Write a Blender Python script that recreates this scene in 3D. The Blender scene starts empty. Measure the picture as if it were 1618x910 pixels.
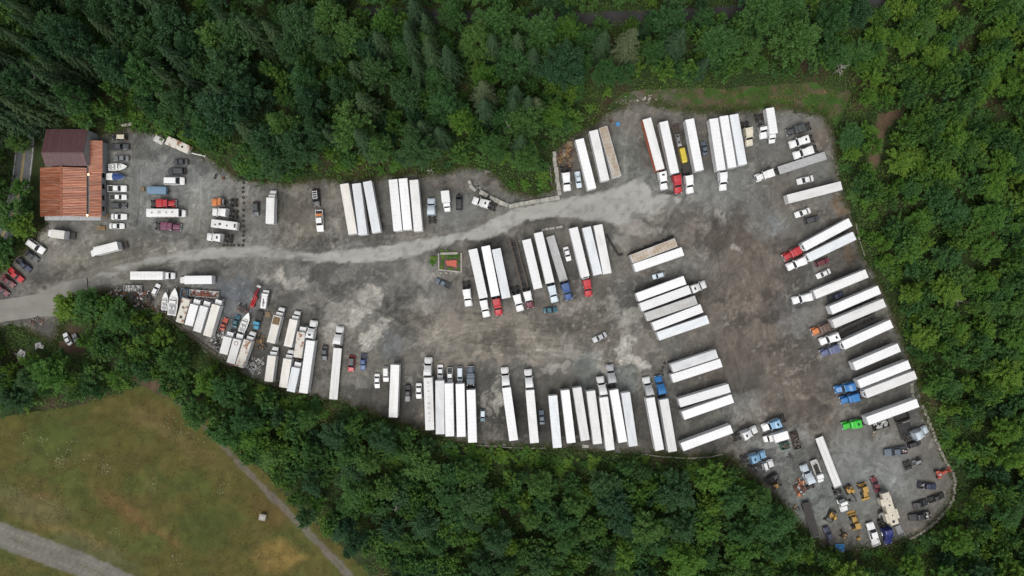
import bpy, math, random
import numpy as np
from mathutils import Vector, Matrix
scene = bpy.context.scene
COL = scene.collection
R = math.radians
random.seed(7)
rng = np.random.default_rng(7)

# ------------------------------------------------------------------ camera, sky, sun, exposure
H, F = 211.0, 1080.0                       # drone height (m), focal length in photo pixels
cam_data = bpy.data.cameras.new('camera')
cam_data.sensor_width = 36.0
cam_data.lens = 36.0 * F / 1618.0
cam_data.clip_start = 1.0
cam_data.clip_end = 6000.0
camera = bpy.data.objects.new('camera', cam_data)
camera.location = (0, 0, H)
camera.rotation_euler = (0, 0, 0)
COL.objects.link(camera)
scene.camera = camera

SUN_EL, SUN_AZ = 62.0, 200.0               # high, soft, from the lower side of the picture
world = bpy.data.worlds.new('World')
scene.world = world
world.use_nodes = True
wn = world.node_tree.nodes; wl = world.node_tree.links
bg = wn['Background']
sky = wn.new('ShaderNodeTexSky'); sky.sky_type = 'NISHITA'; sky.sun_disc = False
sky.sun_elevation = R(SUN_EL); sky.sun_rotation = R(SUN_AZ)
sky.air_density = 1.0; sky.dust_density = 4.0; sky.ozone_density = 1.0
hs = wn.new('ShaderNodeHueSaturation'); hs.inputs['Saturation'].default_value = 0.22   # cloud cover greys the sky
wl.new(sky.outputs[0], hs.inputs['Color']); wl.new(hs.outputs[0], bg.inputs['Color'])
bg.inputs['Strength'].default_value = 0.15
sd = bpy.data.lights.new('sun', 'SUN'); sd.energy = 1.2; sd.angle = R(30); sd.color = (1.0, 0.97, 0.93)
sun = bpy.data.objects.new('sun', sd)
sun.rotation_euler = (R(90 - SUN_EL), 0, R(180 - SUN_AZ))
COL.objects.link(sun)
vs = scene.view_settings
vs.view_transform = 'Standard'; vs.look = 'None'; vs.exposure = 0.0; vs.gamma = 1.0; vs.use_curve_mapping = False
scene.cycles.max_bounces = 4
scene.cycles.diffuse_bounces = 2
scene.cycles.glossy_bounces = 2
scene.cycles.transmission_bounces = 2
scene.cycles.use_denoising = True

# ------------------------------------------------------------------ helpers
def at(px, py, z=0.0):
    """photo pixel -> ground position, for a point at height z"""
    k = (H - z) / F
    return ((px - 809.0) * k, (455.0 - py) * k)

def mesh_np(name, verts, faces):
    """fast mesh from (N,3) verts and (M,k) faces of equal size"""
    verts = np.asarray(verts, dtype=np.float32); faces = np.asarray(faces, dtype=np.int32)
    me = bpy.data.meshes.new(name)
    k = faces.shape[1]; m = faces.shape[0]
    me.vertices.add(len(verts)); me.vertices.foreach_set('co', verts.ravel())
    me.loops.add(m * k); me.loops.foreach_set('vertex_index', faces.ravel())
    me.polygons.add(m); me.polygons.foreach_set('loop_start', np.arange(0, m * k, k, dtype=np.int32))
    me.update(calc_edges=True)
    return me

class MB:
    """collects shapes into ONE mesh"""
    def __init__(s): s.v = []; s.f = []; s.m = []; s.sm = []
    def add(s, vs, fs, mi=0, smooth=False):
        o = len(s.v); s.v += [tuple(p) for p in vs]
        for f in fs: s.f.append([i + o for i in f]); s.m.append(mi); s.sm.append(smooth)
        return s
    def box(s, x0, x1, y0, y1, z0, z1, mi=0, ch=0.0):
        if ch <= 0:
            vs = [(x, y, z) for z in (z0, z1) for x, y in ((x0, y0), (x1, y0), (x1, y1), (x0, y1))]
            return s.add(vs, [(3, 2, 1, 0), (4, 5, 6, 7), (0, 1, 5, 4), (1, 2, 6, 5), (2, 3, 7, 6), (3, 0, 4, 7)], mi)
        c = min(ch, (x1 - x0) / 2.01, (y1 - y0) / 2.01, (z1 - z0) / 2.01)
        secs = []
        for z, d in ((z0, c), (z0 + c, 0), (z1 - c, 0), (z1, c)):
            a0, a1, b0, b1 = x0 + d, x1 - d, y0 + d, y1 - d
            secs.append([(a0 + c, b0, z), (a1 - c, b0, z), (a1, b0 + c, z), (a1, b1 - c, z), (a1 - c, b1, z), (a0 + c, b1, z), (a0, b1 - c, z), (a0, b0 + c, z)])
        return s.loft(secs, mi)
    def loft(s, secs, mi=0, cap=True, smooth=False):
        n = len(secs[0]); vs = [p for q in secs for p in q]; fs = []
        for k in range(len(secs) - 1):
            for i in range(n):
                j = (i + 1) % n
                fs.append((k * n + i, k * n + j, (k + 1) * n + j, (k + 1) * n + i))
        if cap:
            fs.append(tuple(range(n - 1, -1, -1))); fs.append(tuple((len(secs) - 1) * n + i for i in range(n)))
        return s.add(vs, fs, mi, smooth)
    def prism_y(s, prof, y0, y1, mi=0, inset=0.0):
        n = len(prof)
        cx = sum(p[0] for p in prof) / n; cz = sum(p[1] for p in prof) / n
        if inset:
            w = [(cx + (x - cx) * (1 - inset), cz + (z - cz) * (1 - inset)) for x, z in prof]
            d = min(0.12, (y1 - y0) / 5)
            return s.loft([[(x, y0, z) for x, z in w], [(x, y0 + d, z) for x, z in prof], [(x, y1 - d, z) for x, z in prof], [(x, y1, z) for x, z in w]], mi)
        return s.loft([[(x, y0, z) for x, z in prof], [(x, y1, z) for x, z in prof]], mi)
    def prism_z(s, poly, z0, z1, mi=0):
        return s.loft([[(x, y, z0) for x, y in poly], [(x, y, z1) for x, y in poly]], mi)
    def cyl(s, axis, c, r, h, n=12, mi=0, r2=None):
        r2 = r if r2 is None else r2; secs = []
        for d, rr in ((-h / 2, r), (h / 2, r2)):
            q = []
            for i in range(n):
                a = 2 * math.pi * i / n; u, w = rr * math.cos(a), rr * math.sin(a)
                q.append({'x': (c[0] + d, c[1] + u, c[2] + w), 'y': (c[0] + u, c[1] + d, c[2] + w), 'z': (c[0] + u, c[1] + w, c[2] + d)}[axis])
            secs.append(q)
        return s.loft(secs, mi)
    def bar(s, p, q, w, h=None, mi=0):
        p = Vector(p); q = Vector(q); d = (q - p).normalized(); h = h or w
        up = Vector((0, 0, 1)) if abs(d.z) < 0.95 else Vector((1, 0, 0))
        a = d.cross(up).normalized(); b = a.cross(d)
        sec = lambda c: [c + a * w / 2 + b * h / 2, c - a * w / 2 + b * h / 2, c - a * w / 2 - b * h / 2, c + a * w / 2 - b * h / 2]
        return s.loft([sec(p), sec(q)], mi)
    def tube(s, pts, rad, n=6, mi=0):
        secs = []
        for k, p in enumerate(pts):
            p = Vector(p)
            d = (Vector(pts[min(k + 1, len(pts) - 1)]) - Vector(pts[max(k - 1, 0)])).normalized()
            up = Vector((0, 0, 1)) if abs(d.z) < 0.9 else Vector((1, 0, 0))
            a = d.cross(up).normalized(); b = a.cross(d)
            r = rad[k] if hasattr(rad, '__len__') else rad
            secs.append([p + a * r * math.cos(2 * math.pi * i / n) + b * r * math.sin(2 * math.pi * i / n) for i in range(n)])
        return s.loft(secs, mi, smooth=True)
    def torus(s, c, r1, r2, n=14, m=8, mi=0, squash=1.0):
        vs = []; fs = []
        for i in range(n):
            a = 2 * math.pi * i / n
            for j in range(m):
                b = 2 * math.pi * j / m; rr = r1 + r2 * math.cos(b)
                vs.append((c[0] + rr * math.cos(a), c[1] + rr * math.sin(a), c[2] + r2 * squash * math.sin(b)))
        for i in range(n):
            for j in range(m):
                fs.append((i * m + j, ((i + 1) % n) * m + j, ((i + 1) % n) * m + (j + 1) % m, i * m + (j + 1) % m))
        return s.add(vs, fs, mi, True)
    def mesh(s, name, *mats):
        me = bpy.data.meshes.new(name); me.from_pydata(s.v, [], s.f)
        if any(s.m): me.polygons.foreach_set('material_index', s.m)
        if any(s.sm): me.polygons.foreach_set('use_smooth', s.sm)
        for m in mats: me.materials.append(M(m))
        me.update()
        return me

def section(x, hw, z0, z1, rb=0.08, rt=0.15, crown=0.03):
    """rounded cross-section of a vehicle body at station x"""
    rt = min(rt, hw * 0.6, (z1 - z0) * 0.5); rb = min(rb, (z1 - z0) * 0.3)
    half = [(hw - rb, z0), (hw, z0 + rb), (hw, z1 - rt), (hw - rt * 0.3, z1 - rt * 0.3), (hw - rt, z1), (hw * 0.45, z1 + crown)]
    return [(x, y, z) for y, z in half] + [(x, -y, z) for y, z in reversed(half)]

def tag(o, label=None, cat=None, group=None, kind=None):
    if label: o['label'] = label
    if cat: o['category'] = cat
    if group: o['group'] = group
    if kind: o['kind'] = kind
    return o
def obj(name, me, parent=None, loc=(0, 0, 0), rz=0.0, mat=None, scale=None):
    o = bpy.data.objects.new(name, me); COL.objects.link(o)
    o.location = loc; o.rotation_euler = (0, 0, rz)
    if scale: o.scale = scale if hasattr(scale, '__len__') else (scale,) * 3
    if parent: o.parent = parent
    if mat is not None and me is not None and len(me.materials):
        o.material_slots[0].link = 'OBJECT'; o.material_slots[0].material = M(mat) if isinstance(mat, str) else mat
    return o
def thing(name, label, cat, x, y, z=0.0, rz=0.0, group=None, scale=None):
    o = obj(name, None, None, (x, y, z), rz, None, scale)
    return tag(o, label, cat, group)

# ------------------------------------------------------------------ materials
MATS = {}
def M(name):
    return MATS[name]
def new_mat(name):
    m = bpy.data.materials.new(name); m.use_nodes = True; MATS[name] = m
    nt = m.node_tree; b = nt.nodes['Principled BSDF']
    return m, nt, b
def N(nt, t, **kw):
    n = nt.nodes.new(t)
    for k, v in kw.items():
        if k in ('noise_dimensions', 'data_type', 'blend_type', 'operation', 'attribute_name', 'feature', 'wave_type', 'bands_direction'): setattr(n, k, v)
        else: n.inputs[k].default_value = v
    return n
def noisy(name, col, col2=None, scale=1.5, rough=0.6, metal=0.0, contrast=(0.35, 0.7), bump=0.0, objrand=0.0, coat=0.0, detail=6.0, coord='Object', stretch=None):
    """colour with a second, grimier colour breaking through along a noise"""
    m, nt, b = new_mat(name)
    col2 = col2 or tuple(c * 0.72 for c in col)
    tc = nt.nodes.new('ShaderNodeTexCoord')
    src = tc.outputs[coord]
    oi = nt.nodes.new('ShaderNodeObjectInfo')
    add = nt.nodes.new('ShaderNodeVectorMath'); add.operation = 'ADD'
    sc = nt.nodes.new('ShaderNodeVectorMath'); sc.operation = 'SCALE'; sc.inputs[0].default_value = (37.0, 19.0, 11.0)
    nt.links.new(oi.outputs['Random'], sc.inputs['Scale'])
    nt.links.new(src, add.inputs[0]); nt.links.new(sc.outputs[0], add.inputs[1])
    vec = add.outputs[0]
    if stretch:
        mp = nt.nodes.new('ShaderNodeMapping'); mp.inputs['Scale'].default_value = stretch
        nt.links.new(vec, mp.inputs['Vector']); vec = mp.outputs[0]
    no = N(nt, 'ShaderNodeTexNoise', Scale=scale, Detail=detail, Roughness=0.62)
    nt.links.new(vec, no.inputs['Vector'])
    rp = nt.nodes.new('ShaderNodeValToRGB')
    rp.color_ramp.elements[0].position = contrast[0]; rp.color_ramp.elements[1].position = contrast[1]
    rp.color_ramp.elements[0].color = (*col, 1); rp.color_ramp.elements[1].color = (*col2, 1)
    nt.links.new(no.outputs['Fac'], rp.inputs['Fac'])
    out = rp.outputs['Color']
    if objrand:
        mr = N(nt, 'ShaderNodeMapRange'); mr.inputs['To Min'].default_value = 1 - objrand; mr.inputs['To Max'].default_value = 1.0
        nt.links.new(oi.outputs['Random'], mr.inputs['Value'])
        mx = nt.nodes.new('ShaderNodeVectorMath'); mx.operation = 'SCALE'
        nt.links.new(out, mx.inputs[0]); nt.links.new(mr.outputs[0], mx.inputs['Scale']); out = mx.outputs[0]
    nt.links.new(out, b.inputs['Base Color'])
    b.inputs['Roughness'].default_value = rough; b.inputs['Metallic'].default_value = metal
    if coat: b.inputs['Coat Weight'].default_value = coat
    if bump:
        bp = N(nt, 'ShaderNodeBump', Strength=bump, Distance=0.05); nt.links.new(no.outputs['Fac'], bp.inputs['Height']); nt.links.new(bp.outputs[0], b.inputs['Normal'])
    return m

PAINT = {'white': (.80, .80, .79), 'bright': (.84, .845, .85), 'cream': (.66, .60, .47), 'silver': (.45, .46, .47), 'grey': (.17, .18, .19), 'charcoal': (.045, .05, .055),
         'black': (.014, .015, .017), 'navy': (.018, .026, .07), 'blue': (.025, .08, .24), 'sky': (.01, .165, .45), 'pale_blue': (.22, .42, .62), 'teal': (.02, .11, .15),
         'red': (.46, .012, .02), 'maroon': (.13, .012, .022), 'plum': (.16, .035, .085), 'orange': (.60, .19, .05), 'green': (.015, .50, .02), 'slate': (.09, .12, .16),
         'rust_red': (.30, .07, .035), 'brown': (.10, .055, .04), 'lilac': (.10, .12, .23), 'coral': (.46, .075, .04), 'yellow': (.46, .27, .045), 'lemon': (.70, .55, .04),
         'turquoise': (.01, .22, .36), 'dark_green': (.02, .17, .10), 'ice': (.60, .68, .74), 'deep_blue': (.012, .02, .16)}
for k, c in PAINT.items():
    noisy('paint_' + k, c, tuple(v * 0.9 for v in c) if min(c) > .5 else tuple(v * 0.66 + d * .16 for v, d in zip(c, (.36, .33, .29))), 1.3, 0.42, 0.0, (0.42, 0.75), coat=0.2, objrand=.1)
# trailer skins: washed white, off-white, grey film, cream dust, bluish, rust-brown
for k, a, b_, ct in (('w', (.85, .85, .85), (.70, .69, .67), (.5, .85)), ('o', (.77, .765, .75), (.60, .59, .56), (.45, .8)), ('g', (.66, .67, .68), (.50, .51, .51), (.4, .75)),
                     ('c', (.76, .73, .67), (.60, .56, .48), (.42, .8)), ('b', (.74, .77, .79), (.58, .61, .63), (.42, .8)), ('r', (.36, .28, .20), (.52, .48, .43), (.42, .66)),
                     ('d', (.56, .55, .53), (.40, .39, .37), (.35, .7))):
    noisy('roof_' + k, a, b_, 0.5, 0.55, 0.0, ct, stretch=(0.45, 1.5, 1), objrand=0.16, detail=8.0)
noisy('side_white', (.74, .745, .75), (.60, .61, .62), 0.5, 0.45, contrast=(.45, .9), objrand=.1)
noisy('seam', (.66, .66, .65), (.52, .51, .49), 1.0, 0.7)
noisy('side_orange', (.50, .13, .06), (.42, .12, .07), 0.6, 0.5)
noisy('roof_rust', (.60, .57, .50), (.23, .10, .05), 0.55, 0.7, contrast=(.52, .62))
noisy('glass', (.012, .015, .02), (.02, .024, .03), 2, 0.08)
noisy('rubber', (.018, .018, .019), (.05, .047, .043), 4, 0.85)
noisy('steel', (.42, .43, .44), (.28, .28, .28), 3, 0.35, 0.9)
noisy('chrome', (.62, .63, .64), (.5, .5, .5), 3, 0.18, 1.0)
noisy('chassis', (.022, .022, .023), (.06, .05, .042), 2.5, 0.7)
noisy('alloy_deck', (.50, .50, .50), (.36, .36, .35), 1.2, 0.5, 0.2)
noisy('wood_deck', (.11, .085, .065), (.06, .05, .042), 1.6, 0.85, stretch=(.3, 3, 1))
noisy('timber', (.30, .22, .13), (.18, .13, .085), 2.0, 0.85, stretch=(.4, 3, 3), objrand=.35)
noisy('plastic_black', (.02, .02, .021), (.035, .035, .036), 3, 0.6)
noisy('light_clear', (.75, .76, .78), (.6, .6, .62), 6, 0.15)
noisy('light_red', (.35, .012, .012), (.25, .01, .01), 6, 0.2)
noisy('concrete', (.47, .45, .40), (.30, .29, .25), 1.3, 0.9, bump=.3, objrand=.25)
noisy('stone', (.36, .33, .28), (.20, .19, .16), 1.3, 0.9, bump=.3, objrand=.4)
noisy('scrap', (.20, .17, .145), (.09, .07, .055), 1.5, 0.8, objrand=.75)
noisy('scrap_white', (.70, .70, .68), (.40, .38, .35), 1.2, 0.7, objrand=.5)
noisy('scrap_wood', (.36, .23, .10), (.20, .12, .06), 1.2, 0.85, objrand=.6)
noisy('scrap_red', (.28, .08, .04), (.14, .07, .05), 1.5, 0.7, objrand=.6)
noisy('scrap_black', (.025, .025, .026), (.06, .055, .05), 1.5, 0.7, objrand=.4)
noisy('tarp_blue', (.16, .26, .36), (.12, .19, .27), 0.8, 0.7, bump=.4)
noisy('tarp_bright', (.02, .20, .48), (.10, .26, .42), 1.5, 0.6, bump=.4)
noisy('canvas_blue', (.018, .05, .20), (.03, .06, .16), 1.5, 0.8, bump=.4)
noisy('gelcoat', (.78, .78, .76), (.66, .65, .62), 1.0, 0.3, coat=.3)
noisy('vinyl', (.40, .40, .41), (.25, .26, .28), 2, 0.6)
noisy('rv_cream', (.62, .57, .47), (.50, .45, .36), 0.6, 0.6)
noisy('barn_rust', (.28, .078, .030), (.42, .21, .135), 0.7, 0.42, 0.2, (.42, .72), stretch=(.35, 3.0, 1), objrand=.4)
noisy('barn_maroon', (.088, .040, .042), (.12, .06, .062), 0.6, 0.55, 0.0, (.4, .8), objrand=.12)
noisy('barn_wall', (.28, .29, .30), (.20, .205, .21), 0.6, 0.8, stretch=(3, 3, .4))
noisy('barn_siding', (.34, .36, .38), (.26, .27, .28), 0.8, 0.7)
noisy('galvanised', (.30, .31, .32), (.20, .20, .20), 1.5, 0.5, 0.5)
noisy('bark', (.11, .09, .07), (.06, .05, .04), 2.5, 0.95, stretch=(2, 2, .5))
noisy('dead_wood', (.42, .39, .35), (.28, .26, .23), 2.0, 0.9, objrand=.3)
m_, nt_, b_ = new_mat('lamp_glow')
b_.inputs['Base Color'].default_value = (1, .75, .4, 1); b_.inputs['Emission Color'].default_value = (1, .62, .28, 1); b_.inputs['Emission Strength'].default_value = 6.0
noisy('line_yellow', (.55, .38, .06), (.40, .30, .10), 2.0, 0.8)
noisy('line_white', (.6, .6, .58), (.4, .4, .38), 2.0, 0.8)

def leaf_mat(name, c0, c1, c2):
    """leaves: hue varies from plant to plant and from leaf to leaf"""
    m, nt, b = new_mat(name)
    oi = nt.nodes.new('ShaderNodeObjectInfo'); ge = nt.nodes.new('ShaderNodeNewGeometry')
    rp = nt.nodes.new('ShaderNodeValToRGB'); e = rp.color_ramp.elements
    e[0].color = (*c0, 1); e[1].color = (*c2, 1); mid = e.new(0.5); mid.color = (*c1, 1)
    nt.links.new(oi.outputs['Random'], rp.inputs['Fac'])
    mr = N(nt, 'ShaderNodeMapRange'); mr.inputs['To Min'].default_value = 0.78; mr.inputs['To Max'].default_value = 1.24
    nt.links.new(ge.outputs['Random Per Island'], mr.inputs['Value'])
    vm = nt.nodes.new('ShaderNodeVectorMath'); vm.operation = 'SCALE'
    nt.links.new(rp.outputs[0], vm.inputs[0]); nt.links.new(mr.outputs[0], vm.inputs['Scale'])
    nt.links.new(vm.outputs[0], b.inputs['Base Color']); b.inputs['Roughness'].default_value = 0.6
    b.inputs['Specular IOR Level'].default_value = 0.25
    tr = nt.nodes.new('ShaderNodeBsdfTranslucent'); ms = nt.nodes.new('ShaderNodeMixShader'); ms.inputs[0].default_value = 0.38
    nt.links.new(vm.outputs[0], tr.inputs['Color'])
    nt.links.new(b.outputs[0], ms.inputs[1]); nt.links.new(tr.outputs[0], ms.inputs[2])
    nt.links.new(ms.outputs[0], nt.nodes['Material Output'].inputs['Surface'])
leaf_mat('leaf_deep', (.040, .102, .046), (.052, .120, .046), (.070, .146, .046))
leaf_mat('leaf_mid', (.056, .142, .044), (.076, .174, .044), (.108, .206, .048))
leaf_mat('leaf_bright', (.082, .190, .034), (.118, .238, .034), (.160, .268, .038))
leaf_mat('needles', (.040, .086, .038), (.052, .100, .040), (.070, .118, .046))
leaf_mat('needles_pale', (.100, .135, .062), (.110, .145, .066), (.120, .150, .070))
leaf_mat('grass_leaf', (.070, .145, .030), (.085, .160, .032), (.10, .170, .036))
leaf_mat('field_grass', (.085, .088, .026), (.09, .088, .027), (.095, .088, .028))

def leaf_field(name, cols, scale):
    """one mass of many plants: hue drifts over the ground instead of from object to object"""
    leaf_mat(name, *cols); nt = M(name).node_tree
    rp = [n for n in nt.nodes if n.type == 'VALTORGB'][0]; tc = nt.nodes.new('ShaderNodeTexCoord'); no = N(nt, 'ShaderNodeTexNoise', Scale=scale, Detail=3.0)
    mr = N(nt, 'ShaderNodeMapRange'); mr.inputs['From Min'].default_value = .3; mr.inputs['From Max'].default_value = .7
    nt.links.new(tc.outputs['Object'], no.inputs['Vector']); nt.links.new(no.outputs['Fac'], mr.inputs['Value']); nt.links.new(mr.outputs[0], rp.inputs['Fac'])
leaf_field('leaf_woods', ((.048, .122, .042), (.080, .175, .038), (.128, .230, .034)), .12)
leaf_field('leaf_floor', ((.056, .122, .034), (.090, .172, .036), (.130, .215, .040)), .09)
leaf_field('leaf_meadow', ((.112, .120, .031), (.130, .125, .035), (.142, .126, .040)), .11)
leaf_field('leaf_rim', ((.060, .110, .026), (.095, .120, .036), (.14, .12, .055)), .2)
# ------------------------------------------------------------------ the setting: ground sheets
def hash2(ix, iy, seed):
    n = (ix.astype(np.int64) * 374761393 + iy.astype(np.int64) * 668265263 + seed * 974711) & 0x7fffffff
    n = ((n ^ (n >> 13)) * 1274126177) & 0x7fffffff
    return ((n ^ (n >> 16)) & 0xffff) / 65535.0
def vnoise(x, y, seed=0):
    ix = np.floor(x); iy = np.floor(y); fx = x - ix; fy = y - iy
    fx = fx * fx * (3 - 2 * fx); fy = fy * fy * (3 - 2 * fy)
    a = hash2(ix, iy, seed); b = hash2(ix + 1, iy, seed); c = hash2(ix, iy + 1, seed); d = hash2(ix + 1, iy + 1, seed)
    return (a * (1 - fx) + b * fx) * (1 - fy) + (c * (1 - fx) + d * fx) * fy
def fbm(x, y, seed=0, oct=4):
    s = 0.0; a = 0.5
    for k in range(oct):
        s = s + a * vnoise(x, y, seed + k * 17); x = x * 2.03 + 5.1; y = y * 2.03 + 3.7; a *= 0.5
    return s / (1 - 0.5 ** oct)
def sm(t): t = np.clip(t, 0, 1); return t * t * (3 - 2 * t)

def inside(poly, X, Y):
    c = np.zeros(X.shape, bool); n = len(poly)
    for i in range(n):
        x1, y1 = poly[i]; x2, y2 = poly[(i + 1) % n]
        if y1 == y2: continue
        t = ((y1 > Y) != (y2 > Y)) & (X < (x2 - x1) * (Y - y1) / (y2 - y1) + x1)
        c ^= t
    return c
def nearest(poly, X, Y, closed=True):
    """distance to, and nearest point on, a polyline"""
    best = np.full(X.shape, 1e9); bx = np.zeros(X.shape); by = np.zeros(X.shape)
    P = list(poly) + ([poly[0]] if closed else [])
    for (x1, y1), (x2, y2) in zip(P[:-1], P[1:]):
        dx, dy = x2 - x1, y2 - y1; L = dx * dx + dy * dy + 1e-9
        t = np.clip(((X - x1) * dx + (Y - y1) * dy) / L, 0, 1)
        qx, qy = x1 + t * dx, y1 + t * dy; d = np.hypot(X - qx, Y - qy)
        k = d < best; best = np.where(k, d, best); bx = np.where(k, qx, bx); by = np.where(k, qy, by)
    return best, bx, by
def ragged(poly, amp, step=9.0, seed=1, closed=True):
    out = []; P = list(poly) + ([poly[0]] if closed else [])
    for (x1, y1), (x2, y2) in zip(P[:-1], P[1:]):
        n = max(1, int(math.hypot(x2 - x1, y2 - y1) / step))
        for k in range(n):
            t = k / n; out.append((x1 + (x2 - x1) * t, y1 + (y2 - y1) * t))
    if not closed: out.append(P[-1])
    A = np.array(out)
    A[:, 0] += (fbm(A[:, 0] / 14, A[:, 1] / 14, seed) - .5) * 2 * amp
    A[:, 1] += (fbm(A[:, 0] / 14, A[:, 1] / 14, seed + 50) - .5) * 2 * amp
    return [tuple(p) for p in A]
def ribbon(line, widths):
    L = np.array(line, float); n = len(L); W = np.interp(np.linspace(0, 1, n), np.linspace(0, 1, len(widths)), widths)
    T = np.gradient(L, axis=0); T /= np.linalg.norm(T, axis=1)[:, None]; Nn = np.stack([-T[:, 1], T[:, 0]], 1)
    a = L + Nn * W[:, None] / 2; b = L - Nn * W[:, None] / 2
    return [tuple(p) for p in a] + [tuple(p) for p in b[::-1]]
def smooth_line(pts, k=3):
    P = np.array(pts, float)
    for _ in range(k):
        Q = [P[0]]
        for a, b in zip(P[:-1], P[1:]): Q += [a * .75 + b * .25, a * .25 + b * .75]
        Q.append(P[-1]); P = np.array(Q)
    return [tuple(p) for p in P]
def lin(c):
    c = np.asarray(c, float) / 255.0
    return np.where(c <= .04045, c / 12.92, ((c + .055) / 1.055) ** 2.4)

def sheet(name, poly, z, step, colour, mat, label=None, cat=None, kind='structure'):
    P = np.array(poly); x0, y0 = P.min(0) - step; x1, y1 = P.max(0) + step
    gx = np.arange(x0, x1 + step, step); gy = np.arange(y0, y1 + step, step)
    X, Y = np.meshgrid(gx, gy); ins = inside(poly, X, Y)
    ny, nx = X.shape
    idx = np.arange(nx * ny).reshape(ny, nx)
    q = np.stack([idx[1:, :-1], idx[1:, 1:], idx[:-1, 1:], idx[:-1, :-1]], -1).reshape(-1, 4)
    insf = ins.ravel(); q = q[insf[q].any(1)]
    used = np.unique(q); out = used[~insf[used]]
    Xf, Yf = X.ravel().copy(), Y.ravel().copy()
    d, bx, by = nearest(poly, Xf[out], Yf[out]); Xf[out] = bx; Yf[out] = by
    remap = np.full(nx * ny, -1); remap[used] = np.arange(len(used)); q = remap[q]
    px, py = Xf[used], Yf[used]
    k = H / F
    zz = z(px, py) if callable(z) else np.full(px.shape, z)
    me = mesh_np(name, np.stack([(px - 809) * k, (455 - py) * k, zz], 1), q)
    c = colour(px, py); att = me.color_attributes.new('tint', 'FLOAT_COLOR', 'POINT')
    att.data.foreach_set('color', np.concatenate([c, np.ones((len(c), 1))], 1).astype(np.float32).ravel())
    me.materials.append(M(mat))
    o = obj(name, me); tag(o, label, cat, None, kind)
    return o

def ground_mat(name, grain, coarse, bump, rough=0.92, fine=22.0, spread=0.5):
    m, nt, b = new_mat(name)
    a = nt.nodes.new('ShaderNodeAttribute'); a.attribute_name = 'tint'
    tc = nt.nodes.new('ShaderNodeTexCoord')
    n1 = N(nt, 'ShaderNodeTexNoise', Scale=fine / 10, Detail=8.0, Roughness=0.75); n2 = N(nt, 'ShaderNodeTexNoise', Scale=0.16, Detail=7.0, Roughness=0.65, Distortion=1.2)
    nt.links.new(tc.outputs['Object'], n1.inputs['Vector']); nt.links.new(tc.outputs['Object'], n2.inputs['Vector'])
    r1 = N(nt, 'ShaderNodeMapRange'); r1.inputs['From Min'].default_value = .5 - spread / 2; r1.inputs['From Max'].default_value = .5 + spread / 2; r1.inputs['To Min'].default_value = 1 - grain; r1.inputs['To Max'].default_value = 1 + grain
    r2 = N(nt, 'ShaderNodeMapRange'); r2.inputs['From Min'].default_value = .3; r2.inputs['From Max'].default_value = .7; r2.inputs['To Min'].default_value = 1 - coarse; r2.inputs['To Max'].default_value = 1 + coarse
    nt.links.new(n1.outputs['Fac'], r1.inputs['Value']); nt.links.new(n2.outputs['Fac'], r2.inputs['Value'])
    mu = nt.nodes.new('ShaderNodeMath'); mu.operation = 'MULTIPLY'; nt.links.new(r1.outputs[0], mu.inputs[0]); nt.links.new(r2.outputs[0], mu.inputs[1])
    vm = nt.nodes.new('ShaderNodeVectorMath'); vm.operation = 'SCALE'; nt.links.new(a.outputs['Color'], vm.inputs[0]); nt.links.new(mu.outputs[0], vm.inputs['Scale'])
    nt.links.new(vm.outputs[0], b.inputs['Base Color']); b.inputs['Roughness'].default_value = rough; b.inputs['Specular IOR Level'].default_value = 0.3
    bp = N(nt, 'ShaderNodeBump', Strength=bump, Distance=0.12); nt.links.new(n1.outputs['Fac'], bp.inputs['Height']); nt.links.new(bp.outputs[0], b.inputs['Normal'])
ground_mat('soil', .35, .25, .5)
ground_mat('lot_gravel', .16, .14, .25)
ground_mat('pavement', .09, .08, .12, 0.85)
ground_mat('turf', .42, .22, .6, fine=30)

LOT = [(-70, 458), (-20, 452), (20, 415), (50, 380), (72, 352), (70, 300), (70, 225), (165, 212), (200, 203), (240, 208), (285, 228), (325, 246), (352, 266), (385, 285), (430, 288), (462, 292), (492, 280), (540, 284), (600, 278),
       (640, 276), (700, 272), (738, 262), (772, 268), (806, 300), (846, 309), (874, 300), (872, 240), (893, 222), (938, 196), (968, 172), (1010, 158), (1060, 172), (1120, 176), (1190, 172), (1250, 172), (1300, 180),
       (1318, 205), (1322, 250), (1332, 300), (1350, 350), (1362, 400), (1402, 470), (1424, 530), (1442, 575), (1456, 640), (1476, 686), (1509, 757), (1502, 798), (1480, 824), (1436, 853), (1350, 870), (1300, 862),
       (1240, 802), (1200, 765), (1152, 722), (1100, 722), (1050, 718), (960, 715), (880, 708), (780, 704), (740, 702), (690, 688), (620, 664), (540, 636), (470, 624), (410, 604), (340, 568), (285, 522),
       (255, 494), (215, 482), (180, 464), (130, 462), (104, 474), (92, 500), (96, 530), (80, 542), (52, 528), (20, 512), (-70, 528)]
MEADOW = [(-110, 668), (0, 660), (60, 650), (110, 642), (160, 630), (205, 615), (240, 604), (266, 612), (292, 636), (338, 672), (392, 722), (456, 778), (524, 846), (604, 928), (690, 1010), (-110, 1010)]
BANK = [(960, 168), (985, 146), (1060, 138), (1150, 140), (1240, 132), (1320, 128), (1345, 150), (1322, 200), (1300, 182), (1250, 174), (1190, 176), (1120, 180), (1060, 176), (1010, 164)]
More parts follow.
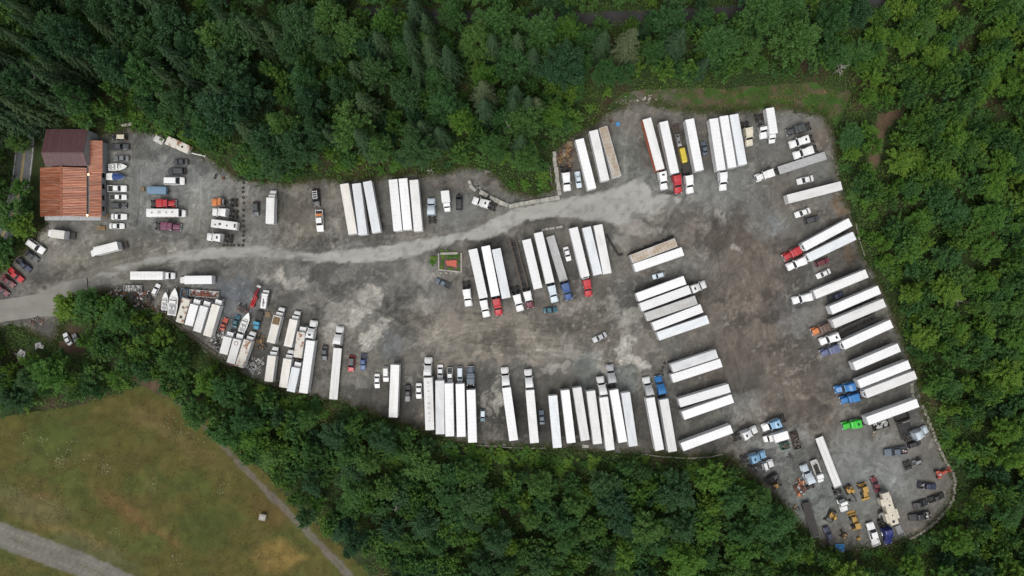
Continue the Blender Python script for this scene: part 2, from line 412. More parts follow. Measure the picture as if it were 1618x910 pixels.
LANE = [(138, 436), (176, 421), (240, 404), (310, 391), (400, 386), (470, 394), (500, 397), (545, 393), (600, 386), (640, 379), (706, 368), (742, 362), (780, 342), (803, 330), (845, 319), (886, 312), (935, 303), (980, 292), (1006, 276), (1036, 300), (1062, 306), (1090, 312), (1070, 325),
        (1040, 336), (1012, 348), (985, 358), (930, 352), (872, 345), (832, 352), (800, 370), (758, 384), (735, 380), (690, 396), (640, 411), (570, 420), (505, 416), (470, 414), (400, 410), (310, 414), (240, 421), (186, 436), (139, 459)]
DRIVE = [(-70, 480), (0, 474), (60, 464), (100, 446), (139, 438), (140, 458), (112, 463), (100, 476), (92, 500), (70, 500), (20, 506), (-70, 522)]
TRACK_L = smooth_line([(262, 612), (288, 642), (340, 690), (400, 755), (450, 805), (500, 855), (548, 905), (620, 985)])
FIELD_L = smooth_line([(-110, 800), (0, 845), (60, 867), (130, 893), (200, 925), (300, 985)])
DIRT_L = smooth_line([(92, 548), (140, 552), (190, 573), (235, 600), (268, 622)])
COUNTY_L = smooth_line([(44, 110), (42, 170), (40, 215), (37, 255), (31, 298), (20, 340), (-4, 388), (-60, 440)])
WOODRD_L = smooth_line([(560, 20), (680, 26), (800, 33), (960, 30), (1100, 24), (1260, 14), (1420, -2)])
GLADES = [[(1384, 176), (1424, 166), (1434, 182), (1404, 204), (1396, 252), (1376, 288), (1362, 280), (1374, 220)]]

lot_r = ragged(LOT, 3.0); mead_r = ragged(MEADOW, 5.0); bank_r = ragged(BANK, 4.0); lane_r = ragged(LANE, 3.0, 4.0); drive_r = ragged(DRIVE, 1.5)
track_r = ragged(ribbon(TRACK_L, [16, 20, 24, 28, 32, 36]), 1.2, 8); field_r = ragged(ribbon(FIELD_L, [54, 54, 54, 54]), 2.5, 8)
dirt_r = ragged(ribbon(DIRT_L, [20, 24, 24, 18]), 3.0, 8); county_r = ribbon(COUNTY_L, [30, 30]); wood_r = ribbon(WOODRD_L, [24, 24])

def forest_floor(px, py):
    n = fbm(px / 40, py / 40, 3); g = fbm(px / 12, py / 12, 9)
    c = lin((52, 64, 32))[None] * (0.5 + 0.7 * g)[:, None]
    brown = sm((n - .60) / .12)[:, None]
    return (c * (1 - brown) + lin((76, 62, 48))[None] * (0.5 + .6 * g)[:, None] * brown)
def terrain_z(px, py):
    d, _, _ = nearest(LOT, px, py); d = np.where(inside(LOT, px, py), 0, d)
    return -0.10 - 0.0 * d + np.clip((d - 30) / 60, 0, 1) * (fbm(px / 70, py / 70, 21) - .5) * 1.6 * (~(inside(MEADOW, px, py)))
far = MB()
far.add([(-4000, -4000, -.9), (4000, -4000, -.9), (4000, 4000, -.9), (-4000, 4000, -.9)], [(0, 1, 2, 3)])
far_me = far.mesh('terrain_far')
soil_o = sheet('terrain', [(-160, -150), (1780, -150), (1780, 1060), (-160, 1060)], terrain_z, 8.0, forest_floor, 'soil')
far_me.materials.append(M('soil'))
att = far_me.color_attributes.new('tint', 'FLOAT_COLOR', 'POINT'); att.data.foreach_set('color', [.03, .038, .018, 1] * 4)
tag(obj('terrain_plain', far_me), kind='structure')

# blotches of the yard surface that have a shape of their own: pale dust films, dark damp earth plus painted contact shade, brown dirt, blue-grey gravel and painted wet sheen
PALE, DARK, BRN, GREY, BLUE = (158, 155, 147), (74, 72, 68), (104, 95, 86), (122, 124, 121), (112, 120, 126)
BLOBS = [(640, 660, 70, 20, 12, (64, 61, 57), .6), (700, 650, 40, 46, 0, (62, 59, 55), .75), (830, 660, 60, 44, 0, (62, 59, 55), .7), (930, 660, 60, 46, 0, (62, 59, 55), .75), (1040, 670, 30, 46, 0, (66, 62, 58), .7), (790, 420, 50, 46, 20, (70, 68, 66), .7), (890, 420, 50, 46, 20, (72, 70, 66), .6), (1060, 480, 60, 44, -20, (64, 61, 58), .7), (1110, 610, 50, 46, -20, (76, 73, 68), .6), (1340, 400, 40, 30, -25, (72, 68, 64), .6), (1350, 490, 40, 30, -25, (68, 65, 61), .7), (1390, 590, 50, 40, -22, (70, 67, 63), .6), (570, 330, 34, 46, 8, (84, 81, 74), .6), (1080, 230, 60, 46, 14, (84, 82, 77), .6), (930, 250, 40, 50, 14, (84, 81, 75), .5), (440, 560, 60, 50, 15, (76, 74, 69), .6), (240, 280, 90, 80, 0, (120, 122, 119), .5), (545, 498, 34, 22, -20, PALE, .95), (572, 470, 30, 22, 0, PALE, .85), (530, 525, 12, 26, 30, PALE, .7), (583, 535, 9, 26, 8, PALE, .9), (598, 525, 7, 24, 12, PALE, .75), (612, 500, 12, 16, 60, PALE, .7), (450, 445, 40, 12, 5, PALE, .6),  # leading dark entries: bay soil, darkened further as contact shade under parked trailers
         (655, 455, 46, 44, 0, PALE, .35), (648, 462, 22, 20, 0, DARK, .6), (640, 500, 30, 12, 20, DARK, .6), (615, 480, 14, 40, 30, DARK, .5), (560, 460, 16, 8, 30, DARK, .5), (700, 395, 28, 12, 10, DARK, .5),
         (600, 430, 40, 14, -10, DARK, .45), (765, 383, 50, 9, 18, DARK, .7), (860, 350, 55, 8, 15, DARK, .55), (745, 374, 10, 4, 0, DARK, .8),
         (820, 530, 130, 40, 0, (130, 123, 112), .7), (700, 520, 60, 34, 15, (138, 132, 121), .6), (880, 520, 30, 12, 5, DARK, .45), (760, 545, 50, 10, -4, DARK, .35), (905, 560, 60, 8, 12, PALE, .5),
         (990, 510, 12, 20, 20, PALE, .7), (985, 545, 13, 26, 25, PALE, .9), (1000, 568, 24, 12, 10, PALE, .95), (1008, 505, 8, 18, -15, PALE, .6), (880, 583, 26, 8, 8, PALE, .75), (945, 580, 12, 8, 30, PALE, .7), (1005, 572, 10, 5, 0, PALE, .8),
         (1180, 480, 70, 160, 12, BRN, .75), (1230, 580, 60, 120, -15, BRN, .7), (1160, 360, 50, 50, 0, BRN, .6), (1290, 640, 40, 60, 0, BRN, .6), (1190, 600, 20, 30, 10, DARK, .5), (1175, 610, 18, 22, 0, DARK, .6), (1200, 520, 34, 50, 20, DARK, .3),
         (1170, 330, 12, 16, 0, DARK, .55), (1140, 345, 4, 22, 0, PALE, .5), (1165, 392, 8, 6, 40, PALE, .6), (1225, 358, 16, 14, 0, BLUE, .6), (1250, 500, 26, 40, -20, BLUE, .25), (1210, 350, 40, 24, 30, GREY, .5),
         (1050, 290, 60, 24, 10, GREY, .5), (990, 250, 24, 46, -12, (118, 121, 114), .8), (1010, 320, 60, 22, 4, PALE, .5), (1085, 320, 26, 16, 0, PALE, .45), (1058, 305, 16, 8, 0, DARK, .7), (1045, 322, 14, 6, 10, DARK, .6), (1140, 300, 60, 34, 5, GREY, .6), (1000, 360, 26, 14, 10, PALE, .5), (985, 385, 16, 12, 0, PALE, .5), (965, 372, 8, 20, 15, DARK, .5), (1000, 340, 34, 6, 10, DARK, .4),
         (1100, 380, 40, 30, 0, BRN, .4), (950, 470, 24, 30, 0, (112, 108, 98), .6), (970, 480, 10, 20, 0, PALE, .5),
         (300, 270, 90, 60, 0, GREY, .75), (250, 330, 80, 60, 0, GREY, .5), (300, 395, 110, 14, 2, (140, 138, 130), .7), (420, 395, 60, 16, 4, (138, 136, 128), .6), (300, 375, 20, 8, 0, DARK, .45), (265, 385, 16, 6, 0, DARK, .4), (340, 392, 8, 5, 70, DARK, .5),
         (310, 345, 30, 40, 0, (126, 124, 114), .5), (150, 375, 22, 8, -8, PALE, .8), (70, 370, 16, 22, 30, PALE, .5), (150, 380, 26, 10, 0, DARK, .3), (110, 430, 60, 8, -12, DARK, .4), (70, 445, 22, 5, -10, DARK, .5), (180, 400, 100, 30, -3, (122, 119, 108), .5), (55, 505, 14, 12, 0, DARK, .8), (48, 488, 14, 8, 0, DARK, .7), (70, 520, 22, 16, 0, DARK, .7), (165, 450, 40, 8, -4, PALE, .5),
         (370, 488, 32, 44, 20, (98, 106, 114), .55), (360, 460, 70, 16, 0, (98, 106, 114), .4), (405, 530, 20, 30, 0, DARK, .4), (470, 340, 40, 46, 0, (118, 113, 103), .6), (530, 330, 10, 60, -4, (130, 124, 114), .6), (520, 385, 14, 5, 0, DARK, .5), (523, 378, 5, 12, 0, DARK, .5), (610, 330, 16, 50, 5, DARK, .35), (545, 400, 30, 10, 0, PALE, .7), (560, 388, 26, 6, 0, GREY, .5),  # first two blue-grey entries put a wet reflective sheen into the colour
         (720, 335, 40, 26, -8, GREY, .65), (690, 362, 18, 8, 0, DARK, .3), (710, 285, 40, 14, 5, BRN, .45), (590, 275, 40, 8, 0, BRN, .5), (480, 285, 30, 8, 0, BRN, .5), (785, 285, 26, 18, 30, BRN, .6),
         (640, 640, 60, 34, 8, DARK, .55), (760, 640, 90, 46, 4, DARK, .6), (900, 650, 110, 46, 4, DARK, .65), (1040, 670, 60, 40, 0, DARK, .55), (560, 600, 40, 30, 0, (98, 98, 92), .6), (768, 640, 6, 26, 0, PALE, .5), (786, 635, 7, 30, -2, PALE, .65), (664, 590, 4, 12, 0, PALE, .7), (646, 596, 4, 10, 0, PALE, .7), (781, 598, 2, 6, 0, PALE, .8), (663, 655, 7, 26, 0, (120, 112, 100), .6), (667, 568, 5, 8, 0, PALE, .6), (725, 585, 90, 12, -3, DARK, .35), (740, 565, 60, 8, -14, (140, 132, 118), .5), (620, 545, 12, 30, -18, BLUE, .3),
         (930, 590, 16, 30, 0, (104, 112, 108), .6), (990, 600, 22, 20, 0, (104, 112, 108), .6), (1110, 660, 50, 40, 0, (96, 97, 90), .5), (1165, 640, 30, 20, 0, GREY, .4),
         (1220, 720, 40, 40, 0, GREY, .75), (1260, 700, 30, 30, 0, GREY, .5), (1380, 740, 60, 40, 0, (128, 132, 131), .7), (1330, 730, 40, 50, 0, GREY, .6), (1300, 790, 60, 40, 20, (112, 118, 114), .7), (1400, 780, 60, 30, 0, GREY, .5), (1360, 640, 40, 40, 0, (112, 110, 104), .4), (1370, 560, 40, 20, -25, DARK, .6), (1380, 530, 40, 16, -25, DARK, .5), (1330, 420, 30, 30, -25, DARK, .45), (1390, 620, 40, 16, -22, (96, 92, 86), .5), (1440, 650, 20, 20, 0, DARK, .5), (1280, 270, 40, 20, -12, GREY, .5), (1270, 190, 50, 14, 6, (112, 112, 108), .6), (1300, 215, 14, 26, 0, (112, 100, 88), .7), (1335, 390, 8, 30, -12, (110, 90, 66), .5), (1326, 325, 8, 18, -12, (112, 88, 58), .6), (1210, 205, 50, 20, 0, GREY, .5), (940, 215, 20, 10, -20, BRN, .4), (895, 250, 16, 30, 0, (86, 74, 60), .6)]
def arc(cx, cy, r, a0, a1, n=14): return [(cx + r * math.cos(R(a0 + (a1 - a0) * i / n)), cy - r * math.sin(R(a0 + (a1 - a0) * i / n))) for i in range(n + 1)]
RUTS = [(arc(655, 470, 40, 200, 380), -1), (arc(655, 470, 28, 180, 420), 1), (arc(660, 475, 54, 220, 350), 1), (arc(600, 560, 90, 30, 110), -1), (arc(720, 600, 120, 50, 130), 1), (arc(760, 620, 100, 60, 120), -1)]
RUTS += [(smooth_line(l), s) for l, s in (([(150, 440), (300, 402), (480, 404), (700, 385), (900, 330), (1060, 312)], -1), ([(150, 446), (320, 398), (500, 400), (720, 372), (900, 322)], 1), ([(480, 440), (640, 520), (800, 545), (960, 540), (1100, 470), (1160, 330)], -1), ([(500, 460), (660, 535), (820, 560), (980, 560), (1080, 590)], 1),
   ([(1140, 310), (1180, 420), (1190, 560), (1200, 660), (1250, 720)], 1), ([(1160, 320), (1210, 430), (1220, 560), (1240, 660)], -1), ([(1180, 330), (1240, 450), (1250, 600), (1300, 690), (1370, 740)], 1), ([(1120, 340), (1150, 440), (1150, 560), (1190, 680)], -1), ([(1060, 330), (1150, 380), (1200, 480), (1210, 620)], 1),
   ([(640, 560), (700, 520), (860, 510), (1000, 540)], 1), ([(560, 560), (640, 500), (700, 490), (880, 525), (980, 500)], -1), ([(620, 570), (740, 560), (860, 545), (990, 575)], -1), ([(700, 575), (780, 540), (860, 535), (940, 560), (1060, 600)], 1), ([(480, 560), (500, 480), (560, 430)], -1), ([(545, 640), (575, 540), (640, 470)], 1), ([(590, 640), (600, 550), (660, 500), (760, 500)], -1),
   ([(225, 220), (230, 300), (225, 400)], 1), ([(310, 270), (315, 330), (300, 400)], 1), ([(215, 230), (218, 320), (200, 420)], -1), ([(440, 300), (445, 360), (480, 410)], -1), ([(465, 300), (465, 380)], 1), ([(525, 300), (528, 380)], 1), ([(770, 690), (768, 610), (790, 570)], 1), ([(788, 690), (786, 610), (800, 570)], 1), ([(90, 440), (150, 410), (230, 395)], -1), ([(60, 470), (120, 440), (220, 410), (300, 380)], 1),
   ([(1200, 240), (1220, 300), (1190, 380)], -1), ([(1230, 700), (1290, 680), (1340, 620), (1290, 520)], 1), ([(1260, 740), (1330, 700), (1400, 740)], -1), ([(1340, 700), (1390, 740), (1440, 770)], 1), ([(1260, 330), (1220, 380), (1200, 470)], 1), ([(985, 290), (980, 240), (990, 200)], 1), ([(1000, 300), (1000, 240)], -1))]
def lot_colour(px, py):
    wx = px + (fbm(px / 13, py / 13, 31, 5) - .5) * 34 + (fbm(px / 3.5, py / 3.5, 33, 2) - .5) * 5
    wy = py + (fbm(px / 13, py / 13, 41, 5) - .5) * 34 + (fbm(px / 3.5, py / 3.5, 43, 2) - .5) * 5
    base = lin((106, 105, 100))[None] * np.ones((len(px), 1))
    t = sm((fbm(px / 60, py / 60, 5, 5) - .38) / .24)[:, None]
    base = base * (1 - t) + lin((112, 108, 101))[None] * t
    streak = fbm(px / 7 + py / 30, py / 26 - px / 40, 71, 4)
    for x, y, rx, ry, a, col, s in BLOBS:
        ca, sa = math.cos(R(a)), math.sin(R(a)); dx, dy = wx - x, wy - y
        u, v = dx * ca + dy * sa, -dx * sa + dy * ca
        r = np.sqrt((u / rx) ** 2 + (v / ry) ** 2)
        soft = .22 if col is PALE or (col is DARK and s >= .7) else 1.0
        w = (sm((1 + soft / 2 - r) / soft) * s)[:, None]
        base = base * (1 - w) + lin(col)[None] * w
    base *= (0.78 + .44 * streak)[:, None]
    mot = fbm(wx / 5, wy / 5, 72, 4); big = fbm(px / 36, py / 36, 74, 3)
    base *= (0.88 + .26 * sm((mot - .35) / .3) * (0.4 + big))[:, None]
    dry = fbm(wx / 46 + wy / 90, wy / 24, 78, 5); patch = sm((fbm(px / 90, py / 70, 79, 3) - .34) / .2)
    e1 = sm((dry - .52) / .025) ; e2 = sm((.455 - dry) / .03)
    base *= (1 + (.18 * e1 - .30 * e2) * patch)[:, None]
    chip = fbm(wx / 4, wy / 3.2, 84, 4); base *= (1 + (.20 * sm((chip - .60) / .04) - .17 * sm((.40 - chip) / .04)) * patch)[:, None]
    rut = np.zeros(len(px)); g = np.random.default_rng(5); brk = fbm(px / 10, py / 10, 76, 3)
    for line, sgn in RUTS:                      # wheel ruts: pairs of worn or damp lines
        xs = [p[0] for p in line]; ys = [p[1] for p in line]
        m = np.where((px > min(xs) - 20) & (px < max(xs) + 20) & (py > min(ys) - 20) & (py < max(ys) + 20))[0]
        if not len(m): continue
        d, _, _ = nearest(line, px[m] + (brk[m] - .5) * 5, py[m], False)
        rut[m] += sgn * (sm((1.9 - np.abs(d - 5.2)) / 1.6) + .35 * sm((4 - d) / 4)) * sm((brk[m] - .36) / .16)
    rut = np.clip(rut, -1.2, 1.2)
    base *= (1 + .30 * rut)[:, None]
    spots = sm((fbm(px / 5, py / 5, 91, 3) - .64) / .08)[:, None] * .4 * sm((fbm(px / 45, py / 45, 93) - .45) / .2)[:, None]
    base = base * (1 - spots) + lin(DARK)[None] * spots
    light = sm((fbm(px / 6, py / 6, 95, 3) - .66) / .07)[:, None] * .45 * sm((fbm(px / 50, py / 50, 97) - .5) / .2)[:, None]
    base = base * (1 - light) + lin(PALE)[None] * light
    d, _, _ = nearest(LOT, px, py)
    e = (sm((9 - d) / 9) * sm((fbm(px / 9, py / 9, 13) - .3) / .3))[:, None] * .75      # weeds and leaf mould creeping in at the rim
    base = base * (1 - e) + lin((78, 74, 50))[None] * e
    return base * .86
def lane_colour(px, py):
    c = lin((164, 164, 157))[None] * np.ones((len(px), 1))
    L = ((720, 388), (800, 352), (1060, 312))
    g = fbm(px / 26 + py / 9, py / 9 - px / 60, 61, 4)
    c = c * (0.82 + .36 * g)[:, None]
    cr = sm((fbm(px / 9, py / 9, 63, 4) - .62) / .06)[:, None] * .3
    c = c * (1 - cr) + lin((96, 92, 84))[None] * cr
    w = sm((fbm(px / 20, py / 20, 65, 4) - .55) / .1)[:, None] * sm((px - 940) / 60)[:, None] * .75
    c = c * (1 - w) + lin((108, 106, 100))[None] * w
    d, _, _ = nearest(LANE, px, py); n = fbm(px / 8, py / 8, 165, 5); n2 = fbm(px / 34 + py / 50, py / 7, 167, 4)
    k = sm((d - 9 * (n - .28)) / 3.0)
    left = sm((520 - px) / 60); k = k * (1 - left * (.15 + .6 * sm((n2 - .44) / .2)))
    k = k[:, None]
    return c * .86 * k + lot_colour(px, py) * (1 - k)
def drive_colour(px, py):
    g = fbm(px / 18, py / 10, 67, 4)
    return lin((140, 137, 130))[None] * (0.8 + .4 * g)[:, None] * .86
def meadow_colour(px, py):
    a = fbm(px / 60, py / 45, 101, 5); b = fbm(px / 28 + py / 60, py / 18, 103, 5)
    c = lin((88, 85, 40))[None] * np.ones((len(px), 1))
    g = sm((a - .45) / .2)[:, None]; c = c * (1 - g) + lin((82, 88, 40))[None] * g
    t = sm((b - .50) / .14)[:, None]; c = c * (1 - t * .4) + lin((98, 88, 48))[None] * t * .4
    for x, y, rx, ry, an, col, s in ((190, 800, 60, 16, 28, (118, 90, 56), .6), (250, 845, 34, 10, 30, (118, 90, 56), .5), (60, 780, 30, 7, 10, (114, 88, 54), .5), (235, 655, 40, 26, 20, (104, 86, 50), .6), (320, 720, 60, 20, 25, (104, 94, 52), .5), (320, 830, 50, 40, 0, (72, 84, 36), .7),
                                     (440, 880, 40, 22, 10, (142, 116, 64), .7), (50, 800, 70, 24, 15, (112, 106, 72), .6), (90, 700, 60, 26, 0, (72, 86, 36), .6), (120, 850, 80, 12, 22, (120, 104, 62), .6), (280, 690, 90, 10, 26, (112, 100, 62), .5), (420, 800, 20, 40, -40, (106, 82, 50), .5), (150, 880, 80, 20, 20, (98, 96, 70), .5)):
        ca, sa = math.cos(R(an)), math.sin(R(an)); dx = px - x + (b - .5) * 40; dy = py - y + (a - .5) * 40
        r = np.sqrt(((dx * ca + dy * sa) / rx) ** 2 + ((-dx * sa + dy * ca) / ry) ** 2); w = (sm((1.3 - r) / .8) * s)[:, None]
        c = c * (1 - w) + lin(col)[None] * w
    return c * (0.75 + .5 * fbm(px / 9, py / 9, 107, 3))[:, None] * .80
def bank_colour(px, py):
    a = fbm(px / 13, py / 8, 111, 5); g = sm((a - .47) / .12)[:, None]
    c = lin((92, 84, 62))[None] * (1 - g) + lin((62, 92, 36))[None] * g
    dirt = (sm((1120 - px) / 90) * sm((fbm(px / 16, py / 10, 113) - .33) / .2))[:, None] * .85
    return (c * (1 - dirt) + lin((104, 98, 88))[None] * dirt) * .85
def track_colour(line, edge, mid, wid):
    def f(px, py):
        d, _, _ = nearest(line, px, py, False)
        w = sm((wid + (fbm(px / 8, py / 8, 121) - .5) * 6 - d) / 2.0)[:, None]
        g = fbm(px / 6, py / 6, 123)
        return (lin(edge)[None] * (1 - w) + lin(mid)[None] * w) * (.75 + .5 * g)[:, None] * .85
    return f
def blend_track(line, col, wid, soft, growing=False):
    def f(px, py):
        d, _, _ = nearest(line, px, py, False); n = fbm(px / 9, py / 9, 141, 4)
        ww = wid * (np.clip((py - 610) / 300, 0, 1) * .8 + .6) if growing else wid
        k = sm((ww + (n - .5) * soft * 2.2 - d) / 3.5)[:, None]
        g = fbm(px / 5, py / 5, 143); c = lin(col)[None] * (.75 + .5 * g)[:, None]
        ru = (sm((1.6 - np.abs(d - wid * .45)) / 1.4))[:, None] * .3; c = c * (1 + ru)
        crown = sm((2.2 - d) / 2)[:, None] * sm((n - .45) / .1)[:, None] * .6; c = c * (1 - crown) + lin((84, 82, 50))[None] * crown
        return c * .85 * k + meadow_colour(px, py) * (1 - k)
    return f
def plain(c, seed):
    return lambda px, py: lin(c)[None] * (.7 + .6 * fbm(px / 10, py / 10, seed))[:, None] * .85

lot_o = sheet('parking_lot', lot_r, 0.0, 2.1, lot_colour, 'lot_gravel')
sheet('paved_lane', lane_r, 0.006, 3.0, lane_colour, 'pavement')
sheet('entrance_drive', drive_r, 0.006, 3.0, drive_colour, 'pavement')
sheet('meadow', mead_r, -0.03, 4.0, meadow_colour, 'turf')
sheet('grass_bank', bank_r, -0.012, 3.0, bank_colour, 'turf')
sheet('gravel_track', track_r, -0.02, 2.5, blend_track(TRACK_L, (104, 98, 88), 6.0, 4, True), 'lot_gravel')
sheet('field_road', field_r, -0.02, 3.0, blend_track(FIELD_L, (116, 113, 105), 21, 2.5), 'lot_gravel')
sheet('dirt_path', dirt_r, -0.024, 3.0, plain((92, 76, 60), 131), 'soil')
county = sheet('county_road', county_r, -0.02, 3.0, plain((112, 112, 114), 133), 'pavement')
sheet('woodland_road', wood_r, lambda a, b: terrain_z(a, b) + .12, 4.0, plain((70, 68, 68), 135), 'pavement')
def glade_colour(gl):
    def f(px, py):
        d, _, _ = nearest(gl, px, py); k = sm((d - 6 * fbm(px / 7, py / 7, 139) + 1) / 4)[:, None]
        return plain((104, 86, 68), 137)(px, py) * k + forest_floor(px, py) * (1 - k)
    return f
for gl in GLADES: sheet('bare_earth', ragged(gl, 9.0, 5.0), lambda a, b: terrain_z(a, b) + .06, 2.5, glade_colour(gl), 'soil')

def paint_line(line, off, wd, mat, z):
    L = np.array(line, float); T = np.gradient(L, axis=0); T /= np.linalg.norm(T, axis=1)[:, None]; Nn = np.stack([-T[:, 1], T[:, 0]], 1)
    vs = []
    for p, n in zip(L, Nn):
        for s in (-.5, .5):
            q = p + n * (off + s * wd); x, y = at(q[0], q[1]); vs.append((x, y, z))
    fs = [(2 * i, 2 * i + 1, 2 * i + 3, 2 * i + 2) for i in range(len(L) - 1)]
    m = MB(); m.add(vs, fs); return m.mesh('lane_line', mat)
for off, mat in ((-1.0, 'line_yellow'), (1.0, 'line_yellow'), (-13.2, 'line_white'), (13.2, 'line_white')):
    obj('lane_line', paint_line(COUNTY_L, off, 0.9, mat, -0.014), county)
# ------------------------------------------------------------------ trees and shrubs
def quads_from(pos, axis, nrm, ln, wd):
    """leaf-shaped quads: pos (N,3), long axis, normal, length and width"""
    axis = axis / (np.linalg.norm(axis, axis=1)[:, None] + 1e-9)
    side = np.cross(nrm, axis); side /= (np.linalg.norm(side, axis=1)[:, None] + 1e-9)
    a = axis * ln[:, None] / 2; s = side * wd[:, None] / 2
    droop = np.zeros_like(a); droop[:, 2] = -0.12 * ln
    v = np.stack([pos - a, pos + s * 1.0 + a * .1, pos + a + droop, pos - s * 1.0 + a * .1], 1).reshape(-1, 3)
    return v, np.arange(len(v)).reshape(-1, 4)

def broadleaf_crown(seed, Rh=4.4, zc=9.0, Rv=5.0, n_spray=120, per=44, leaf=.62, fan=1.0, point=0.0):
    g = np.random.default_rng(seed)
    u = g.uniform(-0.45, 1, n_spray); ph = g.uniform(0, 2 * np.pi, n_spray)
    rr = np.sqrt(1 - u * u) * (1 - point * np.clip(u, 0, 1)) ; u = u * (1 + point * .5)
    lob = 0.82 + .26 * np.sin(ph * 3 + g.uniform(0, 6)) * .5 + .28 * np.sin(ph * 5 + u * 4 + g.uniform(0, 6)) * .5 + g.uniform(-.2, .16, n_spray)
    tip = np.stack([rr * np.cos(ph) * Rh * lob, rr * np.sin(ph) * Rh * lob, zc + u * Rv * (0.85 + .2 * lob * g.uniform(.7, 1.1, n_spray))], 1)
    root = np.stack([tip[:, 0] * .1, tip[:, 1] * .1, zc - Rv * .6 + (tip[:, 2] - zc + Rv * .5) * .55], 1)
    t = g.uniform(.38, 1.06, (n_spray, per)) ** .8
    d = tip - root; L = np.linalg.norm(d, axis=1)
    p = root[:, None] + d[:, None] * t[..., None]
    p += g.normal(0, 1, p.shape) * (np.array([.44, .44, .30]) * fan) * (1.2 - .78 * t[..., None]) * np.clip(L / 4, .5, 1.2)[:, None, None]
    p = p.reshape(-1, 3); dd = np.repeat(d / L[:, None], per, 0)
    ax = dd + g.normal(0, .55, dd.shape); ax[:, 2] -= .15
    nr = np.stack([dd[:, 0] * .35, dd[:, 1] * .35, np.ones(len(dd))], 1) + g.normal(0, .45, dd.shape)
    ln = leaf * g.uniform(.6, 1.25, len(p)); wd = ln * g.uniform(.42, .65, len(p))
    v, q = quads_from(p, ax, nr, ln, wd)
    return mesh_np('crown', v, q), tip, root

def conifer_crown(seed, Ht=22.0, Rb=3.9, levels=30, nb=10, leaf=.62, z0=3.0):
    g = np.random.default_rng(seed); P = []; A = []; Nn = []; S = []
    for k in range(levels):
        f = k / (levels - 1); z = z0 + (Ht - z0) * f ** .95; Rr = Rb * (1 - f) ** .8 * g.uniform(.85, 1.12) + .25
        n = int(nb * (1 - .35 * f)); a0 = g.uniform(0, 6)
        for j in range(n):
            a = a0 + 2 * np.pi * j / n + g.uniform(-.2, .2); r = Rr * g.uniform(.75, 1.12)
            m = max(5, int(9 + r * 7)); t = g.uniform(.1, 1, m) ** .75
            d = np.array([math.cos(a), math.sin(a)]); sgn = g.choice([-1, 1], m); off = sgn * g.uniform(0, .3, m) * r * (1.05 - t) + sgn * .05
            x = d[0] * t * r - d[1] * off; y = d[1] * t * r + d[0] * off; zz = z + .12 * r - .42 * r * t ** 1.4 + g.normal(0, .1, m)
            P.append(np.stack([x, y, zz], 1))
            A.append(np.stack([d[0] - d[1] * sgn * .6, d[1] + d[0] * sgn * .6, np.full(m, -.28)], 1) + g.normal(0, .2, (m, 3)))
            Nn.append(np.stack([d[0] * .25 + g.normal(0, .3, m), d[1] * .25 + g.normal(0, .3, m), np.ones(m)], 1)); S.append(leaf * g.uniform(.6, 1.2, m))
    P = np.concatenate(P); A = np.concatenate(A); Nn = np.concatenate(Nn); S = np.concatenate(S)
    v, q = quads_from(P, A, Nn, S, S * .42)
    return mesh_np('crown', v, q)

def shrub_foliage(seed, Rr=1.9, h=1.7, n=1100, leaf=.42):
    g = np.random.default_rng(seed); k = 26
    c = np.stack([g.normal(0, .5, k) * Rr, g.normal(0, .5, k) * Rr, g.uniform(.3, .8, k) * h], 1)
    i = g.integers(0, k, n); o = g.normal(0, 1, (n, 3)); o /= np.linalg.norm(o, axis=1)[:, None]; o[:, 2] = np.abs(o[:, 2]) * .8
    p = c[i] + o * g.uniform(.3, .75, n)[:, None] * .8; p[:, 2] = np.clip(p[:, 2], .08, None)
    nr = o + np.array([0, 0, .9]) + g.normal(0, .4, (n, 3)); ax = np.cross(nr, g.normal(0, 1, (n, 3)))
    ln = leaf * g.uniform(.6, 1.3, n); v, q = quads_from(p, ax, nr, ln, ln * .55)
    return mesh_np('foliage', v, q)

def trunk_mesh(tips, roots, h, r, seed, nl=9):
    g = random.Random(seed); m = MB()
    pts = [(0, 0, -.6), (0.02, 0, .6), (g.uniform(-.15, .15), g.uniform(-.15, .15), h * .35), (g.uniform(-.2, .2), g.uniform(-.2, .2), h * .65), (g.uniform(-.2, .2), g.uniform(-.2, .2), h * .92)]
    m.tube(pts, [r * 1.25, r, r * .75, r * .5, r * .15], 7)
    if tips is not None:
        for i in g.sample(range(len(tips)), nl):
            a, b = Vector(roots[i]), Vector(tips[i]); s = Vector((0, 0, max(1.5, a.z - 1.2)))
            m.tube([s, a.lerp(b, .35), a.lerp(b, .85)], [r * .4, r * .25, r * .06], 5)
    me = m.mesh('trunk', 'bark'); return me

def with_mat(me, mat): me.materials.append(M(mat)); return me
BROAD = []
for s in range(9):
    vr = (s % 3)
    cr, tp, rt = broadleaf_crown(100 + s, 4.3 + .25 * vr, 8.6 + .5 * vr, 4.6 + .6 * vr, 112 + 16 * vr, 62, .47, [.9, 1.05, 1.25][s // 3], [0, .25, .5][(s + s // 3) % 3])
    BROAD.append((with_mat(cr, 'leaf_mid'), trunk_mesh(tp, rt, 11.5, .24, s)))
YOUNG = []
for s in range(6):
    cr, tp, rt = broadleaf_crown(200 + s, 2.7, 4.3, 3.3, 66, 44, .40, .85, .35 * (s % 2))
    YOUNG.append((with_mat(cr, 'leaf_bright'), trunk_mesh(tp, rt, 6.0, .11, 40 + s, 6)))
CONIF = [(with_mat(conifer_crown(300 + s, 22, 3.7 + .3 * s), 'needles'), trunk_mesh(None, None, 22.5, .28, 60 + s)) for s in range(4)]
SHRUB = [with_mat(shrub_foliage(400 + s), 'leaf_bright') for s in range(5)]
STEM = MB(); 
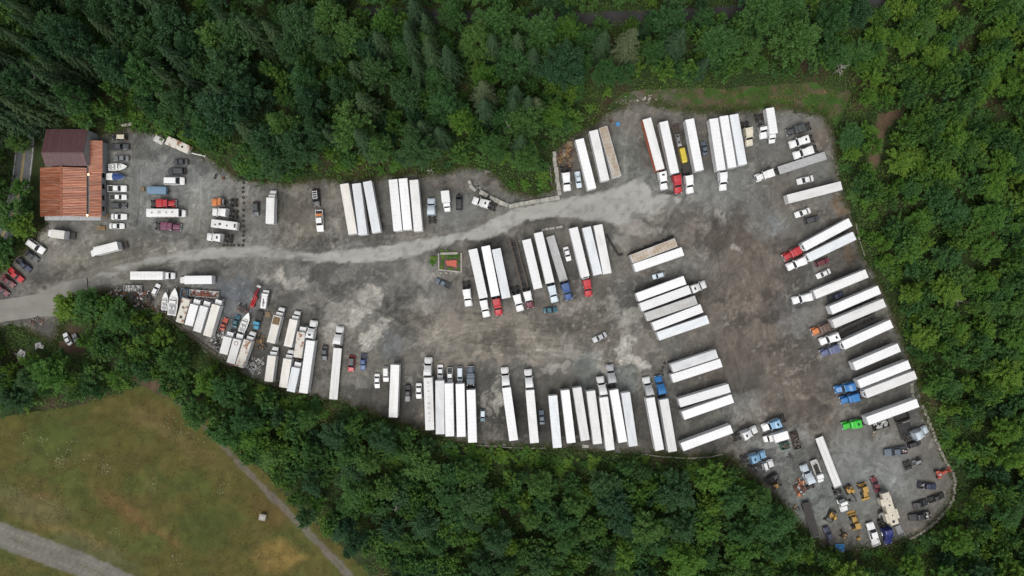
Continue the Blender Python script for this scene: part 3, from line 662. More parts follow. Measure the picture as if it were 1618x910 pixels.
for a in range(5): STEM.tube([(0, 0, -.2), (.2 * math.cos(a * 1.26), .2 * math.sin(a * 1.26), .5), (.6 * math.cos(a * 1.26), .6 * math.sin(a * 1.26), 1.1)], [.05, .04, .015], 5)
STEM = STEM.mesh('stem', 'bark')

BARN_BOX = [(48, 190), (172, 205), (172, 352), (48, 352)]
WOODRD, COUNTY = ribbon(WOODRD_L, [20, 20]), ribbon(COUNTY_L, [26, 26])
KEEP = [(LOT, 0), (MEADOW, 0), (BANK, 0), (ribbon(TRACK_L, [12, 24]), 4), (COUNTY, 16), (BARN_BOX, 4), (ribbon(DIRT_L, [14, 14]), 8), (WOODRD, 16), ([(20, 552), (52, 548), (54, 572), (24, 576)], 4), ([(92, 512), (134, 512), (140, 548), (92, 552)], 0), ([(52, 538), (70, 538), (70, 556), (52, 556)], 2)] + [(g, 8) for g in GLADES]
GS = 5.0                                       # signed clearance (px) to everything that must stay free of trees, on a grid
_gx = np.arange(-180, 1801, GS); _gy = np.arange(-160, 1081, GS); _GX, _GY = np.meshgrid(_gx, _gy)
CLR = np.full(_GX.shape, 1e9)
for poly, k in KEEP:
    d, _, _ = nearest(poly, _GX, _GY); CLR = np.minimum(CLR, np.where(inside(poly, _GX, _GY), -d + (5 if any(poly is g for g in GLADES) else 0), d + k))
TZ = terrain_z(_GX.ravel(), _GY.ravel()).reshape(_GX.shape)
def lookup(A, px, py):
    u = np.clip((np.asarray(px) + 180) / GS, 0, A.shape[1] - 1.001); v = np.clip((np.asarray(py) + 160) / GS, 0, A.shape[0] - 1.001)
    i = u.astype(int); j = v.astype(int); fu = u - i; fv = v - j
    return (A[j, i] * (1 - fu) + A[j, i + 1] * fu) * (1 - fv) + (A[j + 1, i] * (1 - fu) + A[j + 1, i + 1] * fu) * fv
def clear(px, py, m): return float(lookup(CLR, px, py)) > max(m, 1.0)
def region(px, py):
    if px < 100 and py > 335 and py < 640: return 'left'
    if py < 330 and px < 330: return 'barn'
    if py < 330 and px < 620: return 'top_mid'
    if py < 330 and px < 900: return 'top_wall'
    if py < 190 and px < 1340: return 'top_bank'
    if px >= 1300 and py < 340: return 'right_top'
    if px >= 1340 and py < 610: return 'right'
    if px >= 1300: return 'right_low'
    if px >= 1080: return 'low_right'
    if px >= 760: return 'low_mid'
    if px >= 420: return 'low_left'
    return 'field'
WHERE = {'left': 'left of the driveway entrance', 'barn': 'in the woods behind the barn', 'top_mid': 'in the woods above the trailer trios', 'top_wall': 'in the woods above the concrete block wall',
         'top_bank': 'in the woods above the grassy bank', 'right_top': 'near the bare glade at top right', 'right': 'in the woods right of the slanted trailer row', 'right_low': 'in the woods beyond the curved stone edging',
         'low_right': 'below the scrap machinery corner', 'low_mid': 'in the woods below the long bottom trailer row', 'low_left': 'between gravel track and bottom trailers', 'field': 'between the brown meadow and the box trucks'}
SIZE = {'barn': (17, 25), 'top_mid': (15, 22), 'top_wall': (13, 20), 'top_bank': (12, 18), 'right_top': (5, 10), 'right': (6, 11), 'right_low': (9, 14), 'low_right': (9, 13), 'low_mid': (8, 13), 'low_left': (7, 12), 'field': (8, 13), 'left': (8, 13)}
TONE = {'barn': ('leaf_deep', 'leaf_deep', 'leaf_deep', 'leaf_mid'), 'top_mid': ('leaf_deep', 'leaf_deep', 'leaf_mid'), 'top_wall': ('leaf_deep', 'leaf_mid', 'leaf_mid', 'leaf_bright'), 'top_bank': ('leaf_deep', 'leaf_mid', 'leaf_mid'), 'right_top': ('leaf_bright', 'leaf_bright', 'leaf_bright', 'leaf_mid'),
        'right': ('leaf_mid', 'leaf_bright', 'leaf_bright'), 'right_low': ('leaf_deep', 'leaf_mid', 'leaf_bright'), 'low_right': ('leaf_mid', 'leaf_mid', 'leaf_bright'), 'low_mid': ('leaf_mid', 'leaf_mid', 'leaf_bright', 'leaf_deep'), 'low_left': ('leaf_deep', 'leaf_mid', 'leaf_mid'),
        'field': ('leaf_mid', 'leaf_mid', 'leaf_bright'), 'left': ('leaf_deep', 'leaf_mid', 'leaf_mid')}
WORD = {'leaf_deep': 'dark blue green', 'leaf_mid': 'mid green', 'leaf_bright': 'bright yellow green', 'needles': 'olive', 'needles_pale': 'pale olive'}
spots = []                                    # px, py, radius in px
def gap_ok(x, y, r, k):
    S = np.array(spots); return bool((np.hypot(S[:, 0] - x, S[:, 1] - y) > k * (S[:, 2] + r)).all())
def ground_z(px, py): return float(lookup(TZ, px, py))
rt_ = random.Random(11)

NAMED = []                                     # plants to be told apart by what they stand nearest to
def plant_tree(kind, proto, px, py, height, proto_h, width, mat, label, group):
    x, y = at(px, py); z = ground_z(px, py)
    o = thing(kind, label, 'tree' if kind != 'shrub' else 'shrub', x, y, z, rt_.uniform(0, 6.28), group)
    o.scale = (width, width, height / proto_h)
    obj('crown', proto[0], o, mat=mat); obj('trunk', proto[1], o)
    if label is None: k = H / (H - height * .7); NAMED.append((o, WORD[mat] + {'broadleaf_tree': ' broadleaf tree', 'young_tree': ' young leafy tree', 'conifer_tree': ' conifer'}[kind], 809 + (px - 809) * k, 455 + (py - 455) * k))
    return o
# trees that stand out one by one
for px, py, h, w, mt, lab in ((978, 98, 27, 1.25, 'needles_pale', 'tall pale olive conifer, biggest spire above the grassy bank'), (768, 168, 25, 1.1, 'needles_pale', 'pale olive conifer in the woods above the black van and block wall'),
                              (844, 180, 17, .95, 'needles_pale', 'small frosted grey green conifer just above the junk heap'), (1050, 92, 24, 1.2, 'needles', 'dark olive conifer right of the tallest pale conifer'),
                              (942, 92, 22, 1.05, 'needles', 'dark olive conifer left of the tallest pale conifer'), (56, 196, 26, 1.55, 'needles', 'huge dark conifer hanging over the barn from the left'), (84, 186, 22, 1.2, 'needles', 'dark conifer crowding the upper left roof corner of the shed'),
                              (18, 212, 22, 1.4, 'needles', 'drooping dark conifer at left edge above the county road'), (660, 215, 15, .9, 'needles', 'dusky blue conifer among the broadleaf woods above the trailer trios'),
                              (1096, 120, 16, .8, 'needles', 'small dark conifer at the upper rim of the grassy bank')):
    plant_tree('conifer_tree', CONIF[rt_.randrange(4)], px, py, h, 22.0, w, mt, lab, 'conifers standing out of the woods'); spots.append((px, py, w * 3.7 * 5.1 * .8))
for px, py, h, w, mt, lab in ((52, 300, 8, .7, 'leaf_bright', 'bright tree squeezed between county road and the barn'), (44, 342, 11, 1.15, 'leaf_mid', 'broad green tree left of the cream box truck'), (56, 360, 8, .8, 'leaf_bright', 'bright green tree just left of the cream box truck'), (52, 232, 10, .8, 'leaf_mid', 'green tree between county road and shed'), (24, 392, 9, .9, 'leaf_mid', 'green tree above the row of dark red cars'), (128, 482, 9, 1.0, 'leaf_bright', 'big bright tree at the driveway fork, left one'), (160, 480, 9.5, 1.1, 'leaf_mid', 'big bright tree at the driveway fork, right one'), (205, 502, 9, 1.1, 'leaf_mid', 'round tree below the long scrap heap')):
    plant_tree('broadleaf_tree', BROAD[rt_.randrange(9)], px, py, h, 13.5, w, mt, lab, 'trees near the driveway'); spots.append((px, py, w * 4.5 * 5.1))
o = plant_tree('broadleaf_tree', BROAD[5], 884, 128, 20, 13.5, 1.45, 'leaf_deep', 'large round silvery blue green tree at top centre', 'broadleaf trees of the woods'); spots.append((884, 128, 34))
n_b = n_y = n_c = n_s = 0
def margin_for(py, px, r): return r * (.55 if rt_.random() < .25 else .85)
tries = 0
while n_b < 290 and tries < 14000:
    tries += 1
    px, py = rt_.uniform(-20, 1638), rt_.uniform(-12, 922); rg = region(px, py); lo, hi = SIZE[rg]
    h = rt_.uniform(lo, hi); w = (rt_.uniform(.72, 1.0) if rt_.random() < .4 else rt_.uniform(.95, 1.35)) * (h / 12) ** .4; r = w * 4.5 * 5.1
    k = .54
    if not gap_ok(px, py, r, k) or not clear(px, py, margin_for(py, px, r)): continue
    spots.append((px, py, r)); mt = rt_.choice(TONE[rg]); n_b += 1
    plant_tree('broadleaf_tree', BROAD[rt_.randrange(9)], px, py, h, 13.5, w, mt, None, f'{WORD[mt]} broadleaf trees {WHERE[rg]}')
tries = 0
while n_c < 84 and tries < 3000:
    tries += 1
    px, py = rt_.uniform(-80, 900), rt_.uniform(-60, 250); rg = region(px, py)
    if rg not in ('barn', 'top_mid', 'top_wall'): continue
    w = rt_.uniform(.7, 1.1); r = w * 3.0 * 5.1
    if not gap_ok(px, py, r, .40) or not clear(px, py, r): continue
    spots.append((px, py, r)); n_c += 1; h = rt_.uniform(19, 28)
    plant_tree('conifer_tree', CONIF[rt_.randrange(4)], px, py, h, 22.0, w, 'needles', None, f'dark conifers {WHERE[rg]}')
tries = 0
while n_y < 300 and tries < 12000:
    tries += 1
    px, py = rt_.uniform(-10, 1628), rt_.uniform(-8, 918); rg = region(px, py)
    h = rt_.uniform(5.0, 9.5); w = rt_.uniform(.75, 1.3); r = w * 2.7 * 5.1
    if not gap_ok(px, py, r, .46) or not clear(px, py, r * .7): continue
    spots.append((px, py, r * .9)); mt = rt_.choice(TONE[rg] + (('leaf_mid',) if rg in ('barn', 'top_mid', 'top_wall', 'top_bank') else ('leaf_bright',))); n_y += 1
    plant_tree('young_tree', YOUNG[rt_.randrange(6)], px, py, h, 7.5, w, mt, None, f'small {WORD[mt]} trees {WHERE[rg]}')
# shrubs along the rims
def plant_shrub(px, py, w, hh, mt, label, group):
    x, y = at(px, py); o = thing('shrub', label, 'shrub', x, y, ground_z(px, py), rt_.uniform(0, 6.28), group); o.scale = (w, w, hh)
    obj('foliage', SHRUB[rt_.randrange(5)], o, mat=mt); obj('stem', STEM, o)
    if label is None: NAMED.append((o, WORD[mt] + ' low shrub', px, py))
rim = ragged(LOT, 0, 11.0)
tries = 0
while n_s < 290 and tries < 9000:
    tries += 1
    if rt_.random() < .7:
        a = rim[rt_.randrange(len(rim))]; px, py = a[0] + rt_.uniform(-34, 34), a[1] + rt_.uniform(-34, 34)
    else: px, py = rt_.uniform(0, 1618), rt_.uniform(0, 910)
    w = rt_.uniform(.6, 1.25); r = w * 1.9 * 5.1
    if not clear(px, py, r * .75) or not gap_ok(px, py, r, .36): continue
    rg = region(px, py); spots.append((px, py, r * .8)); mt = rt_.choice(('leaf_bright', 'leaf_mid', 'leaf_bright')); n_s += 1
    plant_shrub(px, py, w, rt_.uniform(.6, 1.4), mt, None, f'{WORD[mt]} shrubs {WHERE[rg]}')
# bare and fallen trees
def bare_tree(label, px, py, h, spread, seed, lying=None):
    g = random.Random(seed); m = MB(); t = MB()
    top = Vector((g.uniform(-.6, .6), g.uniform(-.6, .6), h))
    t.tube([(0, 0, -.4), top * .5, top], [.2, .14, .05], 7)
    for k in range(16):
        f = g.uniform(.35, 1); a = g.uniform(0, 6.28); s = top * f; L = spread * g.uniform(.5, 1) * (1.25 - f * .6)
        e = s + Vector((math.cos(a) * L, math.sin(a) * L, L * g.uniform(.1, .6))); mid = s.lerp(e, .5) + Vector((0, 0, .2))
        m.tube([s, mid, e], [.09, .06, .02], 5)
        for q in range(3):
            b = a + g.uniform(-1, 1); e2 = mid + Vector((math.cos(b), math.sin(b), g.uniform(0, .5))) * L * .45; m.tube([mid, e2], [.045, .012], 4)
    x, y = at(px, py); o = thing('bare_tree', label, 'tree', x, y, ground_z(px, py) , 0, 'leafless grey trees')
    if lying is not None: o.rotation_euler = (0, R(78), R(lying)); o.location.z += 1.6
    obj('trunk', t.mesh('trunk', 'dead_wood'), o); obj('bare_branches', m.mesh('bare_branches', 'dead_wood'), o)
bare_tree('white leafless snag standing above the stone block wall, upper one', 803, 210, 13, 2.6, 1)
bare_tree('white leafless snag leaning low above the stone block wall', 790, 222, 11, 2.4, 2)
bare_tree('pale bare tree beside the top right grassy bank', 1314, 118, 9, 2.6, 3)
bare_tree('fallen grey tree lying right of the slanted trailers, upper', 1462, 446, 10, 2.6, 4, -8)
bare_tree('fallen grey tree lying right of the slanted trailers, lower', 1490, 470, 9, 2.4, 5, -18)
bare_tree('grey bare crown among the woods below the bottom trailers', 780, 858, 9, 2.6, 6)
bare_tree('grey bare tree near the lower left woods centre', 634, 790, 8, 2.0, 7)
bare_tree('brown bare branched tree in the woods above the block wall', 722, 208, 12, 2.4, 8)
bare_tree('pale bare tree at the top edge right of centre', 1312, 22, 9, 2.4, 9)

# undergrowth that nobody could count
def scatter(name, n, box, test, leaf, hmax, mat, label, cat, seed, keepnoise=None, mult=(.5, 1.3)):
    g = np.random.default_rng(seed)
    px = g.uniform(box[0], box[2], n); py = g.uniform(box[1], box[3], n); k = test(px, py)
    if keepnoise: k &= fbm(px / keepnoise[0], py / keepnoise[0], seed + 1, 3) > keepnoise[1]
    px, py = px[k], py[k]; m = len(px)
    z = lookup(TZ, px, py) + .06 + np.abs(g.normal(0, .5, m)) * hmax * (.4 + fbm(px / 9, py / 9, seed + 2, 2))
    p = np.stack([(px - 809) * H / F, (455 - py) * H / F, z], 1)
    nr = g.normal(0, .5, (m, 3)) + np.array([0, 0, 1]); ax = g.normal(0, 1, (m, 3)); ax[:, 2] *= .4
    ln = leaf * g.uniform(mult[0], mult[1], m); v, q = quads_from(p, ax, nr, ln, ln * .5)
    o = obj(name, with_mat(mesh_np(name, v, q), mat)); return tag(o, label, cat, None, 'stuff')
g0 = np.random.default_rng(3)
def woods_test(px, py):
    c = lookup(CLR, px, py); return c > g0.uniform(-4, 3, len(px))
# trees past the first three hundred, and those outside the picture: one mass
extra_v = []; n_x = 0; tries = 0
LITE = [broadleaf_crown(700 + s, 3.4, 5.2, 3.6, 58, 26, .72, .9)[0] for s in range(4)]
LITEV = []
for me in LITE:
    a_ = np.empty(len(me.vertices) * 3, np.float32); me.vertices.foreach_get('co', a_); LITEV.append(a_.reshape(-1, 3)); bpy.data.meshes.remove(me)
while n_x < 560 and tries < 26000:
    tries += 1
    px, py = rt_.uniform(-60, 1678), rt_.uniform(-45, 955); outer = not (-15 < px < 1633 and -10 < py < 920)
    w = rt_.uniform(.7, 1.2) * (1.25 if outer else 1); r = w * 3.4 * 5.1
    if not gap_ok(px, py, r, .44 if outer else .36) or not clear(px, py, r * .7): continue
    spots.append((px, py, r * .9)); n_x += 1; x, y = at(px, py); a = rt_.uniform(0, 6.28); c, s_ = math.cos(a), math.sin(a); v = LITEV[rt_.randrange(4)]; hz = rt_.uniform(.75, 1.25) * (1.3 if outer or py < 250 else 1)
    extra_v.append(np.stack([(v[:, 0] * c - v[:, 1] * s_) * w + x, (v[:, 0] * s_ + v[:, 1] * c) * w + y, v[:, 2] * hz + ground_z(px, py)], 1))
extra_v = np.concatenate(extra_v)
tag(obj('background_woods', with_mat(mesh_np('background_woods', extra_v, np.arange(len(extra_v)).reshape(-1, 4)), 'leaf_woods')), 'remaining trees of the woods seen as one green mass', 'woods', None, 'stuff')
scatter('undergrowth', 430000, (-70, -40, 1690, 960), woods_test, .60, 2.1, 'leaf_floor', 'green undergrowth covering the floor of the woods', 'undergrowth', 501, (26, .30))
scatter('bank_grass', 60000, (955, 125, 1350, 205), lambda a, b: inside(BANK, a, b), .32, .25, 'grass_leaf', 'rough grass growing on the bank above the top right trailers', 'grass', 503, (9, .47))
scatter('meadow_grass', 120000, (-60, 600, 640, 960), lambda a, b: inside(MEADOW, a, b) & (nearest(TRACK_L, a, b, False)[0] > 10) & (nearest(FIELD_L, a, b, False)[0] > 20), .30, .2, 'leaf_meadow', 'dry brown and green meadow grass in the lower left field', 'grass', 505, (12, .5))
RIM_A = np.array(ragged(LOT, 0, 3.0))
def rim_weeds(n):
    g = np.random.default_rng(507); p = RIM_A[g.integers(0, len(RIM_A), n)] + g.normal(0, 5.0, (n, 2)); px, py = p[:, 0], p[:, 1]
    k = (fbm(px / 16, py / 16, 79) > .40) & (~inside(DRIVE, px, py)) & (~inside(LANE, px, py)) & (~inside(BARN_BOX, px, py)) & (px > 30)
    px, py = px[k], py[k]; m = len(px)
    q = np.stack([(px - 809) * H / F, (455 - py) * H / F, .04 + np.abs(g.normal(0, .22, m))], 1)
    ln = g.uniform(.2, .5, m); v, f = quads_from(q, g.normal(0, 1, (m, 3)), g.normal(0, .5, (m, 3)) + np.array([0, 0, 1]), ln, ln * .45)
    tag(obj('rim_weeds', with_mat(mesh_np('rim_weeds', v, f), 'leaf_rim')), 'weeds and grass fringing the edge of the parking lot', 'weeds', None, 'stuff')
rim_weeds(80000)
# wild flowers
g_ = np.random.default_rng(9)
def flowers(name, centres, n, spread, mat, label):
    c = np.array(centres)[g_.integers(0, len(centres), n)] + g_.normal(0, spread, (n, 2))
    p = np.stack([(c[:, 0] - 809) * H / F, (455 - c[:, 1]) * H / F, g_.uniform(.25, .5, n)], 1)
    nr = g_.normal(0, .25, (n, 3)) + np.array([0, 0, 1]); s = g_.uniform(.08, .24, n); v, q = quads_from(p, g_.normal(0, 1, (n, 3)), nr, s, s)
    tag(obj(name, with_mat(mesh_np(name, v, q), mat)), label, 'flowers', None, 'stuff')
noisy('petal_white', (.62, .64, .52), (.42, .46, .34), 3, .8); noisy('petal_yellow', (.55, .38, .05), (.6, .28, .04), 3, .8)
flowers('white_flowers', [(170, 740), (110, 708), (100, 725), (45, 690), (70, 700), (265, 667), (290, 680), (320, 693), (280, 885), (238, 765), (180, 840), (95, 730), (165, 735), (60, 775), (140, 725), (355, 770)], 420, 7, 'petal_white', 'white wild flowers in clumps over the meadow')
flowers('bank_flowers', [(1240, 158), (1265, 155), (1080, 168), (1150, 155), (1300, 145), (1275, 165), (1230, 150)], 160, 10, 'petal_yellow', 'yellow and orange wild flowers on the grassy bank')


LANDMARKS = [(25, 300, 'the county road bend'), (100, 215, 'the maroon shed'), (190, 210, 'the topmost car beside the barn'), (280, 226, 'the stained travel trailer'), (350, 272, 'the scattered tyres'), (427, 294, 'the box truck facing up'), (497, 296, 'the black car with roof ladder'), (560, 286, 'the first trailer trio'),
             (640, 280, 'the second trailer trio'), (705, 290, 'the short box truck'), (745, 284, 'the curved block wall end'), (845, 314, 'the lane side block wall'), (875, 240, 'the upright block wall'), (900, 226, 'the brown crate'), (948, 200, 'the rust roofed trailer'), (1022, 185, 'the orange sided trailer'), (1070, 190, 'the dark lowboy'),
             (1143, 180, 'the three touching trailers'), (1216, 168, 'the top right box truck'), (1282, 196, 'the charcoal truck'), (1306, 244, 'the silver flatbed'), (1332, 292, 'the lone right slanted trailer'), (1400, 225, 'the bare earth glade'), (1346, 350, 'the right red truck trailer'), (1372, 432, 'the dark blue pickup'),
             (1398, 478, 'the cream trailer'), (1480, 60, 'the top right photo corner'), (1570, 300, 'the right photo edge'), (1410, 511, 'the violet truck trailer'), (1421, 549, 'the trailer poking under the trees'), (1448, 590, 'the blue truck trailers'), (1455, 638, 'the green truck trailer'), (1490, 730, 'the orange farm tractor'), (1485, 820, 'the lower right black pickups'), (1400, 862, 'the deep blue truck'), (1327, 868, 'the blue tarpaulin'),
             (1275, 830, 'the dark narrow flatbed'), (1215, 765, 'the black fender stack'), (1120, 718, 'the lone bottom slanted trailer'), (1055, 716, 'the blue truck bottom trailer'), (965, 714, 'the lowest reaching bottom trailer'), (880, 708, 'the cracked pale trailer'), (812, 700, 'the tilted white trailer'), (746, 702, 'the navy truck trailer'),
             (679, 684, 'the roof marked trailer'), (621, 662, 'the lone bottom trailer'), (526, 633, 'the long white flatbed'), (479, 623, 'the long hitched trailer'), (404, 586, 'the white rubbish heap'), (335, 558, 'the lower box truck trio'), (262, 497, 'the white boats'), (186, 468, 'the scrap at the driveway'), (105, 536, 'the abandoned white car'),
             (36, 562, 'the dumped white panels'), (225, 608, 'the meadow top corner'), (340, 690, 'the upper gravel track'), (520, 870, 'the lower gravel track'), (50, 388, 'the long roofed white car')]
ORDW = ['nearest', 'second nearest', 'third nearest', 'fourth nearest', 'fifth nearest', 'sixth nearest', 'seventh nearest', 'eighth nearest', 'ninth nearest', 'tenth nearest', 'eleventh nearest', 'twelfth nearest', 'thirteenth nearest', 'fourteenth nearest', 'fifteenth nearest', 'sixteenth nearest', 'seventeenth nearest', 'eighteenth nearest', 'nineteenth nearest', 'twentieth nearest']
_by = {}
for o, what, px, py in NAMED:
    d, lx, ly, nm = min((math.hypot(px - a, py - b), a, b, n) for a, b, n in LANDMARKS)
    dx, dy = px - lx, py - ly
    rel = ('right of' if dx > 0 else 'left of') if abs(dx) > abs(dy) else ('below' if dy > 0 else 'above')
    _by.setdefault((what, rel, nm), []).append((d, o))
for (what, rel, nm), L in _by.items():
    for k, (d, o) in enumerate(sorted(L, key=lambda q: q[0])): o['label'] = f'{ORDW[min(k, 19)]} {what} {rel} {nm}'
# ------------------------------------------------------------------ vehicle models: lists of (part name, mesh, colour key, location, sub-parts)
def wheel_mesh(r, w, n=16):
    m = MB(); m.cyl('y', (0, 0, 0), r, w, n, 0)
    m.cyl('y', (0, 0, 0), r * .58, w + .03, 12, 1); m.cyl('y', (0, 0, 0), r * .2, w + .07, 8, 1)
    return m.mesh('wheel', 'rubber', 'steel')
W_CAR, W_SUV, W_TRK, W_DUAL, W_SML = wheel_mesh(.33, .23), wheel_mesh(.39, .26), wheel_mesh(.5, .3), wheel_mesh(.5, .62), wheel_mesh(.28, .18)
def P(name, mb, mat, key=None, loc=(0, 0, 0), subs=()):
    return (name, mb if isinstance(mb, bpy.types.Mesh) else mb.mesh(name, *((mat,) if isinstance(mat, str) else mat)), key, loc, subs)
NEST = {'windshield': ('window_band', 'cab'), 'side_window': ('cab',), 'mirror': ('cab', 'body'), 'sun_visor': ('cab',), 'headlight': ('hood', 'cab', 'body'), 'grille': ('hood', 'cab'), 'fifth_wheel': ('frame',), 'catwalk': ('frame',), 'mud_flap': ('frame', 'undercarriage'),
        'roof_rail': ('roof',), 'tail_light': ('body', 'cargo_box', 'frame'), 'cooling_grille': ('refrigeration_unit',), 'tailgate': ('bed',), 'bed_liner': ('bed',), 'rear_guard': ('undercarriage',), 'axle': ('frame',)}
def place(model, name, label, cat, x, y, rz, group=None, cols=None, scale=None, z=0.0):
    o = thing(name, label, cat, x, y, z, rz, group, scale)
    made = {}
    for nm, me, key, loc, subs in sorted(model, key=lambda q: q[0] in NEST):      # fittings hang from the part that carries them
        up = next((made[q] for q in NEST.get(nm, ()) if q in made), o)
        c = obj(nm, me, up, loc, 0, cols.get(key) if cols and key else None); made.setdefault(nm, c)
        for n2, m2, k2, l2, _ in subs: obj(n2, m2, c, l2, 0, cols.get(k2) if cols and k2 else None)
    return o

def car_model(kind):
    """front is +x, origin on the ground at the middle"""
    ps = []; B = MB()
    spec = {'sedan': (4.8, .92, .92, .70, 1.42, (.95, .25, -.95, -1.6)), 'hatch': (4.3, .88, .95, .75, 1.48, (.95, .3, -1.5, -1.95)), 'suv': (4.9, .97, 1.08, .88, 1.76, (1.05, .5, -1.95, -2.25)), 'van': (5.2, 1.0, 1.12, .92, 1.85, (1.55, .75, -2.1, -2.45)),
            'pickup': (5.9, 1.0, 1.15, .95, 1.88, (1.25, .65, -.75, -1.0)), 'coupe': (4.5, .9, .88, .68, 1.32, (.6, -.1, -.85, -1.5))}[kind]
    L, hw, belt, nose, top, (w0, w1, r1, r0) = spec; h = L / 2
    if kind == 'pickup':
        B.loft([section(h, hw * .86, .42, nose - .12), section(h - .25, hw * .96, .36, nose + .05), section(1.3, hw, .34, belt - .02), section(-1.0, hw, .34, belt, rt=.06)], 0)
        bed = MB(); bed.box(-h + .02, -1.02, -hw, hw, .42, .62); bed.box(-h + .02, -1.02, -hw, -hw + .1, .62, belt, ch=.02); bed.box(-h + .02, -1.02, hw - .1, hw, .62, belt, ch=.02)
        bed.box(-1.1, -1.02, -hw + .1, hw - .1, .62, belt - .01); ps.append(P('bed', bed, 'paint_white', 'body'))
        ln = MB(); ln.box(-h + .12, -1.12, -hw + .1, hw - .1, .622, .66)
        for k in range(7): ln.box(-h + .12, -1.12, -hw + .2 + k * .25, -hw + .28 + k * .25, .66, .68)
        ps.append(P('bed_liner', ln, 'plastic_black', 'liner'))
        tg = MB(); tg.box(-h - .04, -h + .02, -hw + .02, hw - .02, .45, belt - .01, ch=.015); ps.append(P('tailgate', tg, 'paint_white', 'body'))
        cr = -1.0
    else:
        B.loft([section(h, hw * .78, .38, nose - .16), section(h - .18, hw * .92, .3, nose - .02), section(w0 + .15, hw, .26, belt - .03), section(0, hw * 1.01, .25, belt), section(r0, hw, .26, belt - (.02 if kind in ('suv', 'van', 'hatch') else .0)), section(-h + .2, hw * .93, .3, belt - .05 if kind in ('suv', 'van', 'hatch') else nose + .12), section(-h, hw * .8, .4, belt - .25 if kind in ('suv', 'van', 'hatch') else nose - .04)], 0)
        cr = r0
    ps.insert(0, P('body', B, 'paint_white', 'body'))
    rw = hw * .74; bw = hw * .93
    cab = MB(); cab.loft([[(w0, bw * .98, belt - .03), (r0, bw * .98, belt - .03), (r0, -bw * .98, belt - .03), (w0, -bw * .98, belt - .03)], [(w1, rw, top - .05), (r1, rw, top - .05), (r1, -rw, top - .05), (w1, -rw, top - .05)]])
    ps.append(P('window_band', cab, 'glass'))
    rf = MB(); c = .12
    rf.loft([[(w1 + .04, rw * .9, top - .052), (w1 + .04, -rw * .9, top - .052), (w1 - c, -rw - .015, top - .052), (r1 + c, -rw - .015, top - .052), (r1 - .04, -rw * .9, top - .052), (r1 - .04, rw * .9, top - .052), (r1 + c, rw + .015, top - .052), (w1 - c, rw + .015, top - .052)],
             [(w1 - .06, rw * .8, top), (w1 - .06, -rw * .8, top), (w1 - .2, -rw * .9, top + .01), (r1 + .2, -rw * .9, top + .01), (r1 + .06, -rw * .8, top), (r1 + .06, rw * .8, top), (r1 + .2, rw * .9, top + .01), (w1 - .2, rw * .9, top + .01)]])
    for s in (-1, 1):
        for a, b in (((w0, bw), (w1, rw)), ((r0, bw), (r1, rw))): rf.bar((a[0], s * a[1], belt - .02), (b[0], s * b[1], top - .03), .07, .06)
        mid = (w1 + r1) / 2; rf.bar((mid, s * bw * .995, belt - .02), (mid, s * (rw + .02), top - .03), .07, .05)
    ps.append(P('roof', rf, 'paint_white', 'roof'))
    ws = MB(); ws.add([(w0 + .012, bw * .9, belt + .03), (w0 + .012, -bw * .9, belt + .03), (w1 + .03, -rw * .9, top - .075), (w1 + .03, rw * .9, top - .075)], [(0, 1, 2, 3)]); ps.append(P('windshield', ws, 'glass'))
    wr = W_CAR if kind in ('sedan', 'hatch', 'coupe') else W_SUV; rad = .33 if wr is W_CAR else .39
    for x in (h * .62, -h * .58):
        for s in (-1, 1): ps.append(P('wheel', wr, None, None, (x, s * (hw - .1), rad)))
    hl = MB(); hl.box(-.06, .06, -.17, .17, -.08, .08, ch=.03); tl = MB(); tl.box(-.04, .04, -.12, .12, -.12, .12, ch=.02)
    hl = hl.mesh('headlight', 'light_clear'); tl = tl.mesh('tail_light', 'light_red')
    tz = belt - .12
    for s in (-1, 1):
        ps.append(P('headlight', hl, None, None, (h - .09, s * hw * .66, nose - .15))); ps.append(P('tail_light', tl, None, None, (-h + .02, s * hw * .76, tz - .12)))
        mi = MB(); mi.box(-.07, .07, -.1, .1, -.07, .07, ch=.03); ps.append(P('mirror', mi, 'plastic_black', None, (w0 - .2, s * (hw + .08), belt + .07)))
    bp = MB(); bp.box(h - .06, h + .05, -hw * .8, hw * .8, .32, .5, ch=.03); ps.append(P('bumper', bp, 'plastic_black'))
    return ps, L
CAR = {k: car_model(k) for k in ('sedan', 'hatch', 'suv', 'van', 'pickup', 'coupe')}
RACK = MB()
for s in (-1, 1): RACK.bar((.3, s * .6, 1.84), (-1.9, s * .6, 1.84), .07, .05)
for k in range(4): RACK.bar((.2 - k * .62, -.6, 1.86), (.2 - k * .62, .6, 1.86), .12, .05)
RACK = RACK.mesh('roof_rack', 'paint_white')
TOOLBOX = MB(); TOOLBOX.box(-.35, .35, -.85, .85, 0, .45, ch=.03); TOOLBOX = TOOLBOX.mesh('tool_box', 'paint_orange')
BEDCAP = MB(); BEDCAP.loft([section(-1.05, .95, 1.12, 1.8, .02, .15), section(-2.9, .95, 1.12, 1.76, .02, .15)]); BEDCAP = BEDCAP.mesh('bed_cap', 'paint_grey')
BEDCOVER = MB(); BEDCOVER.box(-2.9, -1.06, -.94, .94, 1.14, 1.2, ch=.02); BEDCOVER = BEDCOVER.mesh('bed_cover', 'plastic_black')

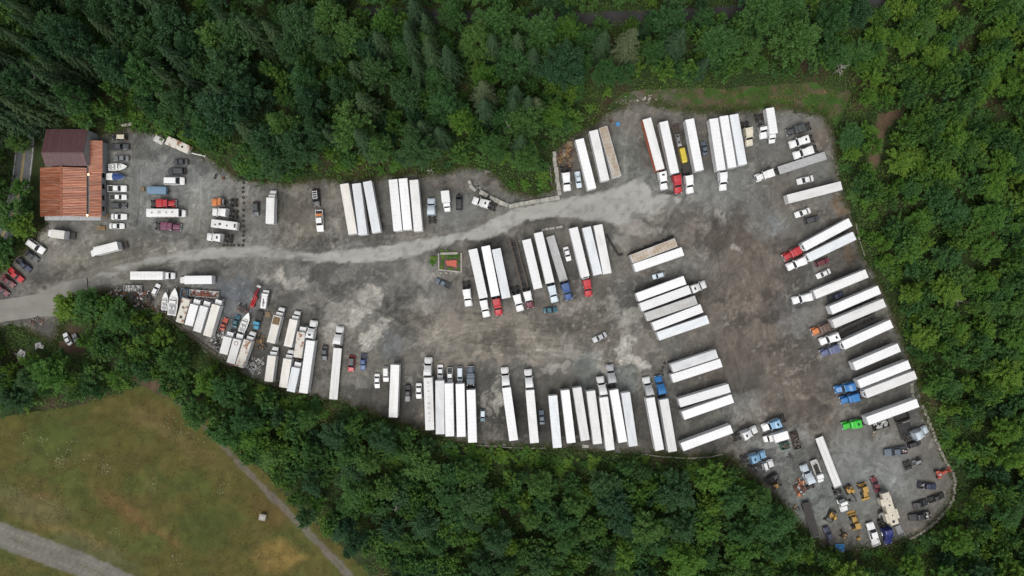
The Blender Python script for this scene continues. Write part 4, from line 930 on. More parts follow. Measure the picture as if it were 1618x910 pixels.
def tractor_model(kind):
    """front bumper at x = 3.8, sleeper back at -1.5 (day cab: .35), frame end at -3.9"""
    ps = []
    classic = kind == 'classic'; day = kind == 'day'
    fr = MB()
    for s in (-1, 1): fr.box(-3.9, 3.3, s * .43 - .06, s * .43 + .06, .72, .98)
    for x in (-3.8, -3.0, -2.2, -1.2, 0, 1.5, 3.1): fr.box(x - .06, x + .06, -.37, .37, .76, .94)
    for x in (-2.15, -3.4): fr.cyl('y', (x, 0, .52), .11, 1.9, 8); fr.box(x - .25, x + .25, -.3, .3, .5, .8, ch=.06)
    ps.append(P('frame', fr, 'chassis'))
    hd = MB()
    if classic:
        hd.loft([section(3.7, .62, .75, 1.78, .05, .12), section(3.2, .68, .75, 1.86, .05, .14), section(1.75, .82, .8, 1.98, .05, .16)])
        fd = lambda s: MB().loft([section(3.72, .2, .62, .92, .03, .1), section(3.35, .22, .6, 1.18, .03, .14), section(2.5, .22, .6, 1.2, .03, .14), section(1.95, .2, .6, .8, .03, .1)])
        wx0, wx1, cz = 1.72, 1.42, 2.62
    else:
        hd.loft([section(3.72, .74, .62, 1.02, .1, .2), section(3.4, .92, .6, 1.38, .1, .25), section(2.7, 1.0, .7, 1.66, .1, .3), section(1.85, 1.06, .75, 1.92, .1, .3)])
        fd = lambda s: MB().loft([section(3.6, .16, .55, .86, .03, .08), section(3.2, .2, .55, 1.12, .03, .12), section(2.3, .2, .55, 1.12, .03, .12), section(1.95, .16, .55, .7, .03, .08)])
        wx0, wx1, cz = 1.85, 1.3, 2.72
    ps.append(P('hood', hd, 'paint_white', 'hood'))
    for s in (-1, 1): ps.append(P('fender', fd(s), 'paint_white', 'hood', (0, s * (.97 if classic else 1.0), 0)))
    cw = 1.04 if classic else 1.08
    cb = MB(); cb.prism_y([(wx0, .8), (wx0, 1.9), (wx1, cz - .08), (wx1 - .25, cz), (.35, cz + .04), (.35, .8)], -cw, cw, inset=.05); ps.append(P('cab', cb, 'paint_white', 'body'))
    ws = MB(); d = .03; ws.add([(wx0 + d, .94, 1.95), (wx0 + d, -.94, 1.95), (wx1 + d, -.88, cz - .1), (wx1 + d, .88, cz - .1), (wx0 + d - .08, 1.06, 1.95), (wx1 + d - .08, 1.0, cz - .1), (wx0 + d - .08, -1.06, 1.95), (wx1 + d - .08, -1.0, cz - .1)], [(0, 1, 2, 3), (0, 3, 5, 4), (1, 6, 7, 2)]); ps.append(P('windshield', ws, 'glass'))
    for s in (-1, 1):
        sw = MB(); sw.box(.6, 1.35, s * (cw + .012) - .01, s * (cw + .012) + .01, 1.85, 2.45); ps.append(P('side_window', sw, 'glass'))
    if not day:
        sl = MB()
        if classic: sl.loft([section(.42, 1.1, .8, 2.74, .05, .18), section(.2, 1.2, .8, 2.86, .05, .2), section(-1.5, 1.2, .8, 2.9, .05, .2)])
        else: sl.loft([section(1.12, .84, 2.6, 2.8, .02, .1), section(.75, 1.0, 2.3, 3.1, .02, .2), section(.3, 1.12, .8, 3.42, .05, .26), section(-.5, 1.2, .8, 3.74, .05, .28), section(-1.5, 1.2, .8, 3.8, .05, .25)])
        ps.append(P('sleeper', sl, 'paint_white', 'body'))
        if not classic:
            ex = MB()
            for s in (-1, 1): ex.loft([[(-1.5, s * 1.2, .9), (-1.5, s * 1.14, .9), (-1.5, s * 1.14, 3.6), (-1.5, s * 1.2, 3.6)], [(-1.85, s * 1.22, .9), (-1.85, s * 1.18, .9), (-1.85, s * 1.18, 3.5), (-1.85, s * 1.22, 3.5)]])
            ps.append(P('side_extender', ex, 'paint_white', 'body'))
    else:
        hb = MB(); hb.box(-.25, .3, -.9, .9, .98, 1.9, ch=.05); ps.append(P('headache_rack', hb, 'galvanised'))
    if classic:
        vz = MB(); vz.box(wx1 - .05, wx1 + .35, -1.0, 1.0, cz - .06, cz, ch=.02); ps.append(P('sun_visor', vz, 'paint_white', 'body'))
    for s in (-1, 1):
        ft = MB(); ft.cyl('x', (-.1 if not day else .4, s * 1.0, .66), .31, 2.1 if not day else 1.3, 14); ps.append(P('fuel_tank', ft, 'chrome' if classic else 'steel'))
        if classic or day:
            st = MB(); st.cyl('z', (-1.62 if not day else .1, s * .98, 2.3), .09, 2.4, 10); st.cyl('z', (-1.62 if not day else .1, s * .98, 3.55), .11, .3, 10); ps.append(P('exhaust_stack', st, 'chrome'))
        mr = MB(); mr.box(-.05, .07, -.1, .1, -.35, .35, ch=.03); mr.bar((0, 0, .2), (-.1, -s * .28, .2), .04); ps.append(P('mirror', mr, 'paint_white', 'hood', (1.55, s * 1.36, 2.1)))
        hl = MB(); hl.box(-.07, .07, -.2, .2, -.13, .13, ch=.04); ps.append(P('headlight', hl, 'light_clear', None, (3.66 if not classic else 3.75, s * .84, 1.0)))
        ps.append(P('wheel', W_TRK, None, None, (2.85, s * 1.02, .5)))
        for x in (-2.15, -3.4): ps.append(P('wheel', W_DUAL, None, None, (x, s * .9, .5)))
        mf = MB(); mf.box(-4.03, -4.0, s * .9 - .3, s * .9 + .3, .25, .95); ps.append(P('mud_flap', mf, 'rubber'))
        tl = MB(); tl.box(-3.95, -3.9, s * .6 - .1, s * .6 + .1, .7, .8); ps.append(P('tail_light', tl, 'light_red'))
    fw = MB(); fw.prism_z([(-3.4, -.32), (-3.1, -.12), (-3.1, .12), (-3.4, .32), (-2.9, .48), (-2.5, .42), (-2.35, .2), (-2.35, -.2), (-2.5, -.42), (-2.9, -.48)], 1.04, 1.12); fw.box(-2.9, -2.4, -.5, -.4, .95, 1.06); fw.box(-2.9, -2.4, .4, .5, .95, 1.06); ps.append(P('fifth_wheel', fw, 'chassis'))
    bm = MB(); bm.box(3.62, 3.84, -1.16, 1.16, .32, .7, ch=.08); ps.append(P('bumper', bm, 'chrome' if classic else 'steel', 'bumper'))
    gr = MB(); gz = (.8, 1.7) if classic else (.62, 1.0)
    gr.box(3.72, 3.77, -.5, .5, *gz)
    for k in range(5): gr.box(3.77, 3.785, -.45 + k * .2, -.41 + k * .2, *gz)
    ps.append(P('grille', gr, 'chrome' if classic else 'plastic_black'))
    dk = MB()
    for k in range(4): dk.box(-1.95 + k * .11, -1.88 + k * .11, -.36, .36, .985, 1.02)
    dk.cyl('z', (-1.72, .22, 1.2), .1, .4, 8); ps.append(P('catwalk', dk, 'galvanised'))
    return ps
TRACTOR = {k: tractor_model(k) for k in ('aero', 'classic', 'day')}
HATCH = MB(); HATCH.box(-.28, .28, -.42, .42, 0, .05, ch=.02); HATCH = HATCH.mesh('roof_hatch', 'glass')

def trailer_model(kind):
    """16.15 m box, front at +x"""
    L = 16.15; h = L / 2; ps = []
    b = MB(); b.box(-h, h, -1.29, 1.29, 1.22, 4.02); 
    for s in (-1, 1):
        b.box(-h, h, s * 1.3 - .022, s * 1.3 + .022, 1.16, 1.36); b.box(-h, h, s * 1.3 - .024, s * 1.3 + .024, 3.88, 4.06)
        for k in range(26): x = -h + .3 + k * .62; b.box(x, x + .05, s * 1.29 - .018, s * 1.29 + .018, 1.36, 3.88)
    b.box(h, h + .05, -1.2, 1.2, 1.3, 3.95, ch=.02)
    ps.append(P('body', b, 'side_white', 'side'))
    r = MB(); n = 27
    secs = []
    for k in range(n):
        x = -h + .02 + (L - .04) * k / (n - 1)
        secs.append([(x, -1.28, 4.03), (x, 1.28, 4.03), (x, 1.28, 4.065), (x, .6, 4.09), (x, -.6, 4.09), (x, -1.28, 4.065)])
    r.loft(secs)
    for k in range(1, 13): x = -h + k * L / 13; r.box(x - .025, x + .025, -1.27, 1.27, 4.062, 4.10, 1)
    ps.append(P('roof', r, ('roof_w', 'seam'), 'roof'))
    rl = MB()
    for s in (-1, 1): rl.box(-h, h, s * 1.29 - .035, s * 1.29 + .035, 4.0, 4.1, ch=.015)
    rl.box(-h, -h + .1, -1.255, 1.255, 4.0, 4.1, ch=.015); rl.box(h - .1, h, -1.255, 1.255, 4.0, 4.1, ch=.015)
    ps.append(P('roof_rail', rl, 'side_white'))
    for s in (-1, 1):
        d = MB(); d.box(-h - .05, -h, min(s * .02, s * 1.24), max(s * .02, s * 1.24), 1.28, 3.9, ch=.015); d.bar((-h - .07, s * .35, 1.3), (-h - .07, s * .35, 3.88), .04); d.bar((-h - .07, s * .9, 1.3), (-h - .07, s * .9, 3.88), .04)
        ps.append(P('rear_door', d, 'side_white', 'side'))
        lg = MB(); lg.box(h - 2.75, h - 2.6, s * .75 - .07, s * .75 + .07, .12, 1.2); lg.box(h - 2.85, h - 2.5, s * .75 - .15, s * .75 + .15, .0, .1); ps.append(P('landing_leg', lg, 'chassis'))
        for x in (-h + 1.6, -h + 2.85): ps.append(P('wheel', W_DUAL, None, None, (x, s * .92, .5)))
        tl = MB(); tl.box(-h - .06, -h - .02, s * 1.05 - .15, s * 1.05 + .15, 1.1, 1.2); ps.append(P('tail_light', tl, 'light_red'))
        mf = MB(); mf.box(-h + .85, -h + .88, s * .92 - .3, s * .92 + .3, .25, 1.1); ps.append(P('mud_flap', mf, 'rubber'))
    u = MB(); u.box(-h + .6, -h + 3.9, -.5, -.38, .95, 1.2); u.box(-h + .6, -h + 3.9, .38, .5, .95, 1.2)
    for k in range(20): x = -h + .4 + k * .8; u.box(x, x + .08, -1.2, 1.2, 1.08, 1.2)
    for x in (-h + 1.6, -h + 2.85): u.cyl('y', (x, 0, .5), .09, 1.9, 8)
    ps.append(P('undercarriage', u, 'chassis'))
    g = MB(); g.box(-h - .02, -h + .06, -1.1, 1.1, .45, .58); g.box(-h, -h + .08, -.8, -.68, .58, 1.15); g.box(-h, -h + .08, .68, .8, .58, 1.15); ps.append(P('rear_guard', g, 'steel'))
    if kind == 'reefer':
        c = MB(); c.box(h + .05, h + .6, -.98, .98, 2.0, 3.85, ch=.1); c.box(h + .6, h + .63, -.8, .8, 2.3, 2.9); ps.append(P('refrigeration_unit', c, 'side_white')); 
        c2 = MB(); c2.box(h + .12, h + .5, -.7, .7, 3.85, 3.88); ps.append(P('cooling_grille', c2, 'plastic_black'))
    if kind in ('reefer', 'skirt'):
        for s in (-1, 1):
            k = MB(); k.loft([[(h - 3.4, s * 1.24, 1.2), (h - 3.4, s * 1.2, 1.2), (h - 3.0, s * 1.2, .5), (h - 3.0, s * 1.24, .5)], [(-h + 4.6, s * 1.24, 1.2), (-h + 4.6, s * 1.2, 1.2), (-h + 4.6, s * 1.2, .45), (-h + 4.6, s * 1.24, .45)]]); ps.append(P('side_skirt', k, 'side_white'))
    return ps
TRAILER = {k: trailer_model(k) for k in ('van', 'reefer', 'skirt')}

def flatbed_model(kind):
    """deck 14.6 m, front at +x; kinds: alloy, wood, skeletal, lowboy"""
    L = 14.6; h = L / 2; ps = []
    f = MB()
    for s in (-1, 1): f.box(-h + .2, h - .2, s * .5 - .07, s * .5 + .07, .95, 1.32)
    for k in range(15): x = -h + .4 + k * .98; f.box(x, x + .1, -1.15, 1.15, 1.18, 1.32)
    ps.append(P('frame', f, 'chassis'))
    if kind in ('alloy', 'wood'):
        mt = 'alloy_deck' if kind == 'alloy' else 'wood_deck'; n = 6; w = 2.44 / n
        for k in range(n):
            d = MB(); y = -1.22 + k * w; d.box(-h, h, y + .012, y + w - .012, 1.325, 1.40 - .01 * (k % 2)); ps.append(P('deck_plank', d, mt, 'deck'))
        for s in (-1, 1):
            d = MB(); d.box(-h, h, s * 1.25 - .03, s * 1.25 + .03, 1.25, 1.41); ps.append(P('side_rail', d, 'chassis' if kind == 'wood' else 'steel', 'rail'))
        hd = MB(); hd.box(h - .06, h + .02, -1.24, 1.24, 1.3, 1.75 if kind == 'alloy' else 1.6); ps.append(P('bulkhead', hd, 'steel', 'rail'))
    elif kind == 'skeletal':
        for s in (-1, 1):
            d = MB(); d.box(-h, h, s * .95 - .22, s * .95 + .22, 1.32, 1.38); ps.append(P('deck_plank', d, 'wood_deck', 'deck'))
        for k in range(9):
            d = MB(); x = -h + .5 + k * 1.65; d.box(x, x + .16, -.72, .72, 1.325, 1.37); ps.append(P('cross_member', d, 'chassis'))
    elif kind == 'lowboy':
        d = MB(); d.box(-h, h - 3, -1.2, 1.2, .9, 1.02); ps.append(P('deck', d, 'wood_deck')); g = MB(); g.box(h - 3, h, -1.1, 1.1, 1.33, 1.45); g.loft([[(h - 3.4, -1.1, .95), (h - 3.4, 1.1, .95), (h - 3.4, 1.1, 1.02), (h - 3.4, -1.1, 1.02)], [(h - 2.9, -1.1, 1.3), (h - 2.9, 1.1, 1.3), (h - 2.9, 1.1, 1.45), (h - 2.9, -1.1, 1.45)]]); ps.append(P('gooseneck', g, 'chassis'))
    for s in (-1, 1):
        for x in (-h + 1.3, -h + 2.55): ps.append(P('wheel', W_DUAL, None, None, (x, s * .92, .5)))
        lg = MB(); lg.box(h - 2.75, h - 2.6, s * .75 - .07, s * .75 + .07, .0, 1.2); ps.append(P('landing_leg', lg, 'chassis'))
        tl = MB(); tl.box(-h - .03, -h + .01, s * .95 - .15, s * .95 + .15, 1.08, 1.2); ps.append(P('tail_light', tl, 'light_red'))
    u = MB(); 
    for x in (-h + 1.3, -h + 2.55): u.cyl('y', (x, 0, .5), .09, 1.9, 8); u.box(x - .1, x + .1, -.45, .45, .5, .96)
    ps.append(P('axle', u, 'chassis'))
    return ps
FLATBED = {k: flatbed_model(k) for k in ('alloy', 'wood', 'skeletal', 'lowboy')}

_bt = {}
def boxtruck_model(Lbox, style):
    """style: hood (nose out front) or flat (cab over) or step (van body); cab front at +x, box behind; origin mid"""
    key = (round(Lbox, 1), style)
    if key in _bt: return _bt[key]
    ps = []; cl = 2.5 if style == 'hood' else 1.8
    L = Lbox + cl; h = L / 2; f = h; bx = h - cl - .05
    fr = MB()
    for s in (-1, 1): fr.box(-h + .1, h - .4, s * .42 - .05, s * .42 + .05, .6, .82)
    ps.append(P('frame', fr, 'chassis'))
    bz0, bz1 = .95, 3.45
    b = MB(); b.box(-h, bx, -1.22, 1.22, bz0, bz1 - .05); b.box(bx, bx + .04, -1.1, 1.1, bz0 + .1, bz1 - .15)
    for s in (-1, 1): b.box(-h, bx, s * 1.23 - .02, s * 1.23 + .02, bz0 - .02, bz0 + .15); b.box(-h, bx, s * 1.23 - .022, s * 1.23 + .022, bz1 - .18, bz1 - .02)
    ps.append(P('cargo_box', b, 'side_white', 'side'))
    r = MB(); n = 9
    r.loft([[(x, -1.22, bz1 - .05), (x, 1.22, bz1 - .05), (x, 1.22, bz1), (x, .5, bz1 + .03), (x, -.5, bz1 + .03), (x, -1.22, bz1)] for x in (-h + .01, bx - .01)])
    for k in range(1, n): x = -h + k * (bx + h) / n; r.box(x - .03, x + .03, -1.2, 1.2, bz1 - .01, bz1 + .035, 1)
    ps.append(P('roof', r, ('roof_o', 'seam'), 'roof'))
    if style == 'hood':
        hd = MB(); hd.loft([section(f, .8, .5, .98, .1, .18), section(f - .3, .95, .45, 1.2, .1, .2), section(f - 1.05, 1.02, .45, 1.48, .1, .2)]); ps.append(P('hood', hd, 'paint_white', 'cab'))
        w0, w1, ct = f - 1.05, f - 1.45, 2.25; c0 = f - 2.42
    else:
        w0, w1, ct = f - .05, f - .3, 2.3; c0 = f - 1.72
        bpz = MB(); bpz.box(f - .12, f + .03, -1.0, 1.0, .4, .62, ch=.04); ps.append(P('grille', bpz, 'plastic_black'))
    cb = MB(); cb.prism_y([(w0, .5), (w0, 1.42), (w1, ct - .06), (w1 - .2, ct), (c0, ct + .02), (c0, .5)], -1.0, 1.0, inset=.05); ps.append(P('cab', cb, 'paint_white', 'cab'))
    ws = MB(); ws.add([(w0 + .03, .9, 1.46), (w0 + .03, -.9, 1.46), (w1 + .03, -.82, ct - .1), (w1 + .03, .82, ct - .1)], [(0, 1, 2, 3)]); ps.append(P('windshield', ws, 'glass'))
    for s in (-1, 1):
        sw = MB(); sw.box(w1 - .75, w1 - .05, s * 1.012 - .01, s * 1.012 + .01, 1.45, 2.05); ps.append(P('side_window', sw, 'glass'))
        mr = MB(); mr.box(-.05, .05, -.09, .09, -.25, .25, ch=.02); ps.append(P('mirror', mr, 'plastic_black', None, (w0 - .25, s * 1.28, 1.75)))
        hl = MB(); hl.box(-.05, .05, -.15, .15, -.1, .1, ch=.02); ps.append(P('headlight', hl, 'light_clear', None, (f - .03, s * .72, .82)))
        ps.append(P('wheel', W_TRK, None, None, (f - .95, s * .92, .5))); ps.append(P('wheel', W_DUAL, None, None, (-h + Lbox * .28, s * .85, .5)))
        tl = MB(); tl.box(-h - .03, -h + .01, s * 1.0 - .12, s * 1.0 + .12, .8, .92); ps.append(P('tail_light', tl, 'light_red'))
    bm = MB(); bm.box(f - .02, f + .12, -1.05, 1.05, .35, .6, ch=.04); ps.append(P('bumper', bm, 'steel'))
    dr = MB(); dr.box(-h - .05, -h, -1.12, 1.12, bz0 + .05, bz1 - .15, ch=.02); ps.append(P('rear_door', dr, 'side_white', 'door'))
    ax = MB(); ax.cyl('y', (-h + Lbox * .28, 0, .5), .09, 1.6, 8); ax.cyl('y', (f - .95, 0, .5), .07, 1.6, 8); ps.append(P('axle', ax, 'chassis'))
    _bt[key] = (ps, L); return _bt[key]
LIFTGATE = MB(); LIFTGATE.box(-1.5, 0, -1.1, 1.1, .75, .83); LIFTGATE.box(-.1, .0, -1.1, -1.0, .83, 1.5); LIFTGATE.box(-.1, .0, 1.0, 1.1, .83, 1.5); LIFTGATE = LIFTGATE.mesh('lift_gate', 'chassis')

# ------------------------------------------------------------------ placing by measured points
def geom(a, b, z):
    ax, ay = at(a[0], a[1], z); bx, by = at(b[0], b[1], z)
    return (ax + bx) / 2, (ay + by) / 2, math.atan2(ay - by, ax - bx), math.hypot(ax - bx, ay - by), (ax, ay)
trailer_fronts = []
def trailer(fx, fy, rx, ry, kind, roof, label, side=None, group='box trailers parked in the lot'):
    x, y, rz, L, fr = geom((fx, fy), (rx, ry), 4.1)
    k = L / 16.15
    o = place(TRAILER[kind], 'box_trailer', label, 'trailer', x, y, rz, group, {'roof': 'roof_' + roof, 'side': side}, (k, 1, 1)); trailer_fronts.append((fr, rz))
    return o
def flatbed(fx, fy, rx, ry, kind, label, deck=None, name='flatbed_trailer', rail=None):
    x, y, rz, L, fr = geom((fx, fy), (rx, ry), 1.4)
    trailer_fronts.append((fr, rz))
    return place(FLATBED[kind], name, label, 'trailer', x, y, rz, 'flat and skeletal trailers', {'deck': deck, 'rail': rail}, (L / 14.6, 1, 1))
def tractor(fx, fy, rx, ry, kind, col, label, hood=None, hatch=False, bumper=None):
    ax, ay = at(fx, fy, 1.3); bx, by = at(rx, ry, 1.6); rz = math.atan2(ay - by, ax - bx); c, s = math.cos(rz), math.sin(rz)
    back = -1.95 if kind != 'day' else .3
    shift = 0.0
    for (tx, ty), trz in trailer_fronts:
        u = (tx - ax) * c + (ty - ay) * s + 3.8; v = -(tx - ax) * s + (ty - ay) * c      # trailer front in tractor space
        if abs(v) < 1.6 and abs(math.sin(trz - rz)) < .5 and math.cos(trz - rz) > 0 and back - .3 < u < 4.5: shift = max(shift, u - back + .25)
    x, y = ax + (shift - 3.8) * c, ay + (shift - 3.8) * s
    body = 'paint_' + col
    o = place(TRACTOR[kind], 'semi_tractor', label, 'truck', x, y, rz, 'semi truck tractors', {'body': body, 'hood': 'paint_' + (hood or col), 'bumper': bumper})
    if hatch and kind != 'day': obj('roof_hatch', HATCH, o, (-.55, 0, 3.74 if kind == 'aero' else 2.88))
    return o
NAME = {'sedan': 'car', 'hatch': 'car', 'coupe': 'car', 'suv': 'sport_utility_car', 'van': 'minivan', 'pickup': 'pickup_truck'}
CATN = {'sedan': 'car', 'hatch': 'car', 'coupe': 'car', 'suv': 'car', 'van': 'van', 'pickup': 'pickup truck'}
def car(cx, cy, ln, ang, kind, col, label, roof=None, liner=None, extra=None):
    x, y = at(cx, cy, .9); mdl, L = CAR[kind]; k = ln * (H - .9) / F / L
    k = min(max(k, .85), 1.22)
    o = place(mdl, NAME[kind], label, CATN[kind], x, y, R(ang), 'cars and pickups parked in the lot', {'body': 'paint_' + col, 'roof': 'paint_' + (roof or col), 'liner': liner}, k)
    for e in (extra or ()):
        nm, me, loc = e; obj(nm, me, o, loc)
    return o
def boxtruck(fx, fy, rx, ry, style, roof, label, cab='white', side=None, door=None, lift=False):
    x, y, rz, L, fr = geom((fx, fy), (rx, ry), 3.0)
    cl = 2.5 if style == 'hood' else 1.8
    mdl, Lm = boxtruck_model(round((L - cl) * 2) / 2, style)
    o = place(mdl, 'box_truck', label, 'truck', x, y, rz, 'box trucks', {'cab': 'paint_' + cab, 'roof': 'roof_' + roof, 'side': side, 'door': door}, (L / Lm, 1, 1))
    if lift: obj('lift_gate', LIFTGATE, o, (-Lm / 2 - .05, 0, 0))
    return o
# ------------------------------------------------------------------ the barn: rust roofed hall, maroon gabled shed, lean-to
def corr_panel(m, p00, p10, p01, p11, n, amp=.05):
    """corrugated sheet: ribs run from p0* to p1*; corners bilinear"""
    p00, p10, p01, p11 = map(Vector, (p00, p10, p01, p11)); secs = []
    nrm = (p10 - p00).cross(p01 - p00).normalized()
    if nrm.z < 0: nrm = -nrm
    vs = []; fs = []
    for i in range(n * 2 + 1):
        t = i / (n * 2); a = p00.lerp(p01, t); b = p10.lerp(p11, t); up = nrm * (amp if i % 2 else 0)
        vs += [a + up, b + up, a - nrm * .06, b - nrm * .06]
    for i in range(n * 2):
        o = i * 4; fs += [(o, o + 1, o + 5, o + 4), (o + 3, o + 2, o + 6, o + 7)]
    fs += [(0, 4 * n * 2, 4 * n * 2 + 2, 2), (1, 3, 4 * n * 2 + 3, 4 * n * 2 + 1), (0, 2, 3, 1), (4 * n * 2, 4 * n * 2 + 1, 4 * n * 2 + 3, 4 * n * 2 + 2)]
    m.add(vs, fs)
def A3(px, py, z): x, y = at(px, py, z); return (x, y, z)
bx0, by0 = at(112, 345)
barn = thing('barn', 'long barn with rust red corrugated metal roof at the left of the lot', 'building', bx0, by0)
def bpart(name, m, mat, parent=None):
    me = m.mesh(name, mat); o = obj(name, me, parent or barn)
    if parent is None: me.transform(Matrix.Translation((-bx0, -by0, 0)))
    else: me.transform(Matrix.Translation((-bx0, -by0, 0)))
    return o
# world footprints from the roof edges in the picture
xw, yn = at(63.5, 264.5, 4.6); xr, _ = at(97, 300, 6.2); xe, ys = at(137, 342, 4.8)
xl0, _ = at(140.5, 300, 4.4); xl1, _ = at(160.5, 300, 3.3); _, yl1 = at(150, 271, 4.0)
w = MB(); w.box(xw + .5, xe - .3, ys + .5, yn - .5, 0, 4.5); w.prism_y([(xw + .5, 4.5), (xe - .3, 4.5), (xr, 5.9)], ys + .5, yn - .5); bpart('wall', w, 'barn_wall')
w = MB(); w.box(xe - .3, xl1 - .5, ys + .5, yl1 - .4, 0, 3.0); bpart('lean_to_wall', w, 'barn_siding')
n_p = 15
for i in range(n_p):                                   # each roofing sheet is its own part
    y0 = ys + (yn - ys) * i / n_p; y1 = ys + (yn - ys) * (i + 1) / n_p - .03; dz = .012 * (i % 2)
    m = MB(); corr_panel(m, (xr, y0, 6.2 + dz), (xw, y0, 4.6 + dz), (xr, y1, 6.2 + dz), (xw, y1, 4.6 + dz), 2, .09); bpart('roof_sheet', m, 'barn_rust')
    m = MB(); corr_panel(m, (xr, y0, 6.2 + dz), (xe, y0, 4.8 + dz), (xr, y1, 6.2 + dz), (xe, y1, 4.8 + dz), 2, .09); bpart('roof_sheet', m, 'barn_rust')
    m = MB(); yb = ys + (yl1 - ys) * i / n_p; yc = ys + (yl1 - ys) * (i + 1) / n_p - .03
    corr_panel(m, (xl0, yb, 4.2 + dz), (xl1, yb, 3.3 + dz), (xl0, yc, 4.2 + dz), (xl1, yc, 3.3 + dz), 2, .09); bpart('roof_sheet', m, 'barn_rust')
m = MB(); m.bar((xr, ys - .1, 6.28), (xr, yn + .1, 6.28), .5, .1); bpart('ridge_cap', m, 'barn_rust')
m = MB(); m.box(xe - .12, xl0 + .1, ys, yn, 4.0, 4.12); m.box(xe - .16, xe - .06, ys, yn, 4.12, 4.62); bpart('gutter', m, 'galvanised')
for px, py in ((139.3, 275.5), (137.5, 340)):
    x, y = at(px, py, 5.0); m = MB(); m.cyl('z', (x, y, 4.95), .28, .14, 12, r2=.2); l = bpart('lamp', m, 'lamp_glow'); m = MB(); m.bar((x, y, 4.2), (x, y, 4.9), .08); bpart('lamp_arm', m, 'chassis', l)
aw = MB(); x0, y0 = at(70, 349, 3.2); x1, y1 = at(165, 351, 3.2); corr_panel(aw, (xw + .5, ys + .5, 3.5), (xw + .5, ys - 1.0, 3.2), (xl1 - .3, ys + .5, 3.5), (xl1 - .3, ys - 1.0, 3.2), 40, .03); bpart('awning', aw, 'galvanised')
for k in range(3):
    m = MB(); xx = xw + 3 + k * 4.2; m.box(xx, xx + 3.2, ys + .42, ys + .5, 0, 3.1); d = bpart('roller_door', m, 'barn_siding')
    m = MB()
    for j in range(7): m.box(xx + .05, xx + 3.15, ys + .39, ys + .42, .1 + j * .42, .42 + j * .42)
    bpart('door_slat', m, 'galvanised', d)
for k in range(4):
    m = MB(); yy = ys + 2 + k * 3.4; m.box(xl1 - .52, xl1 - .46, yy, yy + 1.4, 1.1, 2.2); wd = bpart('window', m, 'glass'); m = MB()
    for a, b, c, d in ((yy - .08, yy + 1.48, 1.02, 1.1), (yy - .08, yy + 1.48, 2.2, 2.28), (yy - .08, yy, 1.1, 2.2), (yy + 1.4, yy + 1.48, 1.1, 2.2)): m.box(xl1 - .53, xl1 - .44, a, b, c, d)
    bpart('window_frame', m, 'timber', wd)
bx0, by0 = at(100, 235); barn = thing('shed', 'dark maroon gabled shed adjoining the rusty barn roof', 'building', bx0, by0)
sx0, sy_r = at(65, 241, 7.2); sx1, _ = at(132, 241, 7.2); _, sy_n = at(98, 204, 5.0); _, sy_s = at(98, 262, 5.4)
w = MB(); w.box(sx0 + .4, sx1 - .05, sy_s + .3, sy_n - .4, 0, 4.9)
w.loft([[(sx0 + .4, sy_s + .3, 4.9), (sx0 + .4, sy_n - .4, 4.9), (sx0 + .4, sy_r, 7.05)], [(sx1 - .05, sy_s + .3, 4.9), (sx1 - .05, sy_n - .4, 4.9), (sx1 - .05, sy_r, 7.05)]]); bpart('wall', w, 'barn_siding')
for i in range(9):
    xa = sx0 + (sx1 - sx0) * i / 9; xb = sx0 + (sx1 - sx0) * (i + 1) / 9 - .03; dz = .012 * (i % 2)
    m = MB(); corr_panel(m, (xa, sy_r, 7.2 + dz), (xa, sy_n, 4.95 + dz), (xb, sy_r, 7.2 + dz), (xb, sy_n, 4.95 + dz), 3, .035); bpart('roof_sheet', m, 'barn_maroon')
    m = MB(); corr_panel(m, (xa, sy_r, 7.2 + dz), (xa, sy_s, 5.4 + dz), (xb, sy_r, 7.2 + dz), (xb, sy_s, 5.4 + dz), 3, .035); bpart('roof_sheet', m, 'barn_maroon')
m = MB(); m.bar((sx0, sy_r, 7.26), (sx1, sy_r, 7.26), .4, .08); bpart('ridge_cap', m, 'barn_maroon')
lx0, ly0 = at(143.5, 272.5, 4.0); lx1, ly1 = at(162, 222, 3.4)
w = MB(); w.box(sx1 - .05, lx1 - .4, ly0 + .2, ly1 - .3, 0, 3.1); bpart('lean_to_wall', w, 'barn_siding')
for i in range(7):
    ya = ly0 + (ly1 - ly0) * i / 7; yb = ly0 + (ly1 - ly0) * (i + 1) / 7 - .03; dz = .012 * (i % 2)
    m = MB(); corr_panel(m, (lx0 - .6, ya, 4.25 + dz), (lx1, ya, 3.4 + dz), (lx0 - .6, yb, 4.25 + dz), (lx1, yb, 3.4 + dz), 4); bpart('roof_sheet', m, 'barn_rust')
m = MB(); m.box(lx0 - .75, lx0 - .55, ly0, ly1, 4.2, 4.42); bpart('flashing', m, 'galvanised')

